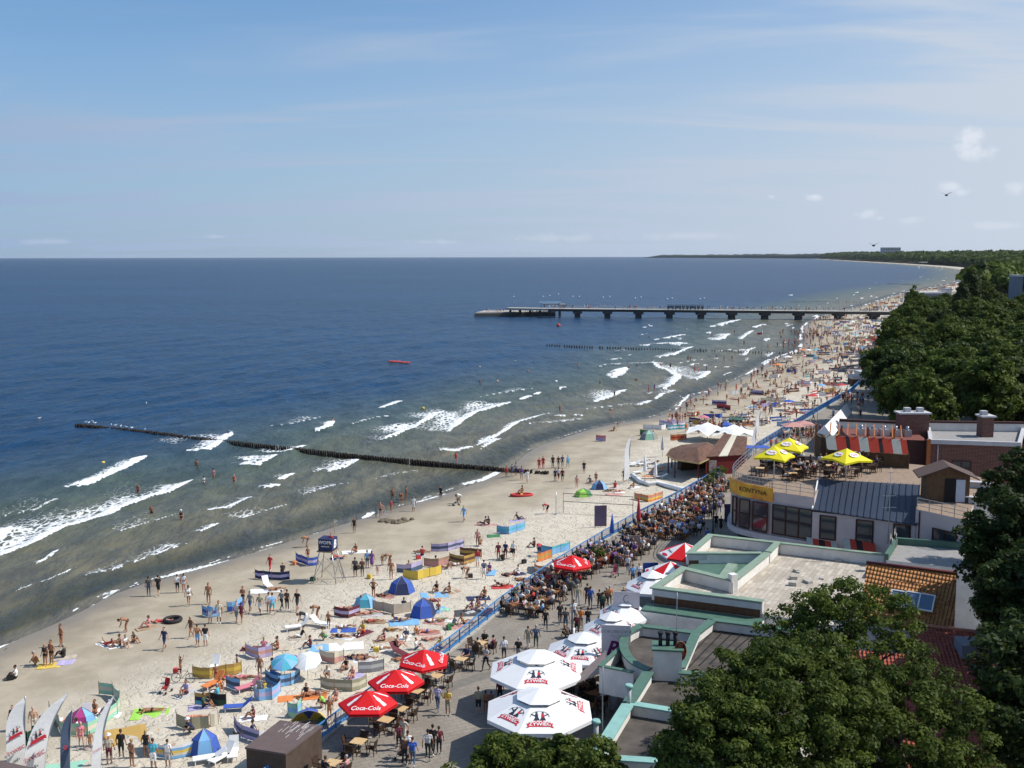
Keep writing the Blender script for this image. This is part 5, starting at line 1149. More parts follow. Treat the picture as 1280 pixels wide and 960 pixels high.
def emblem(b, fn, s, mi_d, mi_r, mi_w):
 """two dancing figures over a ribbon with lettering"""
 def poly(pts, mi): b.add([fn(x * s, y * s) for x, y in pts], [tuple(range(len(pts)))], mi)
 for sx in (-1, 1):
  ox = .28 * sx
  poly([(ox - .08, 1.02), (ox + .08, 1.02), (ox + .1, 1.2), (ox - .1, 1.2)], mi_d)
  poly([(ox - .14, .62), (ox + .14, .60), (ox + .12, .98), (ox - .12, .98)], mi_r if sx > 0 else mi_d)
  poly([(ox - .30, .22), (ox + .28, .26), (ox + .14, .60), (ox - .12, .60)], mi_d)
  poly([(ox + .1 * sx, .80), (ox + .50 * sx, 1.02), (ox + .52 * sx, .92), (ox + .12 * sx, .70)], mi_d)
  poly([(ox - .08, .1), (ox - .0, .1), (ox + .04 * sx, .26), (ox - .06, .26)], mi_r)
 n = 14; ring = [(.86 * math.cos(a), .52 + .78 * math.sin(a)) for a in np.linspace(0.1, PI - .1, n)]
 for i in range(n - 1):
  (x0, y0), (x1, y1) = ring[i], ring[i + 1]; poly([(x0, y0), (x1, y1), (x1 * 1.04, y1 + .03), (x0 * 1.04, y0 + .03)], mi_d)
 poly([(-.98, -.48), (.98, -.48), (.98, .08), (-.98, .08)], mi_r); poly([(-1.25, -.62), (-.97, -.55), (-.97, -.1), (-1.2, -.12), (-1.1, -.36)], mi_r); poly([(1.25, -.62), (.97, -.55), (.97, -.1), (1.2, -.12), (1.1, -.36)], mi_r)
def big_parasol(p, r, label, rot, logos, scl=1.0, zr=2.5, zt=3.75):
 t = thing('market_parasol', label, 'parasol', p, rot, 'large white parasols outside the cafés'); n = 8; b = MB(); rim = []
 k = .40; zk = zr + (zt - zr) * .62
 R1 = [Vector((r * math.cos(2 * PI * i / n), r * math.sin(2 * PI * i / n), zr)) for i in range(n)]; R2 = [Vector((r * k * math.cos(2 * PI * i / n), r * k * math.sin(2 * PI * i / n), zk)) for i in range(n)]
 b.add(R1 + R2, [(i, (i + 1) % n, n + (i + 1) % n, n + i) for i in range(n)]); b.add(R1 + R2, [(n + i, n + (i + 1) % n, (i + 1) % n, i) for i in range(n)]); d = Vector((0, 0, -.03))
 b.v[len(b.v) - 2 * n:] = [tuple(Vector(q) + d) for q in b.v[len(b.v) - 2 * n:]]
 for i in range(n):
  a, c = R1[i], R1[(i + 1) % n]; v = Vector((0, 0, -.22)); b.add([a, c, c + v, a + v], [(0, 1, 2, 3)])
 cp = b.build('canopy', M('umb_white'), t)
 R3 = [Vector((r * (k + .03) * math.cos(2 * PI * i / n), r * (k + .03) * math.sin(2 * PI * i / n), zk + .14)) for i in range(n)]; b = MB(); b.add(R3 + [Vector((0, 0, zt + .12))], [(i, (i + 1) % n, n) for i in range(n)]); b.add([q - Vector((0, 0, .03)) for q in R3] + [Vector((0, 0, zt + .09))], [((i + 1) % n, i, n) for i in range(n)]); b.build('vent_cap', M('umb_white'), t)
 tx = MB()
 for i in logos:
  a0, a1 = 2 * PI * i / n, 2 * PI * (i + 1) / n; fn, H_, W_ = panel_fn(a0, a1, r, zr, 0, zr + (zk - zr) / (1 - k), .02)
  emblem(tx, lambda u, v: fn(u, v + H_ * .24), .62 * scl * r / 3.2, 0, 1, 2)
  f2, H2, W2 = panel_fn(a0, a1, r, zr, 0, zr + (zk - zr) / (1 - k), .035); tx.text('ŻYWIEC', lambda u, v: f2(u, v + H2 * .24 - .13 * scl * r / 3.2), .33 * scl * r / 3.2, 0, 2, .02)
 tx.build('canopy_print', [M('ink_dark'), M('ink_red'), M('ink_white')], cp)
 b = MB(); b.tube([(0, 0, 0), (0, 0, zt)], .06, 8); b.build('pole', M('steel'), t); b = MB(); b.box((0, 0, .08), (1.1, 1.1, .16)); b.build('base', M('concrete'), t)
 b = MB()
 for q in R1: b.bar((0, 0, zk - .5), q - Vector((0, 0, .05)), .03)
 b.build('ribs', M('steel'), t); return t
for px, py, r, lb, rot, lg, lm in ((674, 888, 3.25, 'nearest big white parasol, lowest in the row, red ribbon emblems on its panels', 22, (0, 2, 4, 5, 7), 'the nearest white parasol'), (671, 838, 3.15, 'second big white parasol from the bottom, overlapped by the nearest one', 20, (1, 3, 5, 7), 'the second white parasol'),
  (729, 814, 2.55, 'white parasol crossed by the black lamp post', 12, (1, 4, 5, 6), 'the parasol by the lamp post'), (764, 787, 2.1, 'white parasol half hidden by the white sign with the big letter', 15, (2, 4, 7), 'the white lettered sign'), (781, 768, 2.0, 'white parasol just left of the pale grey sign', 20, (3, 4, 1), 'the pale grey sign'), (815, 733, 2.2, 'white parasol against the green front parapet beyond the pale grey sign', 10, (4, 6), 'the white parasol by the parapet')):
 p = PZ(px, py, ZP + 2.5); big_parasol((p.x, p.y, ZP), r, lb, R(rot), lg); landmark(p, lm)
def wedge_parasol(p, r, label, rot, txt):
 t = thing('promotional_parasol', label, 'parasol', p, rot, 'red and white parasols by the terrace building'); n = 8; zr, zt = 2.3, 3.3; b = MB()
 for i in range(n):
  a0, a1 = 2 * PI * i / n, 2 * PI * (i + 1) / n; P0, P1, T = Vector((r * math.cos(a0), r * math.sin(a0), zr)), Vector((r * math.cos(a1), r * math.sin(a1), zr)), Vector((0, 0, zt)); dn = Vector((0, 0, -.03))
  b.add([P0, P1, T], [(0, 1, 2)], i % 2); b.add([P0 + dn, P1 + dn, T + dn], [(2, 1, 0)], i % 2); v = Vector((0, 0, -.15)); b.add([P0, P1, P1 + v, P0 + v], [(0, 1, 2, 3)], i % 2)
 cp = b.build('canopy', [M('umb_red'), M('umb_white')], t); tx = MB()
 for i in (1, 3, 5, 7):
  fn, H_, W_ = panel_fn(2 * PI * i / n, 2 * PI * (i + 1) / n, r, zr, 0, zt, .02); tx.text(txt, lambda u, v: fn(u, v + H_ * .34), .36, .1, 0, .01)
  tx.add([fn(.5 * math.cos(a), .16 * math.sin(a) + .2) for a in np.linspace(0, 2 * PI, 12, endpoint=False)], [tuple(range(12))], 1)
 tx.build('canopy_print', [M('ink_dark'), M('ink_red')], cp); b = MB(); b.tube([(0, 0, 0), (0, 0, zt)], .045, 8); b.build('pole', M('steel'), t); b = MB(); b.box((0, 0, .08), (.8, .8, .16)); b.build('base', M('concrete'), t); return t
p = PZ(838, 716, ZP + 2.3); wedge_parasol((p.x, p.y, ZP), 2.3, 'red and white parasol with a red oval mark against the lower parapet', R(15), 'Prince'); p = PZ(856, 692, ZP + 2.3); wedge_parasol((p.x, p.y, ZP), 2.3, 'red and white parasol with dark lettering at the far corner of the parapet', R(38), 'Prince'); landmark(p, 'the red and white parasols')
def square_parasol(p, r, label, rot):
 t = thing('terrace_parasol', label, 'parasol', p, rot, 'yellow parasols on the roof terrace'); zr, zt = 2.3, 3.35; b = MB(); n = 4
 rim = [Vector((r * math.cos(2 * PI * i / n), r * math.sin(2 * PI * i / n), zr)) for i in range(n)]; T = Vector((0, 0, zt)); mids = [(rim[i] + rim[(i + 1) % n]) / 2 + Vector((0, 0, .16)) for i in range(n)]
 for i in range(n):
  b.add([rim[i], mids[i], T], [(0, 1, 2)]); b.add([mids[i], rim[(i + 1) % n], T], [(0, 1, 2)]); d = Vector((0, 0, -.03)); b.add([rim[i] + d, mids[i] + d, rim[(i + 1) % n] + d, T + d], [(3, 1, 0), (3, 2, 1)])
  v = Vector((0, 0, -.18)); b.add([rim[i], mids[i], rim[(i + 1) % n], rim[(i + 1) % n] + v, mids[i] + v, rim[i] + v], [(0, 1, 4, 5), (1, 2, 3, 4)])
 cp = b.build('canopy', M('umb_yellow'), t); tx = MB()
 for i in range(n):
  fn, H_, W_ = panel_fn(2 * PI * i / n, 2 * PI * (i + 1) / n, r, zr + .16, 0, zt, .05); tx.add([fn(.52 * math.cos(a), .34 * math.sin(a) + H_ * .42) for a in np.linspace(0, 2 * PI, 14, endpoint=False)], [tuple(range(14))], 0); f2 = panel_fn(2 * PI * i / n, 2 * PI * (i + 1) / n, r, zr + .16, 0, zt, .06)[0]; tx.text('Perła', lambda u, v: f2(u, v + H_ * .42), .36, .2, 1, .01)
 tx.build('canopy_print', [M('ink_white'), M('ink_red')], cp); b = MB(); b.tube([(0, 0, 0), (0, 0, zt)], .05, 8); b.build('pole', M('white_paint'), t); b = MB(); b.box((0, 0, .06), (.8, .8, .12)); b.build('base', M('concrete'), t); return t
for px, py, r, rot, lb in ((968, 571, 2.15, 12, 'front one of two overlapping yellow parasols on the roof terrace'), (986, 560, 2.25, 16, 'rear one of two overlapping yellow parasols on the roof terrace'), (1058, 574, 2.35, 70, 'separate yellow parasol before the striped pergola bar')):
 p = PZ(px, py, ZC + 2.3); square_parasol((p.x, p.y, ZC), r, lb, R(rot)); landmark(p, 'the %s yellow parasol' % lb.split()[0])

# --- tables and chairs
def table(p, rz, mat, label, group, desc=None, w=.8, l=.8, round_=False):
 t = thing('cafe_table', label, 'table', p, rz, group, desc); b = MB()
 if round_: b.tube([(0, 0, .72), (0, 0, .75)], w / 2, 14)
 else: b.box((0, 0, .735), (w, l, .035))
 b.build('table_top', M(mat), t); b = MB(); b.tube([(0, 0, .03), (0, 0, .715)], .035, 6); b.box((0, 0, .02), (.5, .09, .04)); b.box((0, 0, .021), (.09, .5, .042)); b.build('pedestal', M('rattan'), t); return t
def chair_parts():
 P = {}
 b = MB(); b.box((0, 0, .44), (.48, .46, .05)); P['seat'] = b.mesh('seat', M('rattan')); 
 b = MB(); b.add([(-.24, -.24, .50), (-.24, .24, .50), (-.33, .25, .92), (-.33, -.25, .92), (-.20, -.24, .50), (-.20, .24, .50), (-.29, .25, .92), (-.29, -.25, .92)], [(0, 1, 2, 3), (7, 6, 5, 4), (0, 3, 7, 4), (1, 5, 6, 2), (2, 6, 7, 3), (0, 4, 5, 1)]); P['backrest'] = b.mesh('backrest', M('rattan'))
 for i, (x, y) in enumerate(((.2, .2), (.2, -.2), (-.2, .2), (-.2, -.2))):
  b = MB(); b.bar((x, y, .42), (x * 1.15, y * 1.1, 0), .04); P['leg%d' % i] = b.mesh('leg', M('rattan'))
 b = MB()
 for s_ in (-1, 1): b.bar((.2, .24 * s_, .66), (-.28, .25 * s_, .66), .04); b.bar((.2, .24 * s_, .44), (.2, .24 * s_, .66), .035)
 P['armrests'] = b.mesh('armrests', M('rattan')); return P
CHP = chair_parts()
b = MB()
for k, me in CHP.items(): b.add([tuple(v.co) for v in me.vertices], [tuple(p.vertices) for p in me.polygons])
CH1 = b.mesh('cafe_chair', M('rattan'))
b2 = MB(); b2.add(b.v, b.f); CH2 = b2.mesh('cafe_chair', M('orange_wood')); b2 = MB(); b2.add(b.v, b.f); CH3 = b2.mesh('cafe_chair', M('plastic_white'))
NCH = [0]; XCH = MB()
def chair(p, rz, full, group, desc, me=None):
 NCH[0] += 1
 if NCH[0] > 300: Mx = Matrix.Translation(p) @ Matrix.Rotation(rz, 4, 'Z'); XCH.add([Mx @ v.co for v in CH1.vertices], [tuple(q.vertices) for q in CH1.polygons]); return
 if full:
  t = thing('cafe_chair', None, 'chair', p, rz, group, desc)
  for k in ('seat', 'backrest', 'leg0', 'leg1', 'leg2', 'leg3', 'armrests'): o = bpy.data.objects.new(k.rstrip('0123'), CHP[k]); COL.objects.link(o); o.parent = t
  return t
 o = bpy.data.objects.new('cafe_chair', me or CH1); COL.objects.link(o); o.location = p; o.rotation_euler = (0, 0, rz); return tag(o, None, 'chair', group, desc)
SEATS = []                                       # free seats people may take: (x, y, z, heading, near)
rnd = random.Random(42)
def railp(y, off):
 xs = [p[0] for p in RAIL]; ys = [p[1] for p in RAIL]; x0 = float(np.interp(y, ys, xs)); x1 = float(np.interp(y + .5, ys, xs)); d = Vector((x1 - x0, .5)).normalized(); n = Vector((d.y, -d.x)); return Vector((x0, y)) + n * off, math.atan2(d.y, d.x)
def set_out(c, ang, z, full, mat, occ, group, n=4, me=None, cdesc='dark rattan café chair', tdesc='pine topped café table', r_=.78, jit=.1):
 table((c[0], c[1], z), ang + rnd.uniform(-.15, .15), mat, None, 'tables of ' + group, tdesc)
 for k in range(n):
  a = ang + 2 * PI * k / n + rnd.uniform(-.15, .15) + (PI / 4 if n == 4 and False else 0); rr = r_ + rnd.uniform(-jit, jit); p = (c[0] + rr * math.cos(a), c[1] + rr * math.sin(a), z); h = a + PI + rnd.uniform(-.25, .25)
  chair(p, h, full, 'chairs of ' + group, cdesc, me)
  if rnd.random() < occ: SEATS.append((p[0], p[1], z, h, group))
for px, py, occ in ((416, 953, .25), (448, 926, .25), (482, 899, 0.0), (500, 885, .0), (520, 863, .1), (545, 844, .1), (576, 823, .25), (601, 803, .6)):
 p = PZ(px, py, ZP + .75); ang = railp(p.y, 0)[1]; set_out(p, ang, ZP, True, 'pine', occ, 'the pine tables under the red parasols', cdesc='dark rattan chair at a pine table')
y = 82.5; i = 0
while y < 97:                                    # crowded double row behind the railing
 for off in (1.2, 3.0):
  c, ang = railp(y + rnd.uniform(-.2, .2), off); set_out(c, ang, ZP, y < 86, 'orange_wood', .92, 'the crowded row by the railing', 4, None, 'brown chair in the crowded row', 'orange wooden table in the crowded row', .72)
 y += 1.95
y = 97.5
while y < 103.5:
 for off in (1.2, 3.0, 4.8):
  if y > 101 and off < 2: continue
  c, ang = railp(y, off); set_out(c, ang, ZP, False, 'rattan', .95, 'the rows beside the lone red parasol', 4, None, 'dark chair by the lone red parasol', 'dark table by the lone red parasol', .7)
 y += 1.9
y = 107
while y < 131:                                   # the big open-air terrace in front of the bars
 for off in (1.3, 3.1, 4.9, 6.7):
  if (off > 6 and y > 113) or (off > 4 and y > 121): continue
  c, ang = railp(y + rnd.uniform(-.3, .3), off + rnd.uniform(-.2, .2)); set_out(c, ang, ZP, False, 'orange_wood', .88, 'the large open-air terrace', 4 if off < 5 else 3, CH2 if rnd.random() < .25 else None, 'brown or orange chair on the large open-air terrace', 'orange table on the large open-air terrace', .72)
 y += 2.25
for k in range(26):                              # roof terrace of the pink restaurant
 px, py = rnd.uniform(935, 1130), rnd.uniform(578, 603); c = PZ(px, py, ZC)
 if (px > 1010 and py > 598) or px < 925 + (603 - py): continue
 set_out(c, rnd.uniform(0, 3), ZC, False, 'rattan' if k % 3 else 'pine', .55, 'the roof terrace', 4 if k % 2 else 3, None, 'dark chair on the roof terrace', 'café table on the roof terrace', .7)
for k in range(7):                               # under the large white parasols and the canopy
 px, py = ((725, 868), (742, 880), (735, 895), (700, 905), (655, 905), (750, 862), (690, 862))[k]; c = PZ(px, py, ZP); set_out(c, rnd.uniform(0, 3), ZP, k < 3, 'orange_wood', .25, 'the shaded tables under white parasols', 4, None, 'dark chair under the white parasols', 'round edged table under the white parasols', .74)

if XCH.v: tag(XCH.build('terrace_chairs', M('rattan')), 'dark chairs on the roof terrace too many to single out', 'chairs', kind='stuff')
# --- signs
def board(name, label, p, w_, h_, z0, rz, col, draw=None, legs=True, cat='sign', th=.06, mats=()):
 t = thing(name, label, cat, p, rz); b = MB(); b.box((0, 0, z0 + h_ / 2), (w_, th, h_)); o = b.build('board', M(col) if col in MATS else cm(col), t)
 if legs:
  b = MB()
  for s_ in (-1, 1): b.bar((s_ * w_ * .42, 0, 0), (s_ * w_ * .42, 0, z0), .06)
  b.build('legs', M('steel'), t)
 if draw:
  for side in (-1, 1):
   tx = MB(); draw(tx, lambda u, v: (u * -side, side * (th / 2 + .006), z0 + h_ / 2 + v)); tx.build('board_print', list(mats), o)
 return t
M('sign_grey', (.50, .47, .50), .6, var=.05)
p = PZ(783, 766, 3.9)
def d1b(b, f):
 b.add([f(-.85, -.45), f(.85, -.45), f(.85, -.05), f(-.85, -.05)], [(0, 1, 2, 3)], 1); b.tube([f(.22 * math.cos(a), .6 + .3 * math.sin(a)) for a in np.linspace(1.2, 5.6, 9)], .025, 4, 0); b.text('grill bar', lambda u, v: f(u * 1, v - .85), .3, .2, 1)
board('restaurant_sign', 'pale grey sign with a maroon bar and crescent mark at the terrace building corner', (p.x, p.y, 2.6), 1.9, 2.3, .6, R(-8), 'sign_grey', d1b, True, mats=(M('green_coping'), C_('ink_maroon', (.12, .02, .05))))
p = PZ(770, 800, 5.0)
def d2(b, f): b.text('R', lambda u, v: f(u - .25, v - .45), 1.35, .3, 0, .03); b.text('estauracja', lambda u, v: f(u + .72, v - .55), .34, .3, 0); b.text('DOROBKOWA', lambda u, v: f(u, v + .72), .30, 0, 1); b.text('ŻYCIE', lambda u, v: f(u, v + .36), .28, 0, 1)
board('restaurant_sign', 'white sign with a big flowing letter R beside the curved green coping', (p.x, p.y, 3.2), 1.9, 2.3, .5, R(-6), 'sign_grey', d2, True, mats=(C_('ink_plum', (.10, .01, .08)), C_('ink_grey', (.20, .20, .22))))
p = PZ(765, 657, ZP); M('poster_dark', (.05, .06, .14), .6, var=.6, scale=3, var2=(.14, .06, .05)); board('poster_board', 'tall dark blue poster board standing by the railing on the sand side', (p.x - 1.2, p.y + .5, .6), 1.35, 2.3, .3, R(8), 'poster_dark')
p = PZ(919, 655, ZP); board('advert_board', 'upright blue advert board beside the rounded pink restaurant', (p.x - .6, p.y + .5, ZP), 1.0, 2.0, .1, R(5), 'poster_dark')
p = PZ(793, 690, ZP); M('poster_mix', (.30, .26, .24), .6, var=.5, scale=4, var2=(.12, .05, .05)); board('menu_board', 'framed menu board at the edge of the large open-air terrace', (p.x, p.y, ZP), 1.1, 1.5, .15, R(5), 'poster_mix')
p = PZ(813, 718, ZP); board('blue_screen', 'small blue screen leaning by the red and white parasols', (p.x, p.y, ZP), 1.4, 1.0, .1, R(5), 'blue')
for i, (px, py, w_) in enumerate(((752, 698, 1.6), (757, 706, 1.8))):
 p = PZ(px, py, ZP); t = thing('planter_fence', ('rear red planter fence beside the lone red parasol', 'front red planter fence with a green shrub beside the lone red parasol')[i], 'fence', (p.x, p.y, ZP), R(40)); b = MB(); b.box((0, 0, .45), (w_, .08, .8)); b.box((-w_ / 2, 0, .5), (.09, .09, 1.0)); b.box((w_ / 2, 0, .5), (.09, .09, 1.0)); b.build('panel', C_('fence_red', (.30, .05, .03)), t); b = MB(); b.box((0, .3, .2), (w_ * .8, .35, .4)); b.build('planter', M('concrete'), t)
# lamp posts
def lamp_post(p, label, h, heads, mat='dgrey'):
 t = thing('lamp_post', label, 'lamp post', p, 0); b = MB(); b.tube([(0, 0, 0), (0, 0, h * .12), (0, 0, h)], [.11, .08, .05], 8); b.build('post', cm(mat), t); b = MB(); b.tube([(0, 0, 0), (0, 0, .3)], [.2, .14], 8); b.build('base', cm(mat), t)
 for k in range(heads):
  a = 2 * PI * k / max(heads, 1) + .5; q = (.38 * math.cos(a), .38 * math.sin(a)); b = MB(); b.bar((0, 0, h - .15), (q[0], q[1], h - .05), .04); b.tube([(q[0], q[1], h - .08), (q[0], q[1], h + .1), (q[0], q[1], h + .28)], [.12, .22, .05], 10); b.build('lamp_head', cm('dgrey'), t)
p = PZ(715, 823, ZP); lamp_post((p.x, p.y, ZP), 'tall black lamp post rising behind the white parasols', 5.6, 3); p = PZ(891, 668, ZP); lamp_post((p.x, p.y, ZP), 'slender dark lamp post near the rounded pink restaurant', 6.3, 1)
for (px, py, h, lb) in ((1021, 545, 7.0, 'pale pole beside the corner of the white marquee'),):
 p = PZ(px, py, ZP); t = thing('flag_pole', lb, 'pole', (p.x, p.y, ZP)); b = MB(); b.tube([(0, 0, 0), (0, 0, h)], [.07, .04], 8); b.build('post', M('steel'), t); b = MB(); b.ball((0, 0, h), .1, nu=6, nv=4); b.build('finial', M('steel'), t)

# --- beach kiosk hut, dark roof corner
za = 3.1
q = [PZ(a, c, za) for a, c in ((306, 934), (350, 900), (403, 907), (357, 942))]
t = thing('beach_hut', 'brown box hut with a flat speckled roof beside the blue railing', 'hut', (q[0].x, q[0].y, .6)); io = Matrix.Translation(-Vector(t.location))
b = MB(); qq = [lin(xy(v), xy((q[0] + q[2]) / 2), .03) for v in q]; b.prism(qq, .3, za - .12, 0); o = b.build('wall', M('hut_brown', (.085, .06, .045), .85, var=.2, scale=2), t); o.matrix_parent_inverse = io
b = MB(); b.prism([xy(v) for v in q], za - .115, za, 0); o = b.build('roof', M('hut_top', (.13, .095, .09), .8, var=.1, scale=2), t); o.matrix_parent_inverse = io
b = MB(); rnd = random.Random(2)
X_, Y_ = (q[2] - q[1]).normalized(), (q[1] - q[0]).normalized()
for k in range(26):
 c = q[1].lerp(q[2], rnd.uniform(.2, .9)) - Y_ * rnd.uniform(.15, 2.6) * rnd.random(); d = (Y_ * rnd.uniform(.15, .5)); n = X_ * .02; z = Vector((0, 0, .006)); b.add([c - d - n + z, c + d - n + z, c + d + n + z, c - d + n + z], [(0, 1, 2, 3)])
o = b.build('roof_streaks', C_('streak', (.5, .47, .45)), t); o.matrix_parent_inverse = io; landmark(xy(q[2]), 'the brown box hut')
u0, u1 = PZ(-30, 944, 2.9), PZ(52, 962, 2.9); t = thing('hut_roof_edge', 'dark purple brown roof edge cutting the bottom left picture corner', 'hut', (u0.x, u0.y, .5)); io = Matrix.Translation(-Vector(t.location))
b = MB(); dd = (u1 - u0).normalized(); nn = Vector((dd.y, -dd.x, 0)); b.prism([xy(u0 - dd * 2), xy(u1 + dd * 2), xy(u1 + dd * 2 + nn * 3), xy(u0 - dd * 2 + nn * 3)], 2.75, 2.9, 0); o = b.build('roof', M('hut_top'), t); o.matrix_parent_inverse = io
b = MB(); b.prism([xy(u0 - dd * 1.8 + nn * .2), xy(u1 + dd * 1.8 + nn * .2), xy(u1 + dd * 1.8 + nn * 2.8), xy(u0 - dd * 1.8 + nn * 2.8)], .3, 2.745, 0); o = b.build('wall', M('hut_brown'), t); o.matrix_parent_inverse = io

# --- feather flags
def feather(px, py, h, lean, col, label, w_=.75, lines=(), group='tall feather flags'):
 p = at(px, py); t = thing('feather_flag', label, 'flag', p, R(32), group); b = MB(); pole = [Vector((lean * (k / 8) ** 2.2 * h * .35, 0, h * k / 8)) for k in range(9)]; b.tube(pole, .03, 6); b.build('pole', M('steel'), t)
 vs = []; n = 12
 for k in range(n + 1):
  f = k / n; z = h * (.10 + .90 * f); x = lean * ((z / h)) ** 2.2 * h * .35; wd = w_ * (1 if f < .6 else math.sqrt(max(0, 1 - ((f - .6) / .4) ** 2))); s_ = 1 if lean >= 0 else 1
  vs += [(x, -.02 - .05 * math.sin(f * 7), z), (x - wd, .03 - .05 * math.sin(f * 7), z - wd * .25)]
 b = MB(); b.add(vs, [(2 * k, 2 * k + 2, 2 * k + 3, 2 * k + 1) for k in range(n)]); b.add([(x, y + .012, z) for x, y, z in vs], [(2 * k + 1, 2 * k + 3, 2 * k + 2, 2 * k) for k in range(n)]); o = b.build('flag_cloth', cm(col), t)
 if lines:
  tx = MB()
  if len(lines) > 1: zE = h * .52; xE = lean * .52 ** 2.2 * h * .35 - w_ * .5; emblem(tx, lambda u, v: (xE + u * .94, -.085, zE + u * .34 + v), w_ * .34, 0, 1, 0)
  for (txt, zf, sz, mi) in lines:
   z0 = h * zf; x0 = lean * zf ** 2.2 * h * .35 - w_ * .5
   tx.text(txt, lambda u, v: (x0 + u * .94 - v * .25, -.085 - .0 * u, z0 + u * .34 + v), sz, 0, mi, .01)
  tx.build('flag_print', [M('ink_dark'), M('ink_red')], o)
 return t
feather(33, 962, 4.4, .12, 'white', 'leftmost white feather flag with dark script at the bottom left', 1.0, (('ŻYWIEC', .30, .28, 1), ('plaża', .17, .2, 0)))
feather(56, 972, 4.7, .9, 'white', 'widest white feather flag leaning right next to the leftmost one', 1.15, (('ŻYWIEC', .30, .32, 1), ('plaża', .17, .24, 0)))
feather(88, 975, 4.1, .22, 'turq' if False else 'denim', 'narrow blue feather flag with a red mark between white ones', .5, (('o', .5, .5, 1),)); feather(126, 978, 4.9, .55, 'white', 'thin white feather flag seen edge-on right of the blue one', .5, (('ŻYWIEC', .4, .14, 1),))
feather(786, 604, 6.2, .12, 'white', 'tall white feather flag standing by the orange striped windbreak', .8); feather(948, 545, 4.6, .3, 'white', 'white feather flag in front of the second white tent', .8); feather(944, 572, 4.6, .05, 'white', 'white feather flag over the blue sheet by the beach bar', .6)
landmark(at(36, 962), 'the feather flags'); landmark(at(786, 604), 'the tall white feather flag')
def folded(px, py, h, col, label, z=None):
 p = at(px, py) if z is None else PZ(px, py, z); t = thing('folded_parasol', label, 'parasol', p, 0, 'folded parasols'); b = MB(); b.tube([(0, 0, 0), (0, 0, h)], .03, 6); b.build('pole', M('steel'), t); b = MB(); b.tube([(0, 0, h * .32), (0, 0, h * .4), (0, 0, h * .7), (0, 0, h)], [.22, .26, .16, .03], 9); b.build('folded_canopy', cm(col), t)
folded(806, 600, 3.4, 'white', 'white folded parasol, left of three before the beach bar'); folded(819, 606, 3.6, 'white', 'white folded parasol, lower one of three before the beach bar'); folded(828, 571, 3.2, 'lgrey', 'pale grey folded parasol, the one nearest the beach bar roof'); folded(765, 677, 2.9, 'blue', 'blue folded parasol in front of the dark blue poster board', ZP); folded(798, 664, 3.8, 'red', 'red folded parasol on the railing near the volleyball net', ZP)

# --- beach bar
zb = gz(*xy(at(870, 585))); t = thing('beach_bar', 'open beach bar under a wide brown shingled roof on the sand', 'bar', (*xy(at(865, 585)), zb)); io = Matrix.Translation(-Vector(t.location)); M('shingle', (.155, .085, .062), .95, var=.3, scale=1.6, bump=.03, bscale=6)
rim = [PZ(a, c, zb + 2.6) for a, c in ((833, 568), (842, 574), (874, 579), (891, 571), (906, 562), (884, 553), (852, 556), (838, 561))]; pk = PZ(872, 559, zb + 3.9); pk2 = PZ(884, 556, zb + 3.9); b = MB(); b.add(rim + [pk, pk2], [(0, 1, 8), (1, 2, 8), (2, 9, 8), (2, 3, 9), (3, 4, 9), (4, 5, 9), (5, 6, 8, 9), (6, 7, 8), (7, 0, 8)])
b.add([v - Vector((0, 0, .12)) for v in rim + [pk, pk2]], [(8, 1, 0), (8, 2, 1), (8, 9, 2), (9, 3, 2), (9, 4, 3), (9, 5, 4), (9, 8, 6, 5), (8, 7, 6), (8, 0, 7)]); o = b.build('thatched_roof', M('shingle'), t); o.matrix_parent_inverse = io
b = MB(); n = len(rim)
for i in range(n): b.bar(rim[i] - Vector((0, 0, .07)), rim[(i + 1) % n] - Vector((0, 0, .07)), .09, .16)
o = b.build('eaves', M('gold_trim', (.38, .30, .13), .8, var=.15), t); o.matrix_parent_inverse = io
b = MB(); c = sum(rim, Vector()) / n
for v in rim: q_ = v.lerp(c, .08); b.bar((q_.x, q_.y, zb - .2), (q_.x, q_.y, zb + 2.6), .16)
o = b.build('posts', M('dark_red'), t); o.matrix_parent_inverse = io
b = MB(); cc = c + Vector((.5, 1.5, 0)); b.box((cc.x, cc.y, zb + .55), (4.5, 1.0, 1.15), 0, R(20)); o = b.build('counter', M('bar_wood'), t); o.matrix_parent_inverse = io
t = thing('bar_kiosk', 'dark red kiosk under a slate and pale striped roof joined to the beach bar', 'kiosk', (*xy(at(905, 585)), zb)); io = Matrix.Translation(-Vector(t.location))
f = [PZ(a, c_, zb + 2.9) for a, c_ in ((881, 571), (932, 568), (934, 556), (905, 551))]; b = MB(); base = [lin(xy(v), xy((f[0] + f[2]) / 2), .05) for v in f]; b.prism(base, zb - .2, zb + 2.75, 0); o = b.build('wall', C_('kiosk_red', (.17, .02, .02)), t); o.matrix_parent_inverse = io
g = [v + Vector((0, 0, k)) for v, k in zip(f, (0, 0, 1.1, 1.1))]; b = MB()
ts = (0, .34, .56, 1)
for k in range(3):
 a0, a1, b0, b1 = g[0].lerp(g[1], ts[k]), g[0].lerp(g[1], ts[k + 1]), g[3].lerp(g[2], ts[k]), g[3].lerp(g[2], ts[k + 1]); dn = Vector((0, 0, -.1)); b.add([a0, a1, b1, b0] + [v + dn for v in (a0, a1, b1, b0)], [(0, 1, 2, 3), (7, 6, 5, 4), (0, 4, 5, 1), (2, 6, 7, 3), (0, 3, 7, 4), (1, 5, 6, 2)], 1 if k == 1 else 0)
o = b.build('roof', [M('shingle'), cm('cream')], t); o.matrix_parent_inverse = io
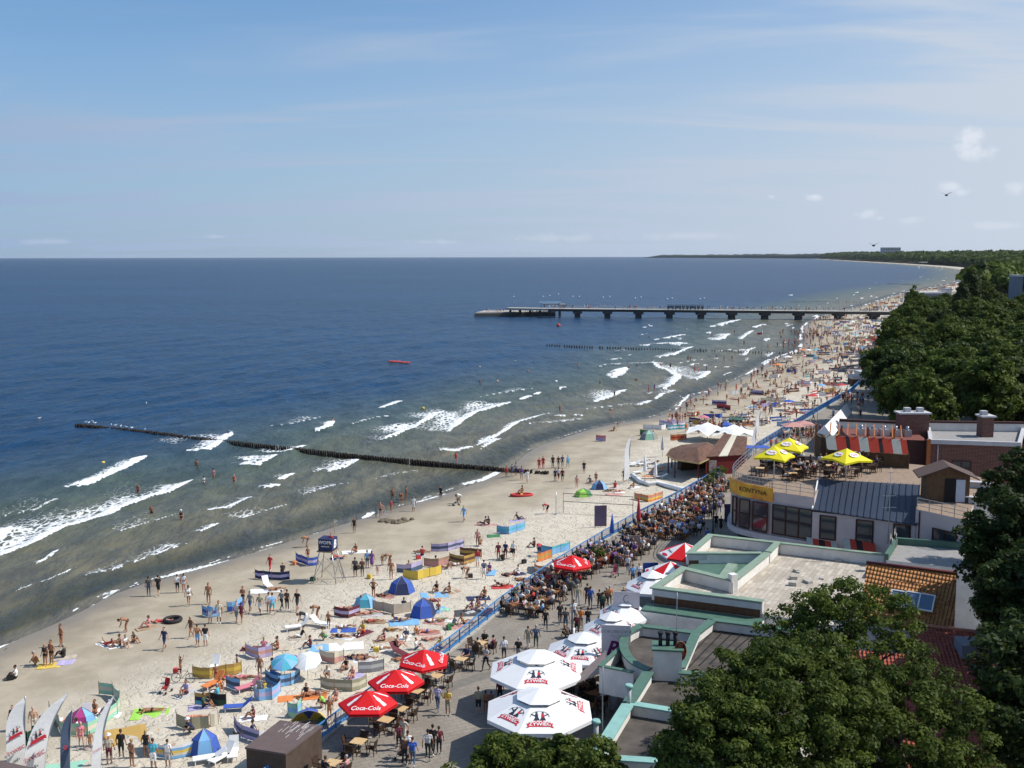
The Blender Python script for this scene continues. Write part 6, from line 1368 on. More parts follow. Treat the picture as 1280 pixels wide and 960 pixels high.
a0, a1 = Vector(base[0]), Vector(base[1]); dd = (a1 - a0).normalized(); nn = Vector((dd.y, -dd.x)); b = MB(); m_ = a0 + dd * 1.0 + nn * .04; b.box((m_.x, m_.y, zb + 1.6), (1.1, .06, 1.5), 0, math.atan2(dd.y, dd.x)); o = b.build('poster', M('poster_mix'), t); o.matrix_parent_inverse = io
landmark(xy(at(870, 585)), 'the beach bar'); b = MB(); b.box((0, 0, .02), (3.5, 2.2, .04)); p = at(945, 575); o = b.build('ground_sheet', cm('blue'), None, (p.x, p.y, p.z + 1.9)); 
o.name = 'blue_awning'; tag(o, 'flat blue awning beside the beach bar kiosk', 'awning')
b = MB(); 
for sx in (-1.6, 1.6):
 for sy in (-1, 1): b.bar((sx, sy, -1.9), (sx, sy, 0), .05)
b.build('awning_posts', M('steel'), o)

# --- white star tents
def star_tent(px, py, w_, label, col='tent_white', h=2.9, n=6, cat='tent'):
 p = at(px, py); t = thing('star_tent', label, cat, p, R(20)); b = MB(); vs = [(0, 0, h)]; m_ = 2 * n
 for i in range(m_):
  a = 2 * PI * i / m_; r = w_ * (1 if i % 2 == 0 else .72); vs.append((r * .45 * math.cos(a), r * .45 * math.sin(a), h * (.72 if i % 2 == 0 else .62)))
 for i in range(m_):
  a = 2 * PI * i / m_; r = w_ * (1 if i % 2 == 0 else .74); vs.append((r * math.cos(a), r * math.sin(a), h * (.42 if i % 2 == 0 else .70)))
 b.add(vs, [(0, 1 + i, 1 + (i + 1) % m_) for i in range(m_)] + [(1 + i, 1 + m_ + i, 1 + m_ + (i + 1) % m_, 1 + (i + 1) % m_) for i in range(m_)], 0, True); b.build('membrane', M(col), t)
 b = MB(); b.tube([(0, 0, 0), (0, 0, h + .15)], .05, 6)
 for i in range(0, m_, 2): a = 2 * PI * i / m_; b.bar((w_ * math.cos(a), w_ * math.sin(a), h * .42), (w_ * 1.12 * math.cos(a), w_ * 1.12 * math.sin(a), 0), .035)
 b.build('poles', M('steel'), t); landmark(p, 'the %s peaked white tent' % label.split()[0])
star_tent(884, 550, 3.9, 'left one of two peaked white tents behind the beach bar'); star_tent(917, 553, 3.9, 'right one of two peaked white tents behind the beach bar')
for px, py, lb in ((991, 548, 'left one of the red flat canopies near the white marquee'), (1004, 546, 'right one of the red flat canopies near the white marquee')): p = at(px, py); t = thing('market_canopy', lb, 'canopy', p); b = MB(); b.add([(-1.7, -1.5, 2.1), (1.7, -1.5, 2.1), (1.7, 1.5, 2.1), (-1.7, 1.5, 2.1), (0, 0, 2.7)], [(0, 1, 4), (1, 2, 4), (2, 3, 4), (3, 0, 4)]); b.build('canopy_cloth', cm('rose'), t); b = MB(); [b.bar((x, y, 0), (x, y, 2.1), .05) for x in (-1.6, 1.6) for y in (-1.4, 1.4)]; b.build('poles', M('steel'), t)

# --- small beach gear
def stripes(rows): return rows
def windbreak(pts, rows, label=None, h=.9, desc=None, lm=None, rot_poles=True, world=False):
 """cloth on poles: pts in pixels of its foot; rows = colours from the bottom up"""
 P = [at(*q) for q in pts] if not world else [Vector((x, y, gz(x, y))) for x, y in pts]
 t = thing('windbreak', label, 'windbreak', P[0], 0, 'cloth windbreaks on the beach', desc, (P[0] + P[-1]) / 2); io = P[0]; b = MB(); nr = len(rows); fine = []
 for i in range(len(P) - 1):
  L_ = (P[i + 1] - P[i]).length; k = max(1, round(L_ / 1.3)); fine += [(P[i].lerp(P[i + 1], j / k), j == 0) for j in range(k)]
 fine.append((P[-1], True)); pts_ = []
 for i in range(len(fine) - 1): a, c = fine[i][0], fine[i + 1][0]; d = (c - a).normalized(); n = Vector((-d.y, d.x, 0)) * .07 * ((i % 2) * 2 - 1); pts_ += [a, a.lerp(c, .5) + n + Vector((0, 0, -.04))]
 pts_.append(fine[-1][0]); N_ = len(pts_); vs = []
 for j in range(nr + 1): vs += [q + Vector((0, 0, .06 + (h - .06) * j / nr)) - io for q in pts_]
 mats = []; 
 for r_ in rows:
  if r_ not in mats: mats.append(r_)
 for off in (0, .012):
  o_ = len(b.v); b.add([Vector(v) + Vector((0, off, 0)) for v in vs], [], 0)
  for j in range(nr):
   for i in range(N_ - 1): f = (o_ + j * N_ + i, o_ + j * N_ + i + 1, o_ + (j + 1) * N_ + i + 1, o_ + (j + 1) * N_ + i); b.f.append(f if off == 0 else f[::-1]); b.m.append(mats.index(rows[j])); b.sm.append(False)
 b.build('cloth', [cm(r_) for r_ in mats], t)
 pm = MB()
 for q, _ in fine: q = q - io; pm.bar(q + Vector((0, 0, -.15)), q + Vector((0, 0, h + .12)), .035)
 pm.build('poles', M('pole_wood'), t)
 if lm: landmark((P[0] + P[-1]) / 2, lm)
 return t
def towel(px, py, col, rz, label=None, desc=None, w_=.8, l_=1.75, col2=None):
 p = at(px, py, .015); b = MB(); n = 6
 for i in range(n):
  x0, x1 = -l_ / 2 + l_ * i / n, -l_ / 2 + l_ * (i + 1) / n; z0, z1 = .01 + .02 * math.sin(i * 2.1), .01 + .02 * math.sin((i + 1) * 2.1); b.add([(x0, -w_ / 2, z0), (x1, -w_ / 2, z1), (x1, w_ / 2, z1), (x0, w_ / 2, z0), (x0, -w_ / 2, -.02), (x1, -w_ / 2, -.02), (x1, w_ / 2, -.02), (x0, w_ / 2, -.02)], [(0, 1, 2, 3), (0, 4, 5, 1), (3, 2, 6, 7)], i % 2 if col2 else 0)
 o = b.build('beach_towel', [cm(col), cm(col2 or col)], None, p, R(rz)); tag(o, label, 'towel', 'towels spread on the sand', desc or (cn(col) + ' towel spread on the sand'), p); return o
def dome_tent(px, py, r, cols, label, rz=0, h=1.15, lm=None):
 p = at(px, py); t = thing('beach_tent', label, 'tent', p, R(rz), 'small beach tents'); b = MB(); n = 6; rim = [(r * math.cos(2 * PI * i / n), r * .85 * math.sin(2 * PI * i / n), 0) for i in range(n)]; mid = [(x * .72, y * .72, h * .62) for x, y, z in rim]; mats = list(dict.fromkeys(cols))
 for i in range(n):
  j = (i + 1) % n; mi = mats.index(cols[i % len(cols)]); b.add([rim[i], rim[j], mid[j], mid[i], (0, 0, h)], [(0, 1, 2, 3), (3, 2, 4)], mi)
 b.build('tent_cloth', [cm(k) for k in mats], t); b = MB()
 for i in range(n): b.tube([Vector(rim[i]), Vector(mid[i]) * 1.01, Vector((0, 0, h + .01))], .015, 4)
 b.build('tent_poles', cm('grey'), t)
 if lm: landmark(p, lm)
 return t
def shell_tent(px, py, label, cols, rz=0, r=1.15, lm=None):
 p = at(px, py); t = thing('shell_tent', label, 'tent', p, R(rz), 'small beach tents'); b = MB(); n = len(cols); mats = list(dict.fromkeys(cols)); N_ = 8
 for i in range(n):
  a0, a1 = PI * i / n, PI * (i + 1) / n
  for k in range(N_):
   t0, t1 = PI / 2 * k / N_, PI / 2 * (k + 1) / N_; q = lambda a, e: (r * math.cos(a) * (math.cos(e) * .98 + .02), -.6 + 1.25 * math.sin(e) * r, r * 1.05 * math.sin(a) * (math.cos(e) * .98 + .02)); b.add([q(a0, t0), q(a1, t0), q(a1, t1), q(a0, t1)], [(0, 1, 2, 3)], mats.index(cols[i]))
 b.build('tent_cloth', [cm(k) for k in mats], t); b = MB(); b.tube([(r * math.cos(PI * i / 10), -.6, r * 1.05 * math.sin(PI * i / 10)) for i in range(11)], .018, 5); b.build('tent_hoop', cm('grey'), t)
 if lm: landmark(p, lm)
def beach_umbrella(px, py, r, cols, label, h=1.9, tilt=0, lm=None, desc=None):
 p = at(px, py); t = thing('beach_umbrella', label, 'beach umbrella', p, 0, 'beach umbrellas', desc, p); b = MB(); n = 8; T = Matrix.Translation((0, 0, h * .75)) @ Matrix.Rotation(R(tilt), 4, 'X') @ Matrix.Translation((0, 0, -h * .75)); mats = list(dict.fromkeys(cols))
 for i in range(n):
  a0, a1 = 2 * PI * i / n, 2 * PI * (i + 1) / n; q = lambda a, f: T @ Vector((r * f * math.cos(a), r * f * math.sin(a), h - .42 * f * f * r)); b.add([q(a0, 1), q(a1, 1), q(a1, .55), q(a0, .55), q(0, 0)], [(0, 1, 2, 3), (3, 2, 4)], mats.index(cols[i % len(cols)]), True)
 b.build('canopy', [cm(k) for k in mats], t); b = MB(); b.tube([(0, 0, -.1), T @ Vector((0, 0, h))], .02, 6); b.build('pole', M('steel'), t)
 if lm: landmark(p, lm)
def lounger(px, py, rz, col, label=None, desc=None, back=45, z=None, dz=0):
 p = at(px, py, dz); t = thing('sun_lounger', label, 'sun lounger', p, R(rz), 'sun loungers on the sand', desc or (cn(col) + ' sun lounger')); b = MB(); b.box((-.35, 0, .33), (1.25, .58, .05)); bk = R(back); d = Vector((math.cos(bk), 0, math.sin(bk))); o = Vector((.28, 0, .33))
 Mx = Matrix.Translation(o + d * .36) @ Matrix.Rotation(-bk, 4, 'Y'); b.box((0, 0, 0), (.74, .56, .05), 0, M4=Mx); b.build('bed', cm(col), t)
 for x in (-.85, .2):
  for y in (-.25, .25): b = MB(); b.bar((x, y, 0), (x, y, .32), .05); b.build('leg', M('plastic_white'), t)
 return t
def inflatable(px, py, rx, ry, col, label, ring=False, rz=0, cat='inflatable boat', z=None, seats=True):
 p = at(px, py) if z is None else PZ(px, py, z); t = thing('inflatable_boat' if not ring else 'swim_ring', label, cat, p, R(rz)); b = MB(); th_ = min(rx, ry) * .28
 b.tube([(rx * math.cos(a) * (1 if abs(math.cos(a)) < .9 else 1.0), ry * math.sin(a), th_) for a in np.linspace(0, 2 * PI, 20, endpoint=False)], th_, 7, closed=True); o = b.build('tube', cm(col), t)
 if not ring:
  b = MB(); b.tube([(0, 0, th_ * .3), (0, 0, th_ * .5)], min(rx, ry) * .9, 12); b.v[:] = [(x * rx / min(rx, ry), y * ry / min(rx, ry), z_) for x, y, z_ in b.v]; b.build('floor', cm(col), t)
  if seats: b = MB(); b.box((0, 0, th_ * 1.4), (.25, ry * 1.5, .1)); b.build('thwart', cm('yellow'), t)
 return t

# lifeguard tower
p = at(411, 726); t = thing('lifeguard_tower', 'navy blue lifeguard cabin on tall crossed steel legs', 'lifeguard tower', p, R(-14)); b = MB()
zt = 2.9
b.box((0, 0, zt + .6), (1.35, 1.25, 1.15)); o = b.build('cabin', cm('navy'), t); tx = MB(); tx.text('WOPR', lambda u, v: (u, -.632, zt + .85 + v), .42, 0, 0, .02); tx.text('ratownik', lambda u, v: (u, -.632, zt + .5 + v), .22, 0, 0, .01); tx.text('B', lambda u, v: (.682, u, zt + .6 + v), 1.0, .2, 0, .04); tx.build('cabin_lettering', M('ink_white'), o)
b = MB(); b.box((0, 0, zt), (1.6, 1.5, .08)); b.build('floor', M('pole_wood'), t)
for x, y in ((-.6, -.55), (.6, -.55), (-.6, .55), (.6, .55)): b = MB(); b.tube([(x, y, zt), (x * 1.9, y * 1.7, -.1)], .04, 6); b.build('leg', M('steel'), t)
b = MB()
for s_ in (-1, 1): b.bar((-1.0, s_ * .85, .5), (.75, s_ * .65, 2.1), .035); b.bar((1.0, s_ * .85, .5), (-.75, s_ * .65, 2.1), .035)
for s_ in (-1, 1): b.bar((s_ * .95, -.8, .7), (s_ * .8, .7, 1.9), .035)
b.build('braces', M('steel'), t); b = MB(); b.bar((1.6, -.25, 0), (.7, -.25, zt), .04); b.bar((1.6, .25, 0), (.7, .25, zt), .04); [b.bar((1.6 - .9 * k / 8, -.25, zt * k / 8), (1.6 - .9 * k / 8, .25, zt * k / 8), .03) for k in range(1, 8)]; b.build('ladder', M('steel'), t); landmark(p, 'the lifeguard tower')
# volleyball net
n0, n1 = at(704, 641), at(791, 646); t = thing('volleyball_net', 'thin volleyball net stretched between posts on the sand', 'net', n0); b = MB(); v = n1 - n0
for hz in (2.3, 1.35): b.bar((0, 0, hz), v + Vector((0, 0, hz)), .05, .06)
b.build('net_bands', cm('dgrey'), t); b = MB(); [b.bar(v * k / 40 + Vector((0, 0, 1.36)), v * k / 40 + Vector((0, 0, 2.28)), .008) for k in range(41)]; b.build('net_mesh', cm('grey'), t)
for q_ in (Vector(), v): b = MB(); b.tube([q_ + Vector((0, 0, -.1)), q_ + Vector((0, 0, 2.4))], .04, 6); b.build('post', M('pole_wood'), t)
landmark((n0 + n1) / 2, 'the volleyball net'); p = at(695, 643); t = thing('court_post', 'lone slim post on the sand left of the volleyball net', 'post', p); b = MB(); b.tube([(0, 0, -.1), (0, 0, 2.6)], .04, 6); b.build('post_shaft', M('steel'), t); b = MB(); b.tube([(0, 0, 0), (0, 0, .05)], .2, 8); b.build('post_foot', M('steel'), t)
# groynes: double rows of piles
def groyne(name, label, pts, h, sp, zf=lambda x, y: 0):
 P = [PZ(a, c, 0.25) for a, c in pts]; t = thing(name, label, 'groyne', (P[0].x, P[0].y, 0)); io = P[0] * 1; L_ = [(P[i + 1] - P[i]).length for i in range(len(P) - 1)]; n = int(sum(L_) / sp); rd = random.Random(3); st = MB(); items = []
 for k in range(n):
  s_ = k * sp; i = 0
  while i < len(L_) - 1 and s_ > L_[i]: s_ -= L_[i]; i += 1
  d = (P[i + 1] - P[i]).normalized(); nn = Vector((-d.y, d.x, 0)); q = P[i] + d * (s_ + rd.uniform(-.08, .08)); 
  if rd.random() < .06: continue
  hh = h(k / n) + rd.uniform(-.06, .06); r = rd.uniform(.12, .155)
  for sd in (-.22, .22): items.append((q + nn * sd - io, hh, r))
 near = sorted(range(len(items)), key=lambda i: (items[i][0] + io).y)[:100]
 for i, (q, hh, r) in enumerate(items):
  if i in set(near[:0]): pass
 near = set(near)
 for i, (q, hh, r) in enumerate(items):
  b = st if i not in near else MB(); b.tube([(q.x, q.y, -1.8), (q.x, q.y, hh - .05), (q.x, q.y, hh)], [r, r, r * .8], 7)
  if i in near: b.build('pile', M('pile_wood', (.035, .028, .022), .9, var=.3), t)
 if st.v: o = st.build('piles', M('pile_wood'), t); o['kind'] = 'stuff'
 return t
groyne('groyne', 'long dark timber groyne with tarred piles running out from the near beach', [(96, 532), (175, 540), (280, 552), (440, 570), (600, 585), (690, 593)], lambda f: .62 if f < .25 else .48 + f * .12, .42); landmark(PZ(660, 590, 0), 'the end of the long groyne')
groyne('groyne', 'second timber groyne farther off, just before the pier', [(684, 431.5), (800, 436), (1005, 442)], lambda f: .55, .9); groyne('groyne', 'faint dark groyne beyond the pier', [(990, 377), (1080, 378)], lambda f: .8, 1.6)
groyne('groyne', 'farthest short groyne in the surf beyond the pier', [(1110, 355), (1152, 356.5)], lambda f: 1.2, 3.0)
# boats and buoys, gulls
inflatable(493, 453, 1.6, .8, 'red', 'left one of two red inflatable rescue boats riding on open water', z=.2); inflatable(506, 454, 1.4, .7, 'red', 'right one of two red inflatable rescue boats riding on open water', z=.2)
def buoy(px, py, col, r, label=None, desc=None):
 p = PZ(px, py, .05); t = thing('buoy', label, 'buoy', p, 0, 'buoys in the sea', desc); b = MB(); b.ball((0, 0, r * .4), r, nu=10, nv=6); b.build('float', cm(col), t); b = MB(); b.tube([(0, 0, r), (0, 0, r * 1.9)], .06, 6); b.build('stem', cm('dgrey'), t)
buoy(129, 580, 'yellow', .32, 'small yellow buoy beyond the leftmost breaker'); buoy(529, 511, 'yellow', .3, 'small yellow buoy behind the middle breakers'); buoy(698, 408, 'red', .9, 'red buoy in front of the pier head')
for i, (px, py) in enumerate(((642, 371), (679, 371), (687, 370), (698, 368), (716, 371), (724, 371), (754, 372), (762, 371), (794, 373), (801, 372), (834, 374), (840, 373), (875, 374), (880, 373), (811, 407), (695, 478))): buoy(px, py, 'white', .5 if py < 400 else .4, None, 'white marker buoy')
M('gull', (.75, .75, .74), .7, var=.05)
b = MB(); b.ball((0, 0, .16), (.2, .08, .08), nu=8, nv=5); b.ball((.2, 0, .27), .055, nu=6, nv=4); b.bar((.25, 0, .27), (.33, 0, .25), .02); b.add([(-.1, -.08, .2), (.05, -.1, .22), (-.34, -.03, .2), (-.1, .08, .2), (.05, .1, .22), (-.34, .03, .2)], [(0, 1, 2), (5, 4, 3)]); b.bar((0, .03, 0), (0, .03, .12), .012); b.bar((0, -.03, 0), (0, -.03, .12), .012); GULL = b.mesh('gull', M('gull'))
for i, (px, py) in enumerate(((107, 526), (111, 526.5), (116, 525), (119, 527), (139, 529), (144, 530), (151, 531), (158, 532), (165, 533), (181, 535), (49, 524), (183, 505), (289, 541), (600, 459))):
 low = i > 9; p = PZ(px, py + 3 if not low else py, 1.0 if not low else .05); o = bpy.data.objects.new('seagull', GULL); COL.objects.link(o); o.location = p; o.rotation_euler = (0, 0, i * 1.3); o.scale = (1.3, 1.3, 1.3); tag(o, None, 'seagull', 'seagulls', 'white gull perched on the long groyne' if not low else 'white gull resting on the sea')
b = MB(); b.ball((0, 0, 0), (.25, .1, .1), nu=8, nv=5); b.add([(.1, 0, .05), (-.1, 0, .05), (-.05, .7, .3), (.02, .7, .3), (-.05, -.7, .3), (.02, -.7, .3)], [(0, 1, 2, 3), (1, 0, 5, 4)]); 
for i, (px, py) in enumerate(((1183, 244), (1092, 307))): o = b.build('seagull', cm('dgrey'), None, PD(px, py, 110), R(30)); tag(o, ('dark gull gliding below the small white clouds', 'dark gull gliding just left of the far hotel roof')[i], 'seagull')
# red and white flag on a pole in the surf, small white flag
p = at(952, 447); t = thing('beach_flag', 'red and white flag on a tall pole at the water edge', 'flag', p); b = MB(); b.tube([(0, 0, -.3), (0, 0, 8.2)], [.06, .03], 6); b.build('pole', M('steel'), t); b = MB(); b.add([(0, 0, 8.1), (-1.5, .1, 8.0), (-1.5, .1, 7.4), (0, 0, 7.5), (-1.5, .1, 6.8), (0, 0, 6.9)], [(0, 1, 2, 3)], 0); b.add([(0, 0, 7.5), (-1.5, .1, 7.4), (-1.5, .1, 6.8), (0, 0, 6.9)], [(0, 1, 2, 3)], 1); b.build('flag_cloth', [cm('white'), cm('red')], t)
p = at(418, 667); t = thing('small_flag', 'tiny white flag stuck in the wet sand beyond the lifeguard tower', 'flag', p); b = MB(); b.tube([(0, 0, -.1), (0, 0, 1.6)], .02, 5); b.build('pole', M('pole_wood'), t); b = MB(); b.add([(0, 0, 1.6), (.45, .05, 1.4), (0, 0, 1.15)], [(0, 1, 2), (2, 1, 0)]); b.build('flag_cloth', cm('white'), t)

# windbreaks the photograph shows one by one
WBS = [([(253, 769), (265, 772), (277, 770)], ['sky', 'blue', 'sky'], 'blue windbreak among the standing group between gold windbreak and water', None), ([(284, 765), (296, 763), (304, 757)], ['blue', 'sky'], 'smaller blue windbreak right behind the standing group', None),
 ([(62, 894), (80, 921), (110, 920), (128, 908), (147, 893), (150, 880), (141, 870), (124, 868)], ['mint', 'cream', 'mint'], 'green and cream windbreak enclosing a large camp by the feather flags', 'the big green camp'),
 ([(241, 847), (262, 849), (283, 845), (302, 841)], ['gold', 'yellow', 'gold'], 'long gold windbreak beside the bicycle', 'the gold windbreak'), ([(244, 881), (262, 881)], ['turq', 'navy', 'gold'], 'blue and gold patterned windbreak panel below the bicycle', None),
 ([(263, 881), (283, 883)], ['dgreen', 'black'], 'dark green windbreak panel right of the blue patterned one', None), ([(221, 908), (240, 913), (261, 911)], ['khaki', 'khaki'], 'plain khaki windbreak above the blue pop-up tent', 'the khaki windbreak'),
 ([(263, 909), (273, 906)], ['cream', 'cream'], 'short cream windbreak ending the khaki one', None), ([(181, 934), (189, 946), (214, 950), (243, 943)], ['sky', 'cream', 'yellow', 'sky', 'white'], 'wave patterned blue and cream windbreak curving left of the blue tent', 'the wave patterned windbreak'),
 ([(293, 910), (303, 923), (324, 930)], ['lilac', 'denim', 'lilac'], 'violet blue windbreak beside the brown hut', 'the violet windbreak'), ([(307, 818), (323, 824), (341, 820)], ['lilac', 'rose', 'lilac'], 'mauve checked windbreak above the turquoise umbrella', 'the mauve windbreak'),
 ([(332, 851), (348, 860), (364, 857), (375, 848)], ['sky', 'denim', 'sky'], 'blue windbreak directly under the turquoise umbrella', None), ([(318, 872), (324, 877), (340, 875), (351, 865), (352, 857), (338, 851)], ['sky', 'lilac', 'sky'], 'round light blue windbreak below the turquoise umbrella', 'the round blue windbreak'),
 ([(283, 859), (300, 864)], ['sky', 'denim', 'sky'], 'short blue windbreak behind the pink deckchair', None), ([(400, 826), (418, 830), (430, 826)], ['rose', 'cream'], 'pale pink windbreak in the middle of the sunbathers', 'the pale pink windbreak'),
 ([(448, 842), (480, 838)], ['grey', 'lgrey', 'grey'], 'grey diamond patterned windbreak behind the khaki green one', None), ([(401, 860), (418, 864), (440, 865), (458, 858)], ['khaki', 'cream', 'khaki'], 'pale khaki green windbreak beside the lowest red parasol', 'the pale green windbreak'),
 ([(319, 723), (340, 726), (362, 725)], ['navy', 'lilac', 'navy'], 'navy windbreak left of the lifeguard tower', 'the navy windbreak'), ([(370, 701), (385, 708), (398, 706)], ['blue', 'lilac', 'blue'], 'blue windbreak right behind the lifeguard tower legs', None),
 ([(504, 723), (522, 725), (552, 717)], ['yellow', 'yellow', 'yellow'], 'bright yellow windbreak above the blue pyramid tent', 'the bright yellow windbreak'), ([(496, 716), (514, 716), (528, 711)], ['denim', 'lilac'], 'grey blue windbreak behind the bright yellow one', None),
 ([(530, 708), (548, 709), (562, 705)], ['rose', 'rose', 'tan'], 'salmon coloured windbreak right of the yellow one', 'the salmon windbreak'), ([(562, 702), (580, 706), (594, 702)], ['gold', 'brown', 'gold'], 'golden brown striped windbreak beside the salmon one', 'the golden brown windbreak'),
 ([(575, 694), (602, 697)], ['brown', 'gold', 'brown'], 'dark brown windbreak behind the golden striped one', None), ([(539, 690), (560, 689), (580, 683)], ['lilac', 'denim', 'lilac'], 'pale violet windbreak behind the salmon one', None),
 ([(466, 762), (492, 768), (514, 764)], ['beige', 'beige'], 'beige windbreak between the two blue tents', 'the beige windbreak'), ([(418, 770), (436, 773), (450, 768)], ['maroon', 'lilac', 'maroon'], 'maroon windbreak left of the beige one', None),
 ([(621, 666), (636, 668), (656, 661)], ['sky', 'turq', 'sky'], 'light blue windbreak beside the green mat', 'the light blue windbreak'), ([(673, 690), (690, 694), (712, 687)], ['sky', 'sky', 'turq'], 'light blue windbreak above the orange ring-shaped one', None),
 ([(670, 708), (668, 716), (690, 722), (705, 716)], ['orange', 'gold', 'white', 'orange'], 'orange and gold striped windbreak forming a ring by the railing', 'the orange ring windbreak'), ([(690, 697), (672, 703)], ['orange', 'gold', 'orange'], 'back panel of orange striped cloth behind the orange ring', None),
 ([(793, 624), (810, 628), (828, 623)], ['orange', 'yellow', 'rose', 'orange'], 'orange striped windbreak beneath the tall white feather flag', 'the orange striped windbreak'),
 ([(745, 551), (757, 552)], ['lilac', 'pink'], 'small lilac windbreak on the damp sand near the water', None), ([(800, 544), (817, 546)], ['dgreen', 'green'], 'dark green windbreak left of the white tents', None), ([(838, 551), (858, 550)], ['orange', 'red', 'orange'], 'orange red windbreak between beach bar and white tents', None),
 ([(824, 532), (840, 535), (857, 533)], ['lilac', 'white', 'lilac'], 'pale lilac windbreak by a standing group near the water', None), ([(861, 528), (875, 530)], ['navy', 'lilac', 'navy'], 'navy striped windbreak beside a standing group above the tents', None), ([(911, 528), (928, 529)], ['dgreen', 'mint'], 'green windbreak above the right white tent', None),
 ([(890, 506), (908, 507)], ['lilac', 'navy', 'lilac'], 'blue lilac windbreak on the upper beach near the waterline', None), ([(896, 510), (913, 513)], ['maroon', 'red'], 'dark red windbreak just below a lilac one', None), ([(938, 493), (954, 494)], ['denim', 'lilac'], 'grey blue windbreak beside a red dressed group', None)]
for pts, rows, lb, lm in WBS: windbreak(pts, rows, lb, .85 if pts[0][1] > 600 else 1.0, None, lm)
for q in [(188, 892, 'lime', 10, 'lime green towel under a prone sunbather', 1.7, 2.3), (165, 918, 'gold', 25, 'gold patterned blanket right of the big green camp', 2.4, 3.2), (378, 872, 'orange', 12, 'orange towel with two people below the round blue windbreak', 1.0, 3.2), (505, 778, 'sky', 10, 'blue blanket between the lower blue tent and the sunbathers', 1.5, 2.4),
          (429, 788, 'blue', 5, 'blue towel under a sunbather above the pale pink windbreak', 1.0, 2.0), (543, 744, 'sky', 10, 'light blue towel with a seated couple right of the blue tents', 1.4, 2.4), (598, 748, 'navy', 10, 'navy towel under a lone seated sunbather near the railing', 1.2, 2.0), (401, 810, 'sky', 15, 'pale blue towel left of the pale pink windbreak', 1.4, 2.0),
          (433, 808, 'white', 10, 'white and blue sheet above the pale pink windbreak', 1.6, 2.6), (328, 739, 'white', 8, 'white towel by the lounger under the navy windbreak', 1.3, 2.2), (446, 690, 'white', 12, 'white towel under a lone sitter beyond the tower', 1.2, 3.0), (620, 670, 'green', 5, 'green mat beside the light blue windbreak', 1.2, 1.8),
          (628, 734, 'red', 5, 'red towel between the orange ring and the railing', 1.0, 2.0), (593, 766, 'dgrey', 8, 'dark blanket under a seated group near the railing', 1.6, 3.2), (556, 762, 'mint', 0, 'small mint towel right of the lower blue tent', .7, .9), (85, 958, 'mint', 15, 'green lettered mat at the foot of the feather flags', 1.0, 3.6),
          (770, 618, 'rose', 5, 'rose towel left of the tall white feather flag', 1.2, 2.4), (65, 832, 'yellow', 15, 'yellow towel by the swimmers at the water edge', 1.0, 2.0), (86, 828, 'lilac', 10, 'lilac towel right of the swimmers by the water', 1.0, 1.6)]: towel(q[0], q[1], q[2], q[3], q[4], None, q[5], q[6])
dome_tent(502, 740, 1.2, ['blue', 'navy', 'blue'], 'upper blue pyramid tent below the yellow windbreak', 10, 1.45, 'the upper blue tent'); dome_tent(529, 769, 1.15, ['blue', 'blue', 'navy'], 'lower blue pyramid tent right of the beige windbreak', 25, 1.5, 'the lower blue tent'); dome_tent(457, 757, 1.0, ['turq', 'sky'], 'turquoise dome tent left of the beige windbreak', 0, 1.1)
dome_tent(256, 940, .95, ['blue', 'sky', 'blue'], 'blue pop-up tent nearest the brown hut', 20, 1.5, 'the blue pop-up tent'); dome_tent(103, 908, .95, ['magenta', 'magenta', 'sky'], 'magenta dome tent inside the big green camp', 10, 1.3); dome_tent(729, 620, 1.15, ['lime', 'lime', 'green'], 'lime green tent left of the volleyball net', 0, 1.0, 'the lime green tent')
dome_tent(749, 611, 1.05, ['navy', 'sky'], 'small navy and light blue tent behind the volleyball net', 0, 1.15, 'the small navy tent'); dome_tent(811, 549, 1.5, ['grey', 'mint', 'grey'], 'grey green dome tent on the sand left of the white tents', 0, 1.6); dome_tent(906, 538, 1.6, ['navy', 'blue', 'blue'], 'navy and blue tent behind the white tents', 0, 1.7); dome_tent(926, 543, 1.3, ['red', 'white', 'navy'], 'red and white dome tent right of the navy and blue one', 0, 1.6)
shell_tent(386, 908, 'blue and yellow half dome shell tent behind the brown hut', ['yellow', 'yellow', 'blue', 'blue', 'yellow', 'yellow'], 10, 1.25, 'the blue and yellow shell tent')
beach_umbrella(356, 852, .95, ['turq', 'sky'], 'turquoise umbrella standing inside the blue windbreaks', 1.8, 18, 'the turquoise umbrella'); beach_umbrella(385, 848, 1.0, ['white', 'white'], 'white umbrella right of the turquoise one', 1.7, 20, 'the white umbrella')
windbreak([(360, 896), (372, 898), (377, 890)], ['mint', 'sky', 'mint'], 'pale mint patterned windbreak behind the shell tent', 1.0)
for q in [(108, 902, 100, 'white', 'upright white lounger inside the big green camp', 75), (268, 858, 60, 'orange', 'orange deckchair beside the gold windbreak', 50), (267, 838, 80, 'white', 'white deckchair frame behind the gold windbreak', 60), (299, 888, 10, 'blue', 'white lounger with a blue seat right of the dark green windbreak', 40), (312, 862, 40, 'pink', 'pale pink deckchair left of the round blue windbreak', 40),
          (263, 952, 20, 'white', 'lowest white lounger of the jumbled stack by the brown hut', 30), (279, 950, 60, 'white', 'white lounger lying across the jumbled stack by the hut', 50), (292, 944, 100, 'white', 'tallest white lounger of the jumbled stack by the hut', 70), (372, 787, 20, 'white', 'left white lounger of the pair above the pale pink windbreak', 35), (400, 783, 150, 'white', 'right white lounger of the pair above the pale pink windbreak', 40),
          (334, 734, 120, 'white', 'white lounger just under the navy windbreak', 50), (498, 819, 130, 'maroon', 'maroon lounger with a sunbather next to the upper red parasol', 45)]: lounger(*q[:5], None, q[5])
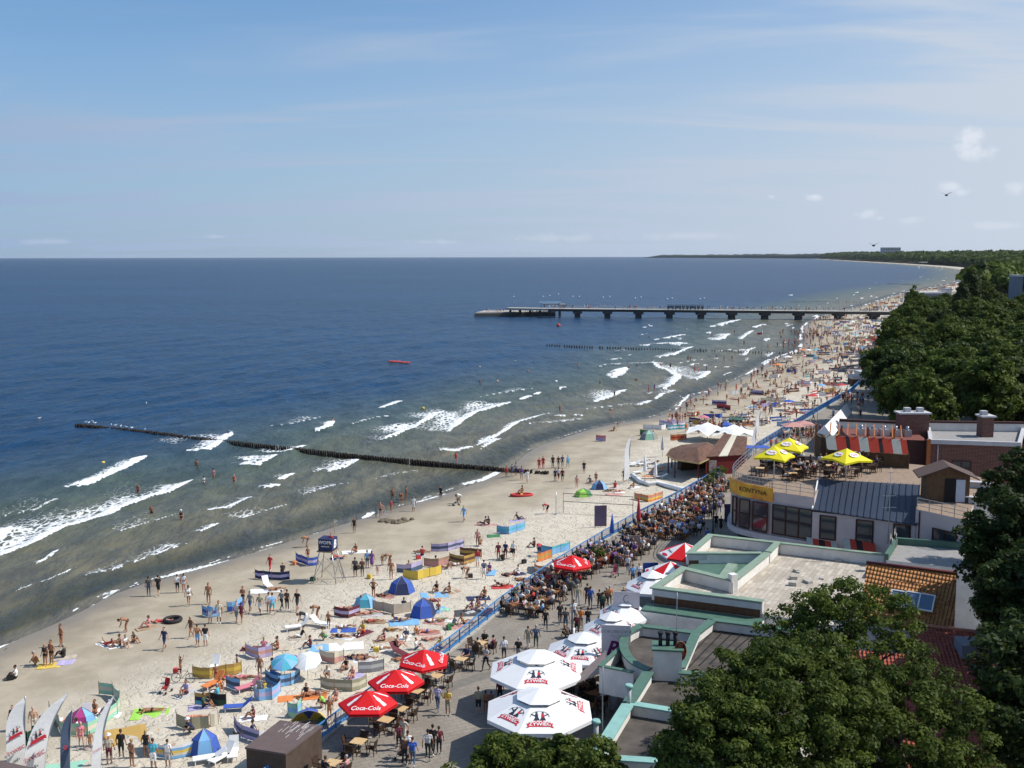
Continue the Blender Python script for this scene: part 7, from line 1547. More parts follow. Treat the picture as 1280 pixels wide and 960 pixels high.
for px, py, rx, ry, col, lb, ring, c_ in ((216, 777, .62, .62, 'black', 'black tyre ring lying beside a pink air bed', True, 'swim ring'), (652, 620, 1.3, .6, 'red', 'red inflatable boat with a person below the groyne end', False, 'inflatable boat')): inflatable(px, py, rx, ry, col, lb, ring, 5, c_)
# white inflatable barrier curling round the bar loungers
pts = [at(a, c_) for a, c_ in ((790, 596), (800, 604), (812, 608), (822, 606), (835, 610), (850, 614), (862, 616))]; b = MB(); b.tube([q_ + Vector((0, 0, .28)) for q_ in pts], .30, 8); tag(b.build('inflatable_barrier', cm('white')), 'long white inflatable tube curling across the sand below the beach bar', 'inflatable barrier')
rnd = random.Random(6)
for k in range(12): lounger(rnd.uniform(790, 835), rnd.uniform(580, 602), rnd.uniform(-20, 40), rnd.choice(['orange', 'brown', 'white', 'maroon']), None, None, 25)
# bicycle
p = at(229, 853); t = thing('bicycle', 'dark bicycle parked by the red pushchair on the sand', 'bicycle', p, R(-5)); 
for x in (-.52, .52):
 b = MB(); b.tube([(x + .33 * math.cos(a), 0, .34 + .33 * math.sin(a)) for a in np.linspace(0, 2 * PI, 20, endpoint=False)], .022, 5, closed=True); w_ = b.build('wheel', M('rubber'), t); b = MB(); [b.bar((x, 0, .34), (x + .32 * math.cos(a), 0, .34 + .32 * math.sin(a)), .006) for a in np.linspace(0, 2 * PI, 12, endpoint=False)]; b.build('spokes', M('steel'), w_)
b = MB(); A0, B0, C0, D0 = Vector((-.52, 0, .34)), Vector((-.05, 0, .3)), Vector((-.2, 0, .82)), Vector((.36, 0, .84)); [b.tube([a, c_], .018, 6) for a, c_ in ((A0, B0), (A0, C0), (B0, C0), (B0, D0), (C0, D0), (D0, Vector((.52, 0, .34))))]; b.build('frame', cm('dgrey'), t)
b = MB(); b.tube([D0, D0 + Vector((-.03, 0, .16))], .015, 5); b.tube([D0 + Vector((-.03, -.28, .17)), D0 + Vector((-.03, .28, .17))], .014, 5); b.build('handlebar', M('steel'), t); b = MB(); b.box((-.22, 0, .93), (.26, .13, .06)); b.build('saddle', M('rubber'), t); b = MB(); b.box((-.5, 0, .86), (.3, .28, .3)); b.build('child_seat', cm('red'), t); landmark(p, 'the bicycle')
def pushchair(p, rz, col, label):
 t = thing('pushchair', label, 'pushchair', p, rz, 'pushchairs'); b = MB(); b.add([(.25, -.2, .35), (.25, .2, .35), (-.15, .2, .42), (-.15, -.2, .42), (-.3, .2, .95), (-.3, -.2, .95)], [(0, 1, 2, 3), (3, 2, 4, 5), (3, 2, 1, 0), (5, 4, 2, 3)]); b.build('seat', cm(col), t); b = MB(); n = 6
 for k in range(n):
  a0, a1 = PI * .15 + k * .25, PI * .15 + (k + 1) * .25; q0, q1 = (-.3 + .34 * math.cos(PI - a0 - 1.2), .75 + .36 * math.sin(a0)), (-.3 + .34 * math.cos(PI - a1 - 1.2), .75 + .36 * math.sin(a1)); b.add([(q0[0], -.23, q0[1]), (q0[0], .23, q0[1]), (q1[0], .23, q1[1]), (q1[0], -.23, q1[1])], [(0, 1, 2, 3), (3, 2, 1, 0)])
 b.build('hood', cm(col), t); b = MB()
 for s_ in (-.22, .22): b.bar((.3, s_, .1), (-.55, s_, 1.02), .025); b.bar((-.35, s_, .1), (.1, s_, .5), .025)
 b.bar((-.55, -.22, 1.02), (-.55, .22, 1.02), .03); b.build('frame', cm('grey'), t)
 for x in (.3, -.35):
  for s_ in (-.24, .24): b = MB(); b.tube([(x, s_ - .02, .1), (x, s_ + .02, .1)], .1, 10); b.build('wheel', M('rubber'), t)
pushchair(at(207, 866), R(250), 'red', 'red pushchair left of the bicycle'); p = PZ(768, 721, ZP); pushchair(p, R(240), 'pink', 'pink pushchair pushed along the promenade'); pushchair(at(570, 632), R(200), 'black', 'black pushchair at the water edge'); p = PZ(502, 949, ZP); pushchair(p, R(240), 'black', 'black pushchair near the rowan bushes')
# sand castle, potted plant, bags
p = at(496, 652); b = MB(); rd = random.Random(1); [b.ball((rd.uniform(-1.7, 1.7), rd.uniform(-.9, .9), .0), (rd.uniform(.3, .6), rd.uniform(.3, .5), rd.uniform(.15, .38)), nu=8, nv=5) for _ in range(16)]; tag(b.build('sand_castle', M('wet_sand', (.16, .13, .09), .95, var=.2), None, p), 'heaped dark sand castle on the smooth sand near the water', 'sand castle')
p = at(38, 948); t = thing('potted_plant', 'dark green potted plant between the two left feather flags', 'plant', p); b = MB(); rd = random.Random(7)
for k in range(26):
 a = rd.uniform(0, 6.28); l_ = rd.uniform(.5, 1.0); h_ = rd.uniform(.5, 1.5); d = Vector((math.cos(a), math.sin(a), 0)); n = Vector((-d.y, d.x, 0)) * .09; z0 = Vector((0, 0, .4)); m1 = d * l_ * .5 + Vector((0, 0, .4 + h_)); e = d * l_ + Vector((0, 0, .3 + h_ * .8)); b.add([z0, m1 - n, e, m1 + n], [(0, 1, 2, 3)])
b.build('leaves', cm('dgreen'), t); b = MB(); b.tube([(0, 0, 0), (0, 0, .42)], [.2, .28], 10); b.build('pot', cm('tan'), t)
def bag(px, py, col, label=None, z=None):
 p = at(px, py) if z is None else PZ(px, py, z); b = MB(); b.box((0, 0, .17), (.45, .28, .34)); b.box((0, 0, .35), (.36, .2, .05)); b.tube([(-.14, 0, .36), (-.08, 0, .52), (.08, 0, .52), (.14, 0, .36)], .015, 5); tag(b.build('bag', cm(col), None, p, rnd.uniform(0, 3)), label, 'bag', 'bags on the sand', cn(col) + ' bag on the sand', p)
for q in ((13, 850, 'black'), (561, 787, 'green'), (447, 712, 'black'), (391, 726, 'dgreen'), (368, 706, 'orange'), (523, 699, 'red'), (655, 704, 'black'), (462, 723, 'yellow'), (402, 905, 'green'), (588, 722, 'dgrey'), (640, 690, 'black'), (470, 815, 'yellow')): bag(*q)
# window boxes with shrubs by the far end of the promenade
for k, (px, py) in enumerate(((884, 611), (890, 606), (896, 602), (902, 598), (748, 706))):
 p = PZ(px, py, ZP); t = thing('planter_shrub', None, 'plant', p, 0, 'planters along the promenade', 'square planter holding a leafy shrub'); me, C_l = crown_mesh('foliage', 200 + k, (.6, .6, .7), 14, 60, .07, LEAF_D, .3); o = bpy.data.objects.new('foliage', me); COL.objects.link(o); o.parent = t; o.location = (0, 0, 1.1); b = MB(); b.box((0, 0, .3), (.8, .8, .6)); b.build('planter', M('concrete'), t)
# far windbreaks: the beach beyond the tents is packed with them
rnd = random.Random(91); WCOL = ['lilac', 'denim', 'sky', 'blue', 'navy', 'lilac', 'rose', 'red', 'maroon', 'orange', 'gold', 'white', 'white', 'cream', 'lgrey', 'khaki', 'turq', 'sky', 'grey', 'lgrey', 'white', 'beige', 'lilac']
def far_spot():
 while True:
  y = 175 + (470 - 175) * rnd.random() ** 1.5; xs0 = float(np.interp(y, SHORE[:, 1], SHORE[:, 0])); xr = float(np.interp(y, RAILa[:, 1], RAILa[:, 0])); w_ = xr - xs0; f = 1 - rnd.random() ** 1.45 * .93
  x = xs0 + 3 + f * (w_ - 5)
  q = (CF.dot(Vector((x, y, -CAMH)))); 
  return x, y
for k in range(150):
 x, y = far_spot(); a = rnd.uniform(-.5, .7); L_ = rnd.uniform(1.4, 3.4); col = rnd.choice(WCOL); c2 = rnd.choice([col, 'white', rnd.choice(WCOL)]); p1 = (x + L_ * math.cos(a), y + L_ * math.sin(a)); pts = [(x, y), p1]
 if rnd.random() < .5: pts.append((p1[0] + 1.3 * math.cos(a + 1.2), p1[1] + 1.3 * math.sin(a + 1.2)))
 windbreak(pts, [col, c2, col] if c2 != col else [col], None, .85, (cn(col) + (' and ' + cn(c2) if c2 != col else '') + (' windbreak with a folded end' if len(pts) > 2 else ' straight windbreak')) , None, world=True)
st = MB(); mats_ = [cm(c_) for c_ in WCOL]
for k in range(430):                             # beyond counting: the packed beach at and past the pier
 y = 330 * (1900 / 330) ** rnd.random(); xs0 = float(np.interp(y, SHORE[:, 1], SHORE[:, 0])); x = xs0 + (rnd.uniform(6, 36) if y > 500 else rnd.uniform(22, 75)) 
 if y < 500 and x > float(np.interp(y, RAILa[:, 1], RAILa[:, 0])) - 2: continue
 a = rnd.uniform(-.5, .7); L_ = rnd.uniform(1.5, 4) * (.8 + y / 3000); z = gz(x, y); st.bar((x, y, z + .6), (x + L_ * math.cos(a), y + L_ * math.sin(a), z + .6), .05, .8, rnd.randrange(len(WCOL)))
o = st.build('far_beach_gear', mats_); tag(o, 'tiny coloured windbreaks and shelters packed on the far beach', 'windbreaks', kind='stuff')
for k in range(16):
 x, y = far_spot(); u = CF * 0; p = Vector((x, y, gz(x, y))); r = rnd.uniform(1.0, 1.4); col = rnd.choice(['sky', 'blue', 'turq', 'white', 'red', 'orange', 'pink', 'mint']); t = thing('beach_umbrella', None, 'beach umbrella', p, 0, 'beach umbrellas', cn(col) + ' open umbrella on the crowded upper beach'); b = MB(); n = 8; b.add([(0, 0, 2.0)] + [(r * math.cos(2 * PI * i / n), r * math.sin(2 * PI * i / n), 1.6) for i in range(n)], [(0, 1 + i, 1 + (i + 1) % n) for i in range(n)]); b.build('canopy', cm(col), t); b = MB(); b.tube([(0, 0, 0), (0, 0, 2)], .02, 5); b.build('pole', M('steel'), t)
# ------------------------------------------------------------------ people: one continuous body per pose, clothes by region of the body
SLOTS = ['skin', 'chest', 'belly', 'pelvis', 'sleeve', 'thigh', 'shin', 'hair', 'foot']
def body_mesh(name, J, skirt=False, female=False, voxel=.026, hat=False):
 """J: joints of the pose; returns one closed body grown over the skeleton by voxel union, faces sorted by region"""
 V = lambda k: Vector(J[k]); H, Cc, Nk, Hd = V('hip'), V('chest'), V('neck'), V('head'); prim = []
 wS, wH = (.165, .095) if female else (.185, .09)
 up = (Cc - H).normalized(); side = Vector(J.get('side', (0, 1, 0))).normalized()
 def cap(a, b_, ra, rb, reg): prim.append((Vector(a), Vector(b_), ra, rb, reg))
 for s_ in (-1, 1):
  sh = Cc + side * wS * s_ + up * .10; hp = H + side * wH * s_
  cap(H + side * .05 * s_, H + side * .085 * s_ - up * .02, .115, .125 if female else .115, 3)
  cap(H.lerp(Cc, .30) + side * .05 * s_, H.lerp(Cc, .62) + side * .055 * s_, .105, .105, 2)
  cap(H.lerp(Cc, .72) + side * .06 * s_, Cc + side * .075 * s_, .112, .115, 1); cap(Cc + up * .08, sh, .085, .062, 1)
  e, w_ = V('elL' if s_ > 0 else 'elR'), V('wrL' if s_ > 0 else 'wrR'); cap(sh, sh.lerp(e, .6), .056, .047, 4); cap(sh.lerp(e, .6), e, .046, .041, 0); cap(e, w_, .041, .028, 0)
  d = (w_ - e).normalized(); cap(w_, w_ + d * .07, .030, .036, 0)
  k, a = V('knL' if s_ > 0 else 'knR'), V('anL' if s_ > 0 else 'anR'); cap(hp, hp.lerp(k, .6), .095, .075, 5); cap(hp.lerp(k, .6), k, .074, .056, 5); cap(k, k.lerp(a, .35), .055, .058, 6); cap(k.lerp(a, .35), a, .056, .036, 6)
  t_ = V('toL' if s_ > 0 else 'toR'); cap(a, t_, .040, .034, 8); cap(a, a.lerp(t_, -.18), .038, .036, 8)
 cap(Cc + up * .12, Nk, .062, .052, 0); cap(Nk, Hd, .050, .055, 0)
 if skirt: kk = (V('knL') + V('knR')) / 2; cap(H, H.lerp(kk, .5), .15, .19, 3); cap(H.lerp(kk, .5), kk, .19, .21, 3)
 b = MB()
 for a, c, ra, rb, reg in prim:
  L_ = (c - a).length; n = 5; pts = [a.lerp(c, i / (n - 1)) for i in range(n)]; d = (c - a).normalized() if L_ > 1e-5 else Vector((0, 0, 1))
  pts = [a - d * ra * .75] + pts + [c + d * rb * .75]; rs = [ra * .5] + [ra + (rb - ra) * i / (n - 1) for i in range(n)] + [rb * .5]; b.tube(pts, rs, 10)
 face = Vector(J.get('face', (1, 0, 0))).normalized(); hup = Vector(J.get('hup', (0, 0, 1))).normalized(); hs = hup.cross(face).normalized()
 def hball(off, r, reg):
  c = Hd + face * off[0] + hs * off[1] + hup * off[2]; Mx = Matrix((face * r[0], hs * r[1], hup * r[2])).transposed().to_4x4(); Mx.translation = c; t = MB(); t.ball((0, 0, 0), 1, nu=12, nv=8); b.add([Mx @ Vector(v) for v in t.v], t.f); prim.append((c - hup * r[2] * .3, c + hup * r[2] * .3, max(r[:2]), max(r[:2]), reg))
 hball((.0, 0, .01), (.096, .078, .115), 0); hball((.035, 0, -.055), (.062, .055, .06), 0); hball((.098, 0, -.012), (.022, .014, .024), 0); hball((0, .078, -.005), (.022, .014, .032), 0); hball((0, -.078, -.005), (.022, .014, .032), 0)
 hball((-.026, 0, .045), (.098, .086, .098), 7); 
 if female: hball((-.075, 0, -.04), (.055, .075, .12), 7); 
 if female: [cap(Cc + side * .07 * s_ + Vector(J.get('front', (1, 0, 0))) * .08, Cc + side * .07 * s_ + Vector(J.get('front', (1, 0, 0))) * .10, .065, .06, 1) for s_ in (-1, 1)]
 if female:
  for a, c, ra, rb, reg in prim[-2:]: b.ball(a, ra, nu=8, nv=6)
 me0 = b.mesh('t', []); o = bpy.data.objects.new('t', me0); COL.objects.link(o)
 md = o.modifiers.new('r', 'REMESH'); md.mode = 'VOXEL'; md.voxel_size = voxel; md.use_smooth_shade = True; m2 = o.modifiers.new('s', 'SMOOTH'); m2.iterations = 2; m2.factor = .5
 me = bpy.data.meshes.new_from_object(o.evaluated_get(bpy.context.evaluated_depsgraph_get())); bpy.data.objects.remove(o); bpy.data.meshes.remove(me0)
 n = len(me.polygons); cen = np.empty(n * 3, np.float32); me.polygons.foreach_get('center', cen); cen = cen.reshape(-1, 3); best = np.full(n, 1e9); reg = np.zeros(n, int)
 for a, c, ra, rb, rg_ in prim:
  a_, d = np.array(a), np.array(c) - np.array(a); t = np.clip(((cen - a_) @ d) / (d @ d + 1e-9), 0, 1); q = np.linalg.norm(cen - a_ - t[:, None] * d, axis=1) - (ra + (rb - ra) * t); m_ = q < best; best[m_] = q[m_]; reg[m_] = rg_
 # the face side of the head stays skin
 hd = np.array(Hd); rel = cen - hd; f_ = rel @ np.array(face); u_ = rel @ np.array(hup); near = np.linalg.norm(rel, axis=1) < .17; reg[near & (reg == 7) & (f_ > .035) & (u_ < .055)] = 0
 vs = [tuple(v.co) for v in me.vertices]; fs = [tuple(p.vertices) for p in me.polygons]; out_ = MB(); out_.v = vs; out_.f = fs; out_.m = list(map(int, reg)); out_.sm = [True] * n
 for s_ in (-1, 1):                           # eyes, mouth line, fingers and thumb
  c = Hd + face * .090 + hs * .032 * s_ + hup * .012; out_.ball(c, .010, 7, 5, 4)
  e, w_ = V('elL' if s_ > 0 else 'elR'), V('wrL' if s_ > 0 else 'wrR'); d = (w_ - e).normalized(); pal = w_ + d * .08; x = d.cross(hup); x = x.normalized() if x.length > .1 else Vector((0, 1, 0)); y = x.cross(d)
  for k in range(4): p0 = pal + x * (.024 - .016 * k); l_ = (.055, .065, .060, .045)[k]; out_.tube([p0 - d * .03, p0 + d * l_ * .5 + y * .004, p0 + d * l_ * .8 - y * .012, p0 + d * l_ - y * .028], [.010, .009, .008, .006], 5, 0)
  out_.tube([w_ + d * .02 + x * .025, w_ + d * .05 + x * .052, w_ + d * .085 + x * .055 - y * .01], [.012, .010, .008], 5, 0)
 c = Hd + face * .096 - hup * .052; out_.box(c, (.012, .04, .008), 1 if False else 7)
 if hat: Mx = Matrix((face, hs, hup)).transposed().to_4x4(); Mx.translation = Hd + hup * .075; t = MB(); t.tube([(0, 0, -.02), (0, 0, .0)], [.155, .15], 14); t.tube([(0, 0, -.01), (0, 0, .05), (0, 0, .08)], [.105, .10, .06], 12); out_.add([Mx @ Vector(v) for v in t.v], t.f, 7)
 r = out_.mesh(name, []); [r.materials.append(None) for _ in SLOTS]
 return r
def st(lx=0, rx=0, lk=0, rk=0, arms='down', lean=0, **k):
 """standing family: lx, rx = foot forward offsets; lk, rk = knee forward offsets"""
 J = {'hip': (0, 0, .93), 'chest': (.02 + lean, 0, 1.30), 'neck': (.02 + lean * 1.2, 0, 1.50), 'head': (.045 + lean * 1.3, 0, 1.64), 'knL': (lx * .5 + lk, .10, .50), 'knR': (rx * .5 + rk, -.10, .50), 'anL': (lx, .10, .08 + (.10 if lx < -.2 else 0)), 'anR': (rx, -.10, .08 + (.10 if rx < -.2 else 0)),
         'toL': (lx + .15, .12, .035 + (.0 if lx > -.2 else .0)), 'toR': (rx + .15, -.12, .035), 'elL': (-.04 - rx * -.25 + lean, .26, 1.13), 'elR': (-.04 + lx * .25 + lean, -.26, 1.13), 'wrL': (.06 + rx * .5 + lean, .28, .89), 'wrR': (.06 + lx * .5 + lean, -.28, .89)}
 if arms == 'hips': J.update(elL=(-.06, .40, 1.16), wrL=(.06, .20, 1.02), elR=(-.06, -.40, 1.16), wrR=(.06, -.20, 1.02))
 if arms == 'front': J.update(elL=(.06, .24, 1.14), wrL=(.26, .06, 1.16), elR=(.06, -.24, 1.14), wrR=(.26, -.08, 1.20))
 if arms == 'up': J.update(elL=(.10, .28, 1.62), wrL=(.12, .22, 1.86), elR=(.08, -.30, 1.56), wrR=(.16, -.30, 1.80))
 if arms == 'bagR': J.update(elR=(.0, -.27, 1.13), wrR=(.02, -.27, .87), elL=(.08, .24, 1.14), wrL=(.24, .16, 1.22))
 J.update(k); return J
POSES = {
 'stand': st(0, .04), 'hips': st(.04, -.02, arms='hips'), 'front': st(0, .05, arms='front'), 'up': st(.05, -.05, arms='up'), 'walk': st(.30, -.30, .06, .10), 'walk2': st(-.28, .30, .10, .06, arms='bagR'),
 'dress': st(.12, -.10), 'dressw': st(-.22, .24, .08, .04),
 'bend': {'hip': (-.12, 0, .90), 'chest': (.22, 0, 1.05), 'neck': (.40, 0, 1.02), 'head': (.52, 0, .96), 'face': (.6, 0, -.8), 'hup': (.8, 0, .6), 'knL': (.02, .1, .48), 'knR': (.05, -.1, .5), 'anL': (-.05, .12, .08), 'anR': (.08, -.12, .08), 'toL': (.1, .13, .035), 'toR': (.22, -.13, .035), 'elL': (.32, .22, .80), 'elR': (.34, -.2, .78), 'wrL': (.42, .14, .56), 'wrR': (.44, -.12, .5)},
 'crouch': {'hip': (-.10, 0, .30), 'chest': (.08, 0, .62), 'neck': (.14, 0, .80), 'head': (.20, 0, .93), 'knL': (.32, .16, .50), 'knR': (.30, -.16, .46), 'anL': (.05, .14, .09), 'anR': (.02, -.14, .09), 'toL': (.2, .15, .035), 'toR': (.17, -.15, .035), 'elL': (.26, .24, .52), 'elR': (.25, -.24, .5), 'wrL': (.40, .10, .34), 'wrR': (.40, -.08, .3)},
 'sit': {'hip': (0, 0, .13), 'chest': (-.02, 0, .49), 'neck': (.0, 0, .69), 'head': (.03, 0, .83), 'knL': (.38, .13, .43), 'knR': (.36, -.12, .40), 'anL': (.58, .12, .08), 'anR': (.60, -.10, .08), 'toL': (.72, .14, .05), 'toR': (.74, -.12, .05), 'elL': (.18, .26, .40), 'elR': (.18, -.26, .38), 'wrL': (.38, .12, .36), 'wrR': (.38, -.10, .33)},
 'sitb': {'hip': (0, 0, .12), 'chest': (-.16, 0, .45), 'neck': (-.20, 0, .65), 'head': (-.19, 0, .80), 'knL': (.42, .12, .28), 'knR': (.45, -.12, .10), 'anL': (.74, .12, .07), 'anR': (.88, -.12, .07), 'toL': (.84, .15, .14), 'toR': (.95, -.15, .17), 'elL': (-.32, .30, .34), 'elR': (-.32, -.30, .34), 'wrL': (-.40, .30, .08), 'wrR': (-.40, -.30, .08)},
 'lie': {'hip': (0, 0, .12), 'chest': (-.37, 0, .13), 'neck': (-.57, 0, .13), 'head': (-.72, 0, .14), 'face': (.1, 0, 1), 'hup': (-1, 0, .1), 'front': (0, 0, 1), 'knL': (.42, .12, .13), 'knR': (.40, -.12, .26), 'anL': (.83, .13, .07), 'anR': (.70, -.12, .08), 'toL': (.87, .17, .18), 'toR': (.83, -.14, .05), 'elL': (-.22, .34, .08), 'elR': (-.22, -.34, .08), 'wrL': (.02, .30, .07), 'wrR': (.02, -.32, .07)},
 'prone': {'hip': (0, 0, .13), 'chest': (-.37, 0, .14), 'neck': (-.56, 0, .15), 'head': (-.70, 0, .14), 'face': (.1, .5, -.8), 'hup': (-1, 0, .1), 'front': (0, 0, -1), 'knL': (.42, .11, .10), 'knR': (.42, -.13, .10), 'anL': (.82, .10, .09), 'anR': (.82, -.15, .09), 'toL': (.93, .09, .05), 'toR': (.93, -.17, .05), 'elL': (-.55, .36, .07), 'elR': (-.55, -.36, .07), 'wrL': (-.76, .18, .06), 'wrR': (-.76, -.2, .06)},
 'elbows': {'hip': (0, 0, .14), 'chest': (-.34, 0, .26), 'neck': (-.52, 0, .38), 'head': (-.60, 0, .50), 'face': (-1, 0, 0), 'front': (-.4, 0, -.9), 'knL': (.42, .11, .10), 'knR': (.42, -.13, .10), 'anL': (.82, .10, .09), 'anR': (.70, -.15, .34), 'toL': (.93, .09, .05), 'toR': (.72, -.15, .46), 'elL': (-.48, .24, .07), 'elR': (-.48, -.24, .07), 'wrL': (-.72, .12, .08), 'wrR': (-.72, -.1, .08)},
 'chair': {'hip': (-.10, 0, .56), 'chest': (-.14, 0, .93), 'neck': (-.11, 0, 1.13), 'head': (-.08, 0, 1.27), 'knL': (.36, .13, .54), 'knR': (.36, -.11, .53), 'anL': (.40, .13, .10), 'anR': (.30, -.12, .10), 'toL': (.55, .15, .04), 'toR': (.45, -.13, .04), 'elL': (.06, .27, .76), 'elR': (.06, -.27, .76), 'wrL': (.30, .14, .79), 'wrR': (.30, -.12, .78)},
 'chair2': {'hip': (-.08, 0, .56), 'chest': (-.03, 0, .92), 'neck': (.03, 0, 1.12), 'head': (.08, 0, 1.25), 'face': (1, .3, 0), 'knL': (.36, .15, .54), 'knR': (.38, -.12, .55), 'anL': (.32, .14, .10), 'anR': (.50, -.10, .12), 'toL': (.47, .16, .04), 'toR': (.66, -.11, .09), 'elL': (.20, .25, .78), 'elR': (.14, -.28, .72), 'wrL': (.40, .10, .80), 'wrR': (.22, -.16, .58)},
}
BM = {}
def body(pose, fem, hat=False):
 k = (pose, fem, hat)
 if k not in BM: BM[k] = body_mesh('person', POSES[pose], pose.startswith('dress'), fem, hat=hat)
 return BM[k]
SK = {'fair': (.56, .33, .23), 'tan': (.36, .17, .095), 'rosy': (.58, .28, .20), 'dark': (.22, .105, .06)}
for k, c in SK.items(): M('skin_' + k, c, .6, var=.05, spec=.3)
HR = {'dark': (.02, .014, .01), 'brown': (.07, .035, .018), 'blond': (.36, .24, .10), 'grey': (.38, .37, .36)}
for k, c in HR.items(): M('hair_' + k, c, .7, var=.1)
PNAME = {'stand': 'standing', 'hips': 'standing hands on hips', 'front': 'standing with bent arms', 'up': 'standing with raised arms', 'walk': 'walking', 'walk2': 'striding', 'dress': 'standing', 'dressw': 'walking', 'bend': 'bending over', 'crouch': 'crouching', 'sit': 'sitting with knees up', 'sitb': 'sitting leaning back', 'lie': 'lying on the back', 'prone': 'lying face down', 'elbows': 'propped on elbows', 'chair': 'seated', 'chair2': 'seated leaning forward'}
rp = random.Random(2024); NP = [0]
def outfit(kind, a, c_=None):
 """region colours for a kind of dress, and its words"""
 n = 'S'
 if kind == 'trunks': return [n, n, n, a, n, n, n], 'in %s swim trunks' % cn(a)
 if kind == 'bikini': return [n, a, n, a, n, n, n], 'in a %s bikini' % cn(a)
 if kind == 'swimsuit': return [n, a, a, a, n, n, n], 'in a %s swimsuit' % cn(a)
 if kind == 'shorts': return [n, a, a, c_, a, c_, n], 'in %s shirt and %s shorts' % (cn(a), cn(c_))
 if kind == 'bare': return [n, n, n, a, n, a, n], 'bare-chested in %s shorts' % cn(a)
 if kind == 'pants': return [n, a, a, c_, a, c_, c_], 'in %s top and %s trousers' % (cn(a), cn(c_))
 if kind == 'dress': return [n, a, a, a, a, a, n], 'in a %s dress' % cn(a)
def person(p, rz, pose, kind, a, c_=None, skin=None, hair=None, scl=1.0, group='people on the beach', fem=None, label=None, place=None, where=''):
 if fem is None: fem = kind in ('bikini', 'swimsuit', 'dress')
 hat = hair == 'hat'
 if kind == 'dress' and pose == 'stand': pose = 'dress'
 if kind == 'dress' and pose.startswith('walk'): pose = 'dressw'
 me = body(pose, fem, hat); o = bpy.data.objects.new('person', me); COL.objects.link(o); skin = skin or rp.choice(['fair', 'tan', 'tan', 'rosy', 'tan']); hk = rp.choice(['dark', 'brown', 'brown', 'blond', 'dark', 'grey']) if hair in (None, 'hat') else hair
 reg, words_ = outfit(kind, a, c_); ms = [MATS['skin_' + skin] if r == 'S' else cm(r) for r in reg] + [cm('white') if hat else MATS['hair_' + hk], MATS['skin_' + skin] if kind in ('trunks', 'bikini', 'swimsuit', 'bare') else cm(rp.choice(['black', 'brown', 'white', 'grey']))]
 for i, mt in enumerate(ms): o.material_slots[i].link = 'OBJECT'; o.material_slots[i].material = mt
 o.location = p; o.rotation_euler = (0, 0, R(rz)); s_ = scl * rp.uniform(.94, 1.06) * (.95 if fem else 1.0) * 1.02; o.scale = (s_, s_, s_)
 ad = ('child ' if scl < .85 else 'person ') + PNAME[pose] + ' ' + words_ + (', white hat' if hat else '')
 NP[0] += 1; return tag(o, label, 'person', group, ad + where, Vector(p))
def bp(px, py, rz, pose, kind, a, c_=None, **k):
 p = at(px, py); dz = 0.02
 if k.pop('towel', None): dz = .05
 p.z += dz; return person(p, rz, pose, kind, a, c_, **k)
def pp(px, py, rz, pose, kind, a, c_=None, **k):
 k.setdefault('group', 'people on the promenade'); return person(PZ(px, py, ZP), rz, pose, kind, a, c_, **k)
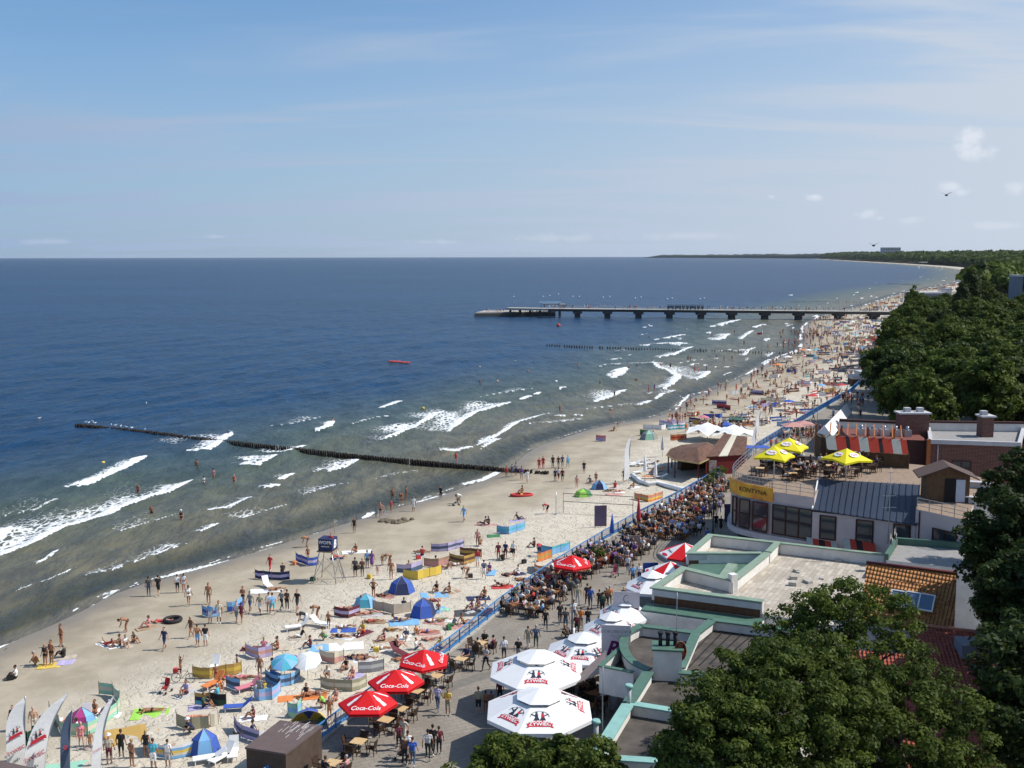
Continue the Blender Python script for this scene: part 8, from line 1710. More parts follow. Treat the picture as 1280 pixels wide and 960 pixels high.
# 1: people one can pick out on the near beach (pixel of the feet, heading, pose, clothes)
PE = [(17, 913, 270, 'stand', 'dress', 'black'), (43, 917, 290, 'stand', 'bare', 'cream', None, 'fair'), (20, 848, 200, 'sit', 'pants', 'white', 'black'), (46, 831, 200, 'crouch', 'trunks', 'yellow', None, 'tan'), (57, 833, 260, 'stand', 'bikini', 'black', None, 'tan'), (65, 831, 250, 'stand', 'trunks', 'black', None, 'tan'),
 (77, 808, 230, 'stand', 'trunks', 'maroon', None, 'tan'), (80, 822, 180, 'sit', 'pants', 'black', 'black'), (134, 807, 150, 'elbows', 'swimsuit', 'red', None, 'tan'), (150, 808, 200, 'sit', 'trunks', 'black', None, 'tan'), (157, 808, 300, 'sit', 'bikini', 'white', None, 'tan'), (167, 803, 330, 'sit', 'bikini', 'black', None, 'tan'), (158, 790, 200, 'bend', 'trunks', 'brown', None, 'tan'),
 (186, 784, 200, 'sit', 'swimsuit', 'pink', None, 'rosy'), (202, 778, 10, 'lie', 'swimsuit', 'red', None, 'rosy'), (206, 812, 250, 'walk', 'shorts', 'navy', 'navy'), (239, 797, 240, 'walk', 'swimsuit', 'brown', None, 'tan'), (247, 808, 100, 'walk', 'bare', 'sky', None, 'tan'), (257, 808, 90, 'stand', 'shorts', 'black', 'white'),
 (263, 779, 250, 'stand', 'shorts', 'sky', 'white'), (274, 779, 270, 'stand', 'shorts', 'cream', 'white'), (296, 778, 260, 'walk', 'shorts', 'lgrey', 'grey'), (302, 779, 80, 'walk', 'swimsuit', 'maroon', None, 'tan'), (304, 757, 260, 'front', 'trunks', 'black', None, 'tan'), (313, 765, 250, 'walk', 'shorts', 'grey', 'denim'), (325, 767, 270, 'walk', 'shorts', 'khaki', 'white'),
 (336, 767, 90, 'stand', 'shorts', 'white', 'rose'), (341, 768, 120, 'walk', 'shorts', 'sky', 'turq'), (352, 763, 60, 'walk', 'pants', 'grey', 'black'), (359, 763, 70, 'stand', 'pants', 'brown', 'black'), (372, 764, 250, 'walk', 'shorts', 'black', 'dgrey'), (186, 745, 100, 'stand', 'pants', 'dgrey', 'denim'), (198, 745, 90, 'walk', 'shorts', 'black', 'black'),
 (222, 741, 100, 'stand', 'shorts', 'white', 'black'), (230, 741, 80, 'stand', 'bikini', 'white', None, 'rosy'), (236, 757, 100, 'walk', 'bikini', 'white', None, 'tan'), (261, 755, 270, 'stand', 'trunks', 'tan', None, 'tan'), (226, 842, 60, 'up', 'trunks', 'orange', None, 'tan', None, .72), (233, 868, 250, 'sit', 'shorts', 'lilac', 'maroon'),
 (270, 852, 270, 'stand', 'trunks', 'red', None, 'tan', None, .7), (297, 840, 200, 'stand', 'trunks', 'brown', None, 'tan', None, .72), (275, 862, 300, 'sit', 'swimsuit', 'orange', None, 'tan'), (190, 890, 10, 'prone', 'trunks', 'black', None, 'tan', None, 1, 't'), (119, 893, 250, 'sit', 'trunks', 'brown', None, 'tan'), (137, 894, 180, 'sit', 'shorts', 'navy', 'navy'),
 (84, 902, 20, 'lie', 'bikini', 'white', None, 'rosy'), (96, 915, 200, 'sit', 'swimsuit', 'white', None, 'tan'), (102, 934, 300, 'walk', 'bikini', 'pink', None, 'rosy'), (113, 937, 290, 'walk', 'trunks', 'orange', None, 'tan', None, .62), (128, 932, 250, 'walk2', 'trunks', 'black', None, 'tan'), (243, 899, 10, 'lie', 'trunks', 'orange', None, 'rosy'),
 (239, 917, 220, 'crouch', 'pants', 'navy', 'black', None, 'hat'), (200, 936, 15, 'lie', 'bikini', 'white', None, 'fair'), (183, 947, 90, 'stand', 'swimsuit', 'black', None, 'tan'), (152, 949, 90, 'stand', 'shorts', 'black', 'black', None, None, 1.0), (137, 956, 100, 'stand', 'shorts', 'beige', 'maroon', None, 'hat'), (165, 959, 60, 'stand', 'trunks', 'brown', None, 'tan'), (192, 962, 90, 'stand', 'shorts', 'turq', 'white'),
 (210, 960, 80, 'stand', 'shorts', 'white', 'lgrey'), (312, 919, 190, 'sitb', 'shorts', 'navy', 'maroon', 'tan'), (317, 898, 200, 'sit', 'swimsuit', 'maroon', None, 'tan'), (325, 846, 270, 'stand', 'trunks', 'tan', None, 'tan', None, .9), (344, 841, 190, 'crouch', 'trunks', 'brown', None, 'tan'), (363, 824, 180, 'lie', 'swimsuit', 'purple', None, 'tan'), (325, 863, 90, 'sit', 'shorts', 'grey', 'denim'), (331, 862, 120, 'sit', 'swimsuit', 'yellow', None, 'tan', None, .65),
 (308, 848, 0, 'lie', 'bikini', 'pink', None, 'tan'), (383, 871, 250, 'sit', 'bikini', 'black', None, 'tan', None, 1, 't'), (395, 869, 10, 'lie', 'trunks', 'brown', None, 'tan', None, 1, 't'), (412, 900, 270, 'stand', 'trunks', 'tan', None, 'tan', None, .85), (404, 884, 200, 'crouch', 'shorts', 'lime', 'black'), (420, 876, 250, 'sit', 'bikini', 'rose', None, 'rosy'),
 (381, 783, 200, 'bend', 'shorts', 'black', 'white'), (397, 773, 200, 'bend', 'trunks', 'black', None, 'tan'), (411, 786, 260, 'stand', 'trunks', 'maroon', None, 'tan', None, .8), (388, 810, 200, 'sit', 'shorts', 'maroon', 'navy'), (406, 800, 180, 'crouch', 'shorts', 'khaki', 'green'), (432, 785, 10, 'lie', 'bikini', 'white', None, 'tan', None, 1, 't'), (441, 769, 0, 'prone', 'trunks', 'red', None, 'rosy'), (430, 762, 10, 'lie', 'trunks', 'navy', None, 'rosy'),
 (454, 792, 240, 'sit', 'shorts', 'yellow', 'red'), (463, 768, 10, 'lie', 'trunks', 'brown', None, 'rosy'), (467, 778, 5, 'lie', 'bikini', 'red', None, 'tan'), (500, 777, 10, 'elbows', 'bikini', 'navy', None, 'tan', None, 1, 't'), (492, 789, 350, 'lie', 'bikini', 'gold', None, 'tan'), (480, 801, 200, 'sit', 'swimsuit', 'maroon', None, 'rosy'), (508, 799, 260, 'sit', 'shorts', 'denim', 'white', None, 'hat'), (520, 792, 280, 'sit', 'swimsuit', 'orange', None, 'tan', None, .75),
 (540, 800, 10, 'lie', 'bikini', 'rose', None, 'rosy'), (566, 783, 210, 'sitb', 'shorts', 'grey', 'green'), (553, 776, 0, 'lie', 'shorts', 'khaki', 'khaki'), (580, 780, 20, 'sitb', 'trunks', 'black', None, 'tan'), (497, 815, 20, 'sit', 'trunks', 'brown', None, 'rosy', None, 1, None, .28), (504, 826, 10, 'lie', 'trunks', 'brown', None, 'tan'), (447, 822, 10, 'lie', 'bikini', 'black', None, 'tan'), (433, 837, 240, 'sit', 'bikini', 'black', None, 'tan'),
 (441, 848, 250, 'sit', 'swimsuit', 'rose', None, 'rosy'), (410, 848, 260, 'crouch', 'bikini', 'white', None, 'tan'), (456, 825, 0, 'lie', 'trunks', 'black', None, 'tan'), (551, 812, 220, 'sit', 'shorts', 'yellow', 'blue'), (338, 715, 250, 'walk', 'pants', 'red', 'red'), (384, 684, 180, 'bend', 'trunks', 'brown', None, 'tan'), (385, 700, 270, 'stand', 'trunks', 'red', None, 'tan', None, .8), (353, 717, 90, 'crouch', 'shorts', 'black', 'black'),
 (345, 738, 10, 'lie', 'trunks', 'brown', None, 'tan'), (443, 666, 270, 'stand', 'swimsuit', 'black', None, 'tan'), (445, 691, 240, 'sit', 'trunks', 'brown', None, 'tan', None, 1, 't'), (423, 698, 10, 'elbows', 'swimsuit', 'red', None, 'rosy'), (444, 721, 90, 'stand', 'shorts', 'dgrey', 'black'), (453, 721, 90, 'stand', 'shorts', 'brown', 'dgrey'), (459, 710, 80, 'stand', 'shorts', 'sky', 'denim'), (465, 710, 90, 'dress', 'dress', 'purple'),
 (487, 706, 200, 'bend', 'trunks', 'brown', None, 'tan'), (478, 707, 260, 'stand', 'trunks', 'tan', None, 'tan', None, .62), (472, 719, 270, 'stand', 'swimsuit', 'rose', None, 'rosy', None, .6), (489, 724, 270, 'stand', 'trunks', 'tan', None, 'tan'), (467, 747, 260, 'hips', 'trunks', 'black', None, 'tan'), (481, 746, 350, 'lie', 'bikini', 'black', None, 'tan'), (511, 713, 100, 'sit', 'swimsuit', 'rose', None, 'rosy'), (559, 711, 180, 'sitb', 'trunks', 'brown', None, 'tan'),
 (545, 707, 170, 'sit', 'trunks', 'red', None, 'tan'), (527, 691, 0, 'lie', 'bikini', 'brown', None, 'tan'), (584, 723, 200, 'bend', 'trunks', 'black', None, 'tan'), (605, 724, 100, 'walk', 'shorts', 'denim', 'white'), (597, 709, 80, 'stand', 'shorts', 'red', 'white'), (612, 715, 250, 'sit', 'swimsuit', 'purple', None, 'tan'), (546, 740, 240, 'sit', 'bikini', 'black', None, 'tan', None, 1, 't'), (562, 741, 200, 'sit', 'trunks', 'navy', None, 'tan'),
 (606, 747, 230, 'sit', 'trunks', 'navy', None, 'tan', None, 1, 't'), (590, 763, 200, 'sit', 'bikini', 'purple', None, 'tan'), (598, 760, 250, 'sit', 'swimsuit', 'rose', None, 'tan'), (607, 764, 260, 'sit', 'shorts', 'white', 'white'), (548, 763, 270, 'sit', 'trunks', 'dgreen', None, 'tan', None, .8), (538, 752, 0, 'lie', 'trunks', 'brown', None, 'rosy'), (573, 707, 10, 'lie', 'bikini', 'white', None, 'tan'),
 (491, 628, 270, 'stand', 'trunks', 'brown', None, 'tan'), (502, 628, 260, 'bend', 'trunks', 'red', None, 'tan'), (508, 625, 200, 'stand', 'trunks', 'maroon', None, 'tan'), (489, 640, 270, 'walk', 'bikini', 'red', None, 'tan', None, .8), (476, 647, 260, 'hips', 'trunks', 'black', None, 'rosy'), (470, 647, 270, 'stand', 'swimsuit', 'turq', None, 'tan', None, .6), (517, 639, 260, 'stand', 'shorts', 'white', 'white'), (551, 624, 250, 'stand', 'shorts', 'black', 'black'),
 (575, 629, 200, 'bend', 'shorts', 'white', 'cream'), (580, 652, 240, 'walk', 'shorts', 'sky', 'sky'), (633, 597, 270, 'stand', 'swimsuit', 'red', None, 'tan'), (640, 596, 90, 'walk', 'shorts', 'denim', 'denim'), (645, 595, 100, 'stand', 'shorts', 'grey', 'navy'), (652, 600, 90, 'walk', 'shorts', 'purple', 'grey'), (659, 604, 80, 'walk', 'shorts', 'white', 'white'), (674, 588, 270, 'stand', 'pants', 'red', 'red'), (679, 586, 240, 'stand', 'pants', 'red', 'red'),
 (691, 585, 90, 'stand', 'pants', 'black', 'black'), (698, 585, 80, 'walk', 'shorts', 'brown', 'dgrey'), (703, 584, 90, 'stand', 'pants', 'denim', 'denim'), (710, 585, 100, 'walk', 'shorts', 'sky', 'turq'), (694, 602, 90, 'stand', 'shorts', 'navy', 'black'), (698, 601, 70, 'walk', 'shorts', 'white', 'maroon'), (703, 602, 260, 'stand', 'shorts', 'maroon', 'black'), (730, 592, 270, 'stand', 'shorts', 'black', 'navy'), (738, 603, 60, 'sitb', 'shorts', 'grey', 'denim'),
 (721, 610, 90, 'stand', 'bikini', 'rose', None, 'rosy'), (745, 604, 250, 'stand', 'trunks', 'brown', None, 'tan', None, .8), (780, 603, 270, 'stand', 'trunks', 'black', None, 'tan'), (782, 602, 90, 'stand', 'bikini', 'black', None, 'tan'), (769, 610, 90, 'sit', 'swimsuit', 'red', None, 'tan'), (763, 614, 10, 'lie', 'bikini', 'black', None, 'tan'), (774, 615, 10, 'lie', 'trunks', 'brown', None, 'rosy'), (792, 610, 200, 'sit', 'bikini', 'gold', None, 'tan'),
 (684, 642, 200, 'bend', 'shorts', 'red', 'black'), (653, 619, 200, 'sit', 'trunks', 'yellow', None, 'tan', None, 1, None, .2), (611, 656, 200, 'sit', 'shorts', 'dgrey', 'black'), (605, 656, 150, 'sitb', 'shorts', 'brown', 'black'), (597, 682, 260, 'stand', 'swimsuit', 'rose', None, 'tan'), (600, 683, 90, 'crouch', 'trunks', 'brown', None, 'tan'), (648, 650, 20, 'sitb', 'shorts', 'black', 'navy'), (623, 700, 270, 'stand', 'pants', 'maroon', 'red'),
 (632, 699, 250, 'stand', 'shorts', 'navy', 'maroon'), (642, 698, 260, 'walk', 'shorts', 'white', 'black'), (629, 701, 120, 'sit', 'pants', 'black', 'black'), (674, 696, 90, 'bend', 'shorts', 'red', 'navy'), (668, 684, 180, 'sit', 'shorts', 'maroon', 'black'), (637, 719, 20, 'lie', 'shorts', 'dgrey', 'rose'), (648, 718, 200, 'sit', 'shorts', 'white', 'white'), (627, 733, 0, 'elbows', 'bikini', 'black', None, 'tan', None, 1, 't'), (647, 742, 200, 'sit', 'swimsuit', 'yellow', None, 'tan'),
 (528, 695, 90, 'sit', 'shorts', 'red', 'black'), (655, 726, 350, 'lie', 'trunks', 'navy', None, 'tan'), (543, 778, 0, 'lie', 'bikini', 'white', None, 'tan'), (455, 758, 10, 'sitb', 'trunks', 'black', None, 'rosy'), (505, 760, 90, 'sit', 'bikini', 'navy', None, 'tan'), (376, 797, 200, 'sitb', 'shorts', 'black', 'white'), (358, 835, 0, 'prone', 'bikini', 'purple', None, 'tan'), (288, 849, 0, 'lie', 'bikini', 'red', None, 'rosy'), (255, 885, 0, 'sit', 'shorts', 'dgreen', 'black'),
 (272, 872, 180, 'sit', 'shorts', 'turq', 'white'), (427, 797, 350, 'prone', 'bikini', 'black', None, 'tan'), (520, 812, 0, 'sit', 'shorts', 'white', 'denim'), (534, 791, 0, 'prone', 'trunks', 'blue', None, 'rosy'), (477, 812, 5, 'prone', 'bikini', 'white', None, 'tan'), (413, 821, 10, 'lie', 'shorts', 'orange', 'orange'), (347, 812, 200, 'sit', 'trunks', 'maroon', None, 'tan'), (317, 812, 0, 'lie', 'bikini', 'brown', None, 'rosy'), (330, 812, 100, 'sit', 'swimsuit', 'pink', None, 'tan'),
 # bathers
 (173, 622, 250, 'stand', 'trunks', 'red', None, 'tan'), (130, 607, 260, 'stand', 'trunks', 'brown', None, 'tan'), (190, 650, 270, 'stand', 'trunks', 'black', None, 'tan'), (227, 656, 270, 'stand', 'bikini', 'black', None, 'rosy', 'hat'), (246, 590, 80, 'stand', 'trunks', 'brown', None, 'tan'), (255, 610, 90, 'stand', 'bikini', 'white', None, 'rosy'), (267, 601, 90, 'stand', 'swimsuit', 'rose', None, 'rosy'), (293, 608, 270, 'stand', 'bikini', 'red', None, 'fair'), (570, 579, 100, 'stand', 'swimsuit', 'red', None, 'rosy'), (416, 533, 100, 'stand', 'trunks', 'brown', None, 'tan')]
for q in PE:
 px, py, rz, pose, kind, a = q[:6]; c_ = q[6] if len(q) > 6 else None; sk = q[7] if len(q) > 7 else None; hr = q[8] if len(q) > 8 else None; sc_ = q[9] if len(q) > 9 and q[9] else 1.0; tw = (len(q) > 10 and q[10] == 't') or (pose in ('lie', 'prone', 'elbows', 'sit', 'sitb') and (px * 7 + py) % 4 > 0); dz = q[11] if len(q) > 11 else 0
 if tw and not (len(q) > 10 and q[10] == 't') and dz == 0: tc_ = rp.choice(['sky', 'white', 'rose', 'navy', 'cream', 'beige', 'lilac', 'lgrey', 'maroon', 'beige', 'white', 'denim', 'tan']); towel(px + rp.uniform(-2, 3), py + rp.uniform(-1, 1), tc_, rz + rp.uniform(-20, 20), None, cn(tc_) + ' towel under a ' + ('seated' if 'sit' in pose else 'lying') + ' person')
 o = bp(px, py, rz, pose, kind, a, c_, skin=sk, hair=hr, scl=sc_, towel=tw); o.location.z += dz
p = at(411, 726); person((p.x + .3, p.y - .1, p.z + 3.0 + .55), 250, 'sit', 'shorts', 'red', 'red', label='lifeguard in red sitting on top of the navy cabin', fem=False)
# 2: strollers on the promenade
for q in [(547, 889, 80, 'walk', 'pants', 'lilac', 'denim'), (560, 894, 260, 'front', 'shorts', 'yellow', 'khaki'), (505, 931, 250, 'walk', 'pants', 'cream', 'lgrey'), (499, 938, 100, 'walk', 'pants', 'maroon', 'black'), (510, 952, 90, 'walk', 'shorts', 'white', 'cream'), (516, 958, 90, 'walk', 'pants', 'blue', 'denim'), (506, 957, 80, 'stand', 'pants', 'brown', 'black'),
          (535, 950, 90, 'walk', 'pants', 'lgrey', 'black'), (541, 944, 80, 'walk', 'pants', 'black', 'black'), (549, 943, 100, 'stand', 'pants', 'maroon', 'black'), (598, 893, 90, 'stand', 'shorts', 'khaki', 'black'), (607, 890, 90, 'stand', 'trunks', 'brown', None, 'tan', None, .75), (614, 887, 90, 'stand', 'trunks', 'navy', None, 'tan', None, .7), (625, 880, 100, 'walk', 'shorts', 'maroon', 'black'),
          (608, 838, 230, 'walk2', 'pants', 'lgrey', 'black'), (630, 826, 90, 'stand', 'shorts', 'white', 'dgrey'), (648, 828, 80, 'walk', 'shorts', 'black', 'grey'), (660, 811, 80, 'walk', 'pants', 'khaki', 'beige'), (670, 811, 90, 'walk', 'pants', 'denim', 'dgreen', None, 'grey'), (682, 787, 270, 'walk', 'pants', 'black', 'black'), (700, 781, 100, 'walk2', 'pants', 'black', 'dgrey'), (707, 789, 90, 'walk', 'pants', 'dgrey', 'denim'),
          (717, 778, 90, 'walk', 'pants', 'white', 'denim'), (726, 786, 80, 'front', 'pants', 'orange', 'grey'), (735, 788, 90, 'front', 'pants', 'black', 'denim'), (721, 796, 270, 'walk', 'pants', 'maroon', 'black'), (709, 798, 200, 'crouch', 'pants', 'brown', 'black'), (716, 798, 100, 'crouch', 'shorts', 'white', 'black'), (722, 756, 90, 'walk', 'pants', 'khaki', 'lgrey'), (734, 757, 90, 'walk', 'pants', 'black', 'black'), (738, 760, 80, 'walk', 'pants', 'blue', 'denim'),
          (749, 762, 90, 'walk', 'pants', 'black', 'black'), (758, 760, 100, 'walk', 'pants', 'brown', 'black'), (753, 768, 90, 'stand', 'pants', 'dgreen', 'black'), (762, 757, 90, 'walk', 'pants', 'orange', 'dgrey'), (706, 752, 200, 'walk', 'shorts', 'white', 'grey'), (772, 715, 250, 'walk', 'pants', 'dgrey', 'black'), (785, 717, 260, 'walk', 'pants', 'white', 'denim'), (791, 731, 90, 'stand', 'pants', 'sky', 'denim'), (799, 729, 90, 'stand', 'pants', 'white', 'navy'), (780, 748, 260, 'crouch', 'shorts', 'maroon', 'orange'),
          (871, 651, 270, 'walk', 'shorts', 'red', 'black'), (879, 650, 90, 'walk', 'pants', 'blue', 'navy'), (883, 645, 100, 'walk', 'pants', 'navy', 'denim'), (875, 662, 90, 'walk', 'pants', 'sky', 'navy'), (874, 672, 100, 'walk', 'shorts', 'white', 'black'), (888, 650, 90, 'walk', 'pants', 'grey', 'black'), (894, 645, 80, 'walk', 'pants', 'dgrey', 'black'), (899, 643, 90, 'walk', 'pants', 'lilac', 'navy'), (895, 662, 90, 'stand', 'pants', 'black', 'black'), (901, 664, 90, 'dressw', 'dress', 'black'),
          (886, 640, 90, 'walk', 'pants', 'black', 'denim'), (902, 632, 250, 'walk', 'shorts', 'lgrey', 'grey'), (878, 630, 90, 'walk', 'shorts', 'orange', 'denim'), (871, 634, 90, 'walk', 'shorts', 'white', 'grey'), (880, 622, 270, 'walk', 'shorts', 'cream', 'white'), (855, 671, 90, 'stand', 'pants', 'blue', 'black'), (848, 672, 100, 'walk', 'shorts', 'sky', 'denim'), (840, 668, 80, 'stand', 'pants', 'lilac', 'navy'), (833, 676, 90, 'stand', 'pants', 'black', 'black'), (884, 681, 90, 'walk', 'pants', 'blue', 'dgrey')]:
 px, py, rz, pose, kind, a = q[:6]; pp(px, py, rz, pose, kind, a, q[6] if len(q) > 6 else None, skin=q[7] if len(q) > 7 else None, hair=q[8] if len(q) > 8 else None, scl=q[9] if len(q) > 9 and q[9] else 1.0)
# 3: guests in the chairs, nearest first, until the three hundred largest people are things of their own
OUT = [('shorts', 1), ('pants', 1), ('pants', 1), ('shorts', 1)]; TOPC = ['white', 'navy', 'maroon', 'black', 'white', 'red', 'sky', 'grey', 'beige', 'brown', 'dgreen', 'black', 'lgrey', 'cream', 'khaki', 'denim', 'dgrey', 'lgrey', 'rose']; BOTC = ['denim', 'black', 'navy', 'beige', 'grey', 'brown', 'white', 'khaki']
SEATS.sort(key=lambda q: q[1] + (50 if 'roof' in q[4] else 0)); CROWD = []
for (x, y, z, h, grp) in SEATS:
 pose = rp.choice(['chair', 'chair', 'chair2']); kind = rp.choice(['shorts', 'pants', 'pants']); a = rp.choice(TOPC if 'lone' not in grp else ['purple', 'denim', 'lilac', 'navy', 'white', 'black', 'grey']); c_ = rp.choice(BOTC)
 if NP[0] < 300: person((x, y, z), math.degrees(h), pose, kind, a, c_, group='guests seated at ' + grp)
 else: CROWD.append((x, y, z, h, pose, kind, a, c_))
# 4: everyone farther off is one crowd
def low(pose, fem):
 me = body(pose, fem); o = bpy.data.objects.new('t', me); COL.objects.link(o); md = o.modifiers.new('d', 'DECIMATE'); md.ratio = .055; m2 = bpy.data.meshes.new_from_object(o.evaluated_get(bpy.context.evaluated_depsgraph_get())); bpy.data.objects.remove(o)
 V = np.array([v.co[:] for v in m2.vertices]); Fs = [tuple(p.vertices) for p in m2.polygons]; mi = [p.material_index for p in m2.polygons]; bpy.data.meshes.remove(m2); return V, Fs, mi
LOW = {}
cmats = list(PAL.keys()); allm = ['S:' + k for k in SK] + ['H:' + k for k in HR] + cmats; idx = {k: i for i, k in enumerate(allm)}
crowd = MB()
def add_low(x, y, z, h, pose, kind, a, c_, scl=1.0):
 fem = kind in ('bikini', 'swimsuit'); k = (pose, fem)
 if k not in LOW: LOW[k] = low(pose, fem)
 V, Fs, mi = LOW[k]; ch, sh = math.cos(h), math.sin(h); s_ = scl * rp.uniform(.93, 1.07) * 1.02; X = V[:, 0] * ch - V[:, 1] * sh; Y = V[:, 0] * sh + V[:, 1] * ch
 sk = 'S:' + rp.choice(['fair', 'tan', 'tan', 'rosy', 'tan']); reg, _ = outfit(kind, a, c_); mm = [idx[sk] if r == 'S' else idx[r] for r in reg] + [idx['H:' + rp.choice(list(HR))], idx[sk]]
 o_ = len(crowd.v); crowd.v += list(zip((x + X * s_).tolist(), (y + Y * s_).tolist(), (z + V[:, 2] * s_).tolist())); crowd.f += [tuple(o_ + i for i in f) for f in Fs]; crowd.m += [mm[i] for i in mi]; crowd.sm += [True] * len(Fs)
for q in CROWD: add_low(*q)
def rand_dress(): 
 k = rp.random()
 return ('trunks', rp.choice(['navy', 'black', 'red', 'brown', 'blue']), None) if k < .35 else ('bikini', rp.choice(['black', 'red', 'white', 'pink', 'blue', 'orange']), None) if k < .6 else ('swimsuit', rp.choice(['black', 'navy', 'maroon', 'red']), None) if k < .7 else ('shorts', rp.choice(TOPC), rp.choice(BOTC))
n = 0
while n < 980:                                   # the packed upper beach up to the pier and beyond
 y = 176 + (560 - 176) * rp.random() ** 1.25; xs0 = float(np.interp(y, SHORE[:, 1], SHORE[:, 0])); xr = float(np.interp(y, RAILa[:, 1], RAILa[:, 0])) if y < 500 else xs0 + 50
 f = 1 - rp.random() ** 1.25; x = xs0 + 1 + f * (xr - xs0 - 3)
 if y < 205 and f < .45 and rp.random() < .75: continue
 stand_ = rp.random() < (.62 if f < .3 else .32); pose = rp.choice(['stand', 'walk', 'stand', 'hips', 'walk2', 'bend']) if stand_ else rp.choice(['sit', 'sitb', 'lie', 'prone', 'sit', 'lie', 'crouch']); add_low(x, y, gz(x, y), rp.uniform(0, 6.28), pose, *rand_dress(), scl=rp.choice([1, 1, 1, .75])); n += 1
for (cx, cy, k_, rx, ry) in ((1020, 420, 70, 26, 7), (885, 537, 18, 10, 3), (845, 528, 8, 8, 2), (880, 540, 12, 14, 3), (992, 432, 20, 14, 6), (1055, 500, 22, 14, 5), (1008, 548, 14, 10, 4), (985, 560, 16, 14, 6)):
 for k in range(k_): p = at(cx + rp.gauss(0, rx * .6), cy + rp.gauss(0, ry * .6)); add_low(p.x, p.y, max(p.z, gz(p.x, p.y)), rp.uniform(0, 6.28), rp.choice(['stand', 'walk', 'stand', 'hips']), *rand_dress())
for (px, py) in [(786, 463), (795, 461), (765, 476), (750, 484), (763, 518), (826, 461), (838, 462), (868, 466), (873, 467), (883, 464), (860, 452), (863, 453), (722, 462), (768, 498), (795, 479), (811, 491), (818, 490), (940, 410), (930, 432), (896, 448), (905, 452), (947, 470), (915, 450), (875, 440), (660, 471), (600, 484), (622, 483), (868, 512), (700, 518), (905, 416), (918, 418), (890, 424), (838, 424), (811, 425), (858, 415), (975, 420), (960, 437)]: p = at(px, py); add_low(p.x, p.y, max(gz(p.x, p.y), -1.0), rp.uniform(0, 6.28), rp.choice(['stand', 'stand', 'up', 'bend']), *rand_dress()[:3])
for k in range(60): y = rp.uniform(150, 250); q_, _ = railp(y, rp.uniform(1, 9)); add_low(q_.x, q_.y, ZP, rp.uniform(0, 6.28), rp.choice(['stand', 'walk', 'walk2']), 'shorts', rp.choice(TOPC), rp.choice(BOTC))
for k in range(170):                              # on the pier deck and wharf
 x = rp.uniform(xe, xs_); a_ = ax(x); add_low(x, a_[1] + rp.uniform(-3, 3), ZPR + .12, rp.uniform(0, 6.28), rp.choice(['stand', 'walk']), 'shorts', rp.choice(TOPC), rp.choice(BOTC))
for k in range(30): add_low(rp.uniform(w0.x + 5, w1.x - 2), w0.y + rp.uniform(3, 8), 2.1, rp.uniform(0, 6.28), 'stand', 'shorts', rp.choice(TOPC), rp.choice(BOTC))
dots = [(rp.random(), 560 * (1900 / 560) ** rp.random()) for _ in range(500)]
for f, y in dots: xs0 = float(np.interp(y, SHORE[:, 1], SHORE[:, 0])); x = xs0 + 3 + f * 35; add_low(x, y, gz(x, y), 0, 'stand', *rand_dress(), scl=1.1)
o = crowd.build('crowd', [MATS['skin_' + k[2:]] if k[:2] == 'S:' else MATS['hair_' + k[2:]] if k[:2] == 'H:' else cm(k) for k in allm]); tag(o, 'crowd of bathers and strollers too far off to tell apart', 'crowd', kind='stuff')
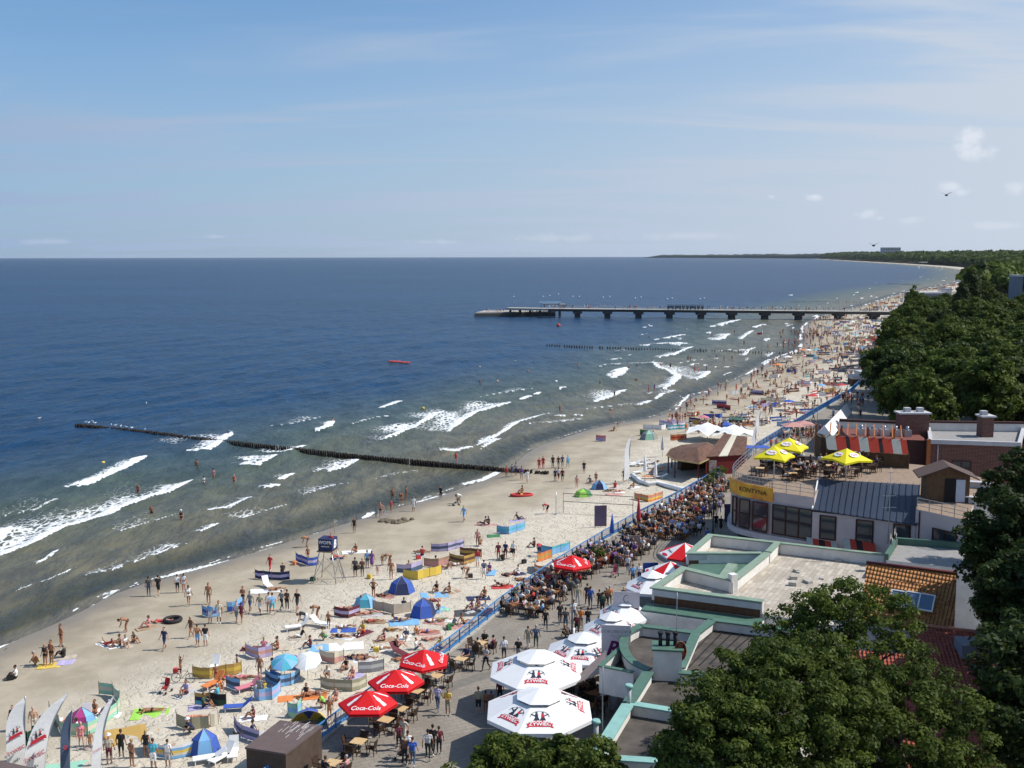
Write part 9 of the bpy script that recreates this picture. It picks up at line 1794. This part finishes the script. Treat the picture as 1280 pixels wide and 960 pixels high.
# ------------------------------------------------------------------ labels: what it looks like, then the nearest landmark that singles it out
def cam_px(p):
 v = Vector(p) - Vector((0, 0, CAMH)); d = v.dot(CF); return 640 + FPX * v.dot(CR) / d, 480 - FPX * v.dot(CU) / d
LM = [(Vector((x, y, 1)), cam_px((x, y, 1)), ph) for x, y, ph in LANDMARKS]
used = {}
for o, label, desc, place in THINGS:
 if o.get('label'): used[o['label']] = o
def side_of(a, b):
 dx, dy = a[0] - b[0], a[1] - b[1]
 if abs(dx) > abs(dy) * 1.6: return 'left of' if dx < 0 else 'right of'
 if abs(dy) > abs(dx) * 1.6: return 'beyond' if dy < 0 else 'in front of'
 return ('beyond and ' if dy < 0 else 'in front and ') + ('left of' if dx < 0 else 'right of')
todo = [(o, d, p) for o, l, d, p in THINGS if not o.get('label')]
bpy.context.view_layer.update()
short = lambda s: s.replace('person ', 'person ').replace(' with bent arms', '').replace(' hands on hips', '')
count = {}
for o, d, p in todo: count[d] = count.get(d, 0) + 1
for o, d, p in todo:
 w = Vector(p) if p is not None else o.matrix_world.translation.copy(); a = cam_px(w); cand = sorted(LM, key=lambda m: (m[1][0] - a[0]) ** 2 + 2.5 * (m[1][1] - a[1]) ** 2)
 done = False; d = d or o.name
 for near_ in ('just ', '', 'somewhat ', 'farther '):
  for v, q, ph in cand[:7 if near_ in ('just ', '') else 12]:
   s = '%s, %s%s %s' % (d, near_, side_of(a, q), ph)
   if len(s.replace(',', '').split()) > 16: s = '%s, %s %s' % (d, 'near', ph)
   if len(s.split()) <= 16 and s not in used: used[s] = o; o['label'] = s; done = True; break
  if done: break
 if not done:
  for i in range(2, 90):
   v, q, ph = cand[i % 3]; wd = ('second', 'third', 'fourth', 'fifth', 'sixth', 'seventh', 'eighth', 'ninth', 'tenth', 'eleventh', 'twelfth')
   s = '%s %s, counting outward from %s' % (wd[(i // 3) % 11] if i // 3 < 11 else 'farther', d, ph)
   if s not in used and len(s.split()) <= 16: used[s] = o; o['label'] = s; done = True; break
 if not done: o['label'] = d
# ------------------------------------------------------------------ thin summer haze over everything
mt = bpy.data.materials.new('haze'); mt.use_nodes = True; t_ = mt.node_tree
for n_ in list(t_.nodes): t_.nodes.remove(n_)
pv_ = t_.nodes.new('ShaderNodeVolumePrincipled'); pv_.inputs['Density'].default_value = 1.3e-5; pv_.inputs['Color'].default_value = (.80, .88, 1.0, 1); pv_.inputs['Anisotropy'].default_value = 0.2
ou_ = t_.nodes.new('ShaderNodeOutputMaterial'); t_.links.new(pv_.outputs[0], ou_.inputs['Volume'])
b = MB(); b.box((1000, 14800, 46), (70000, 30800, 106 + 0)); o = b.build('haze', mt); o['kind'] = 'stuff'; o['label'] = 'thin summer haze over the sea and the coast'
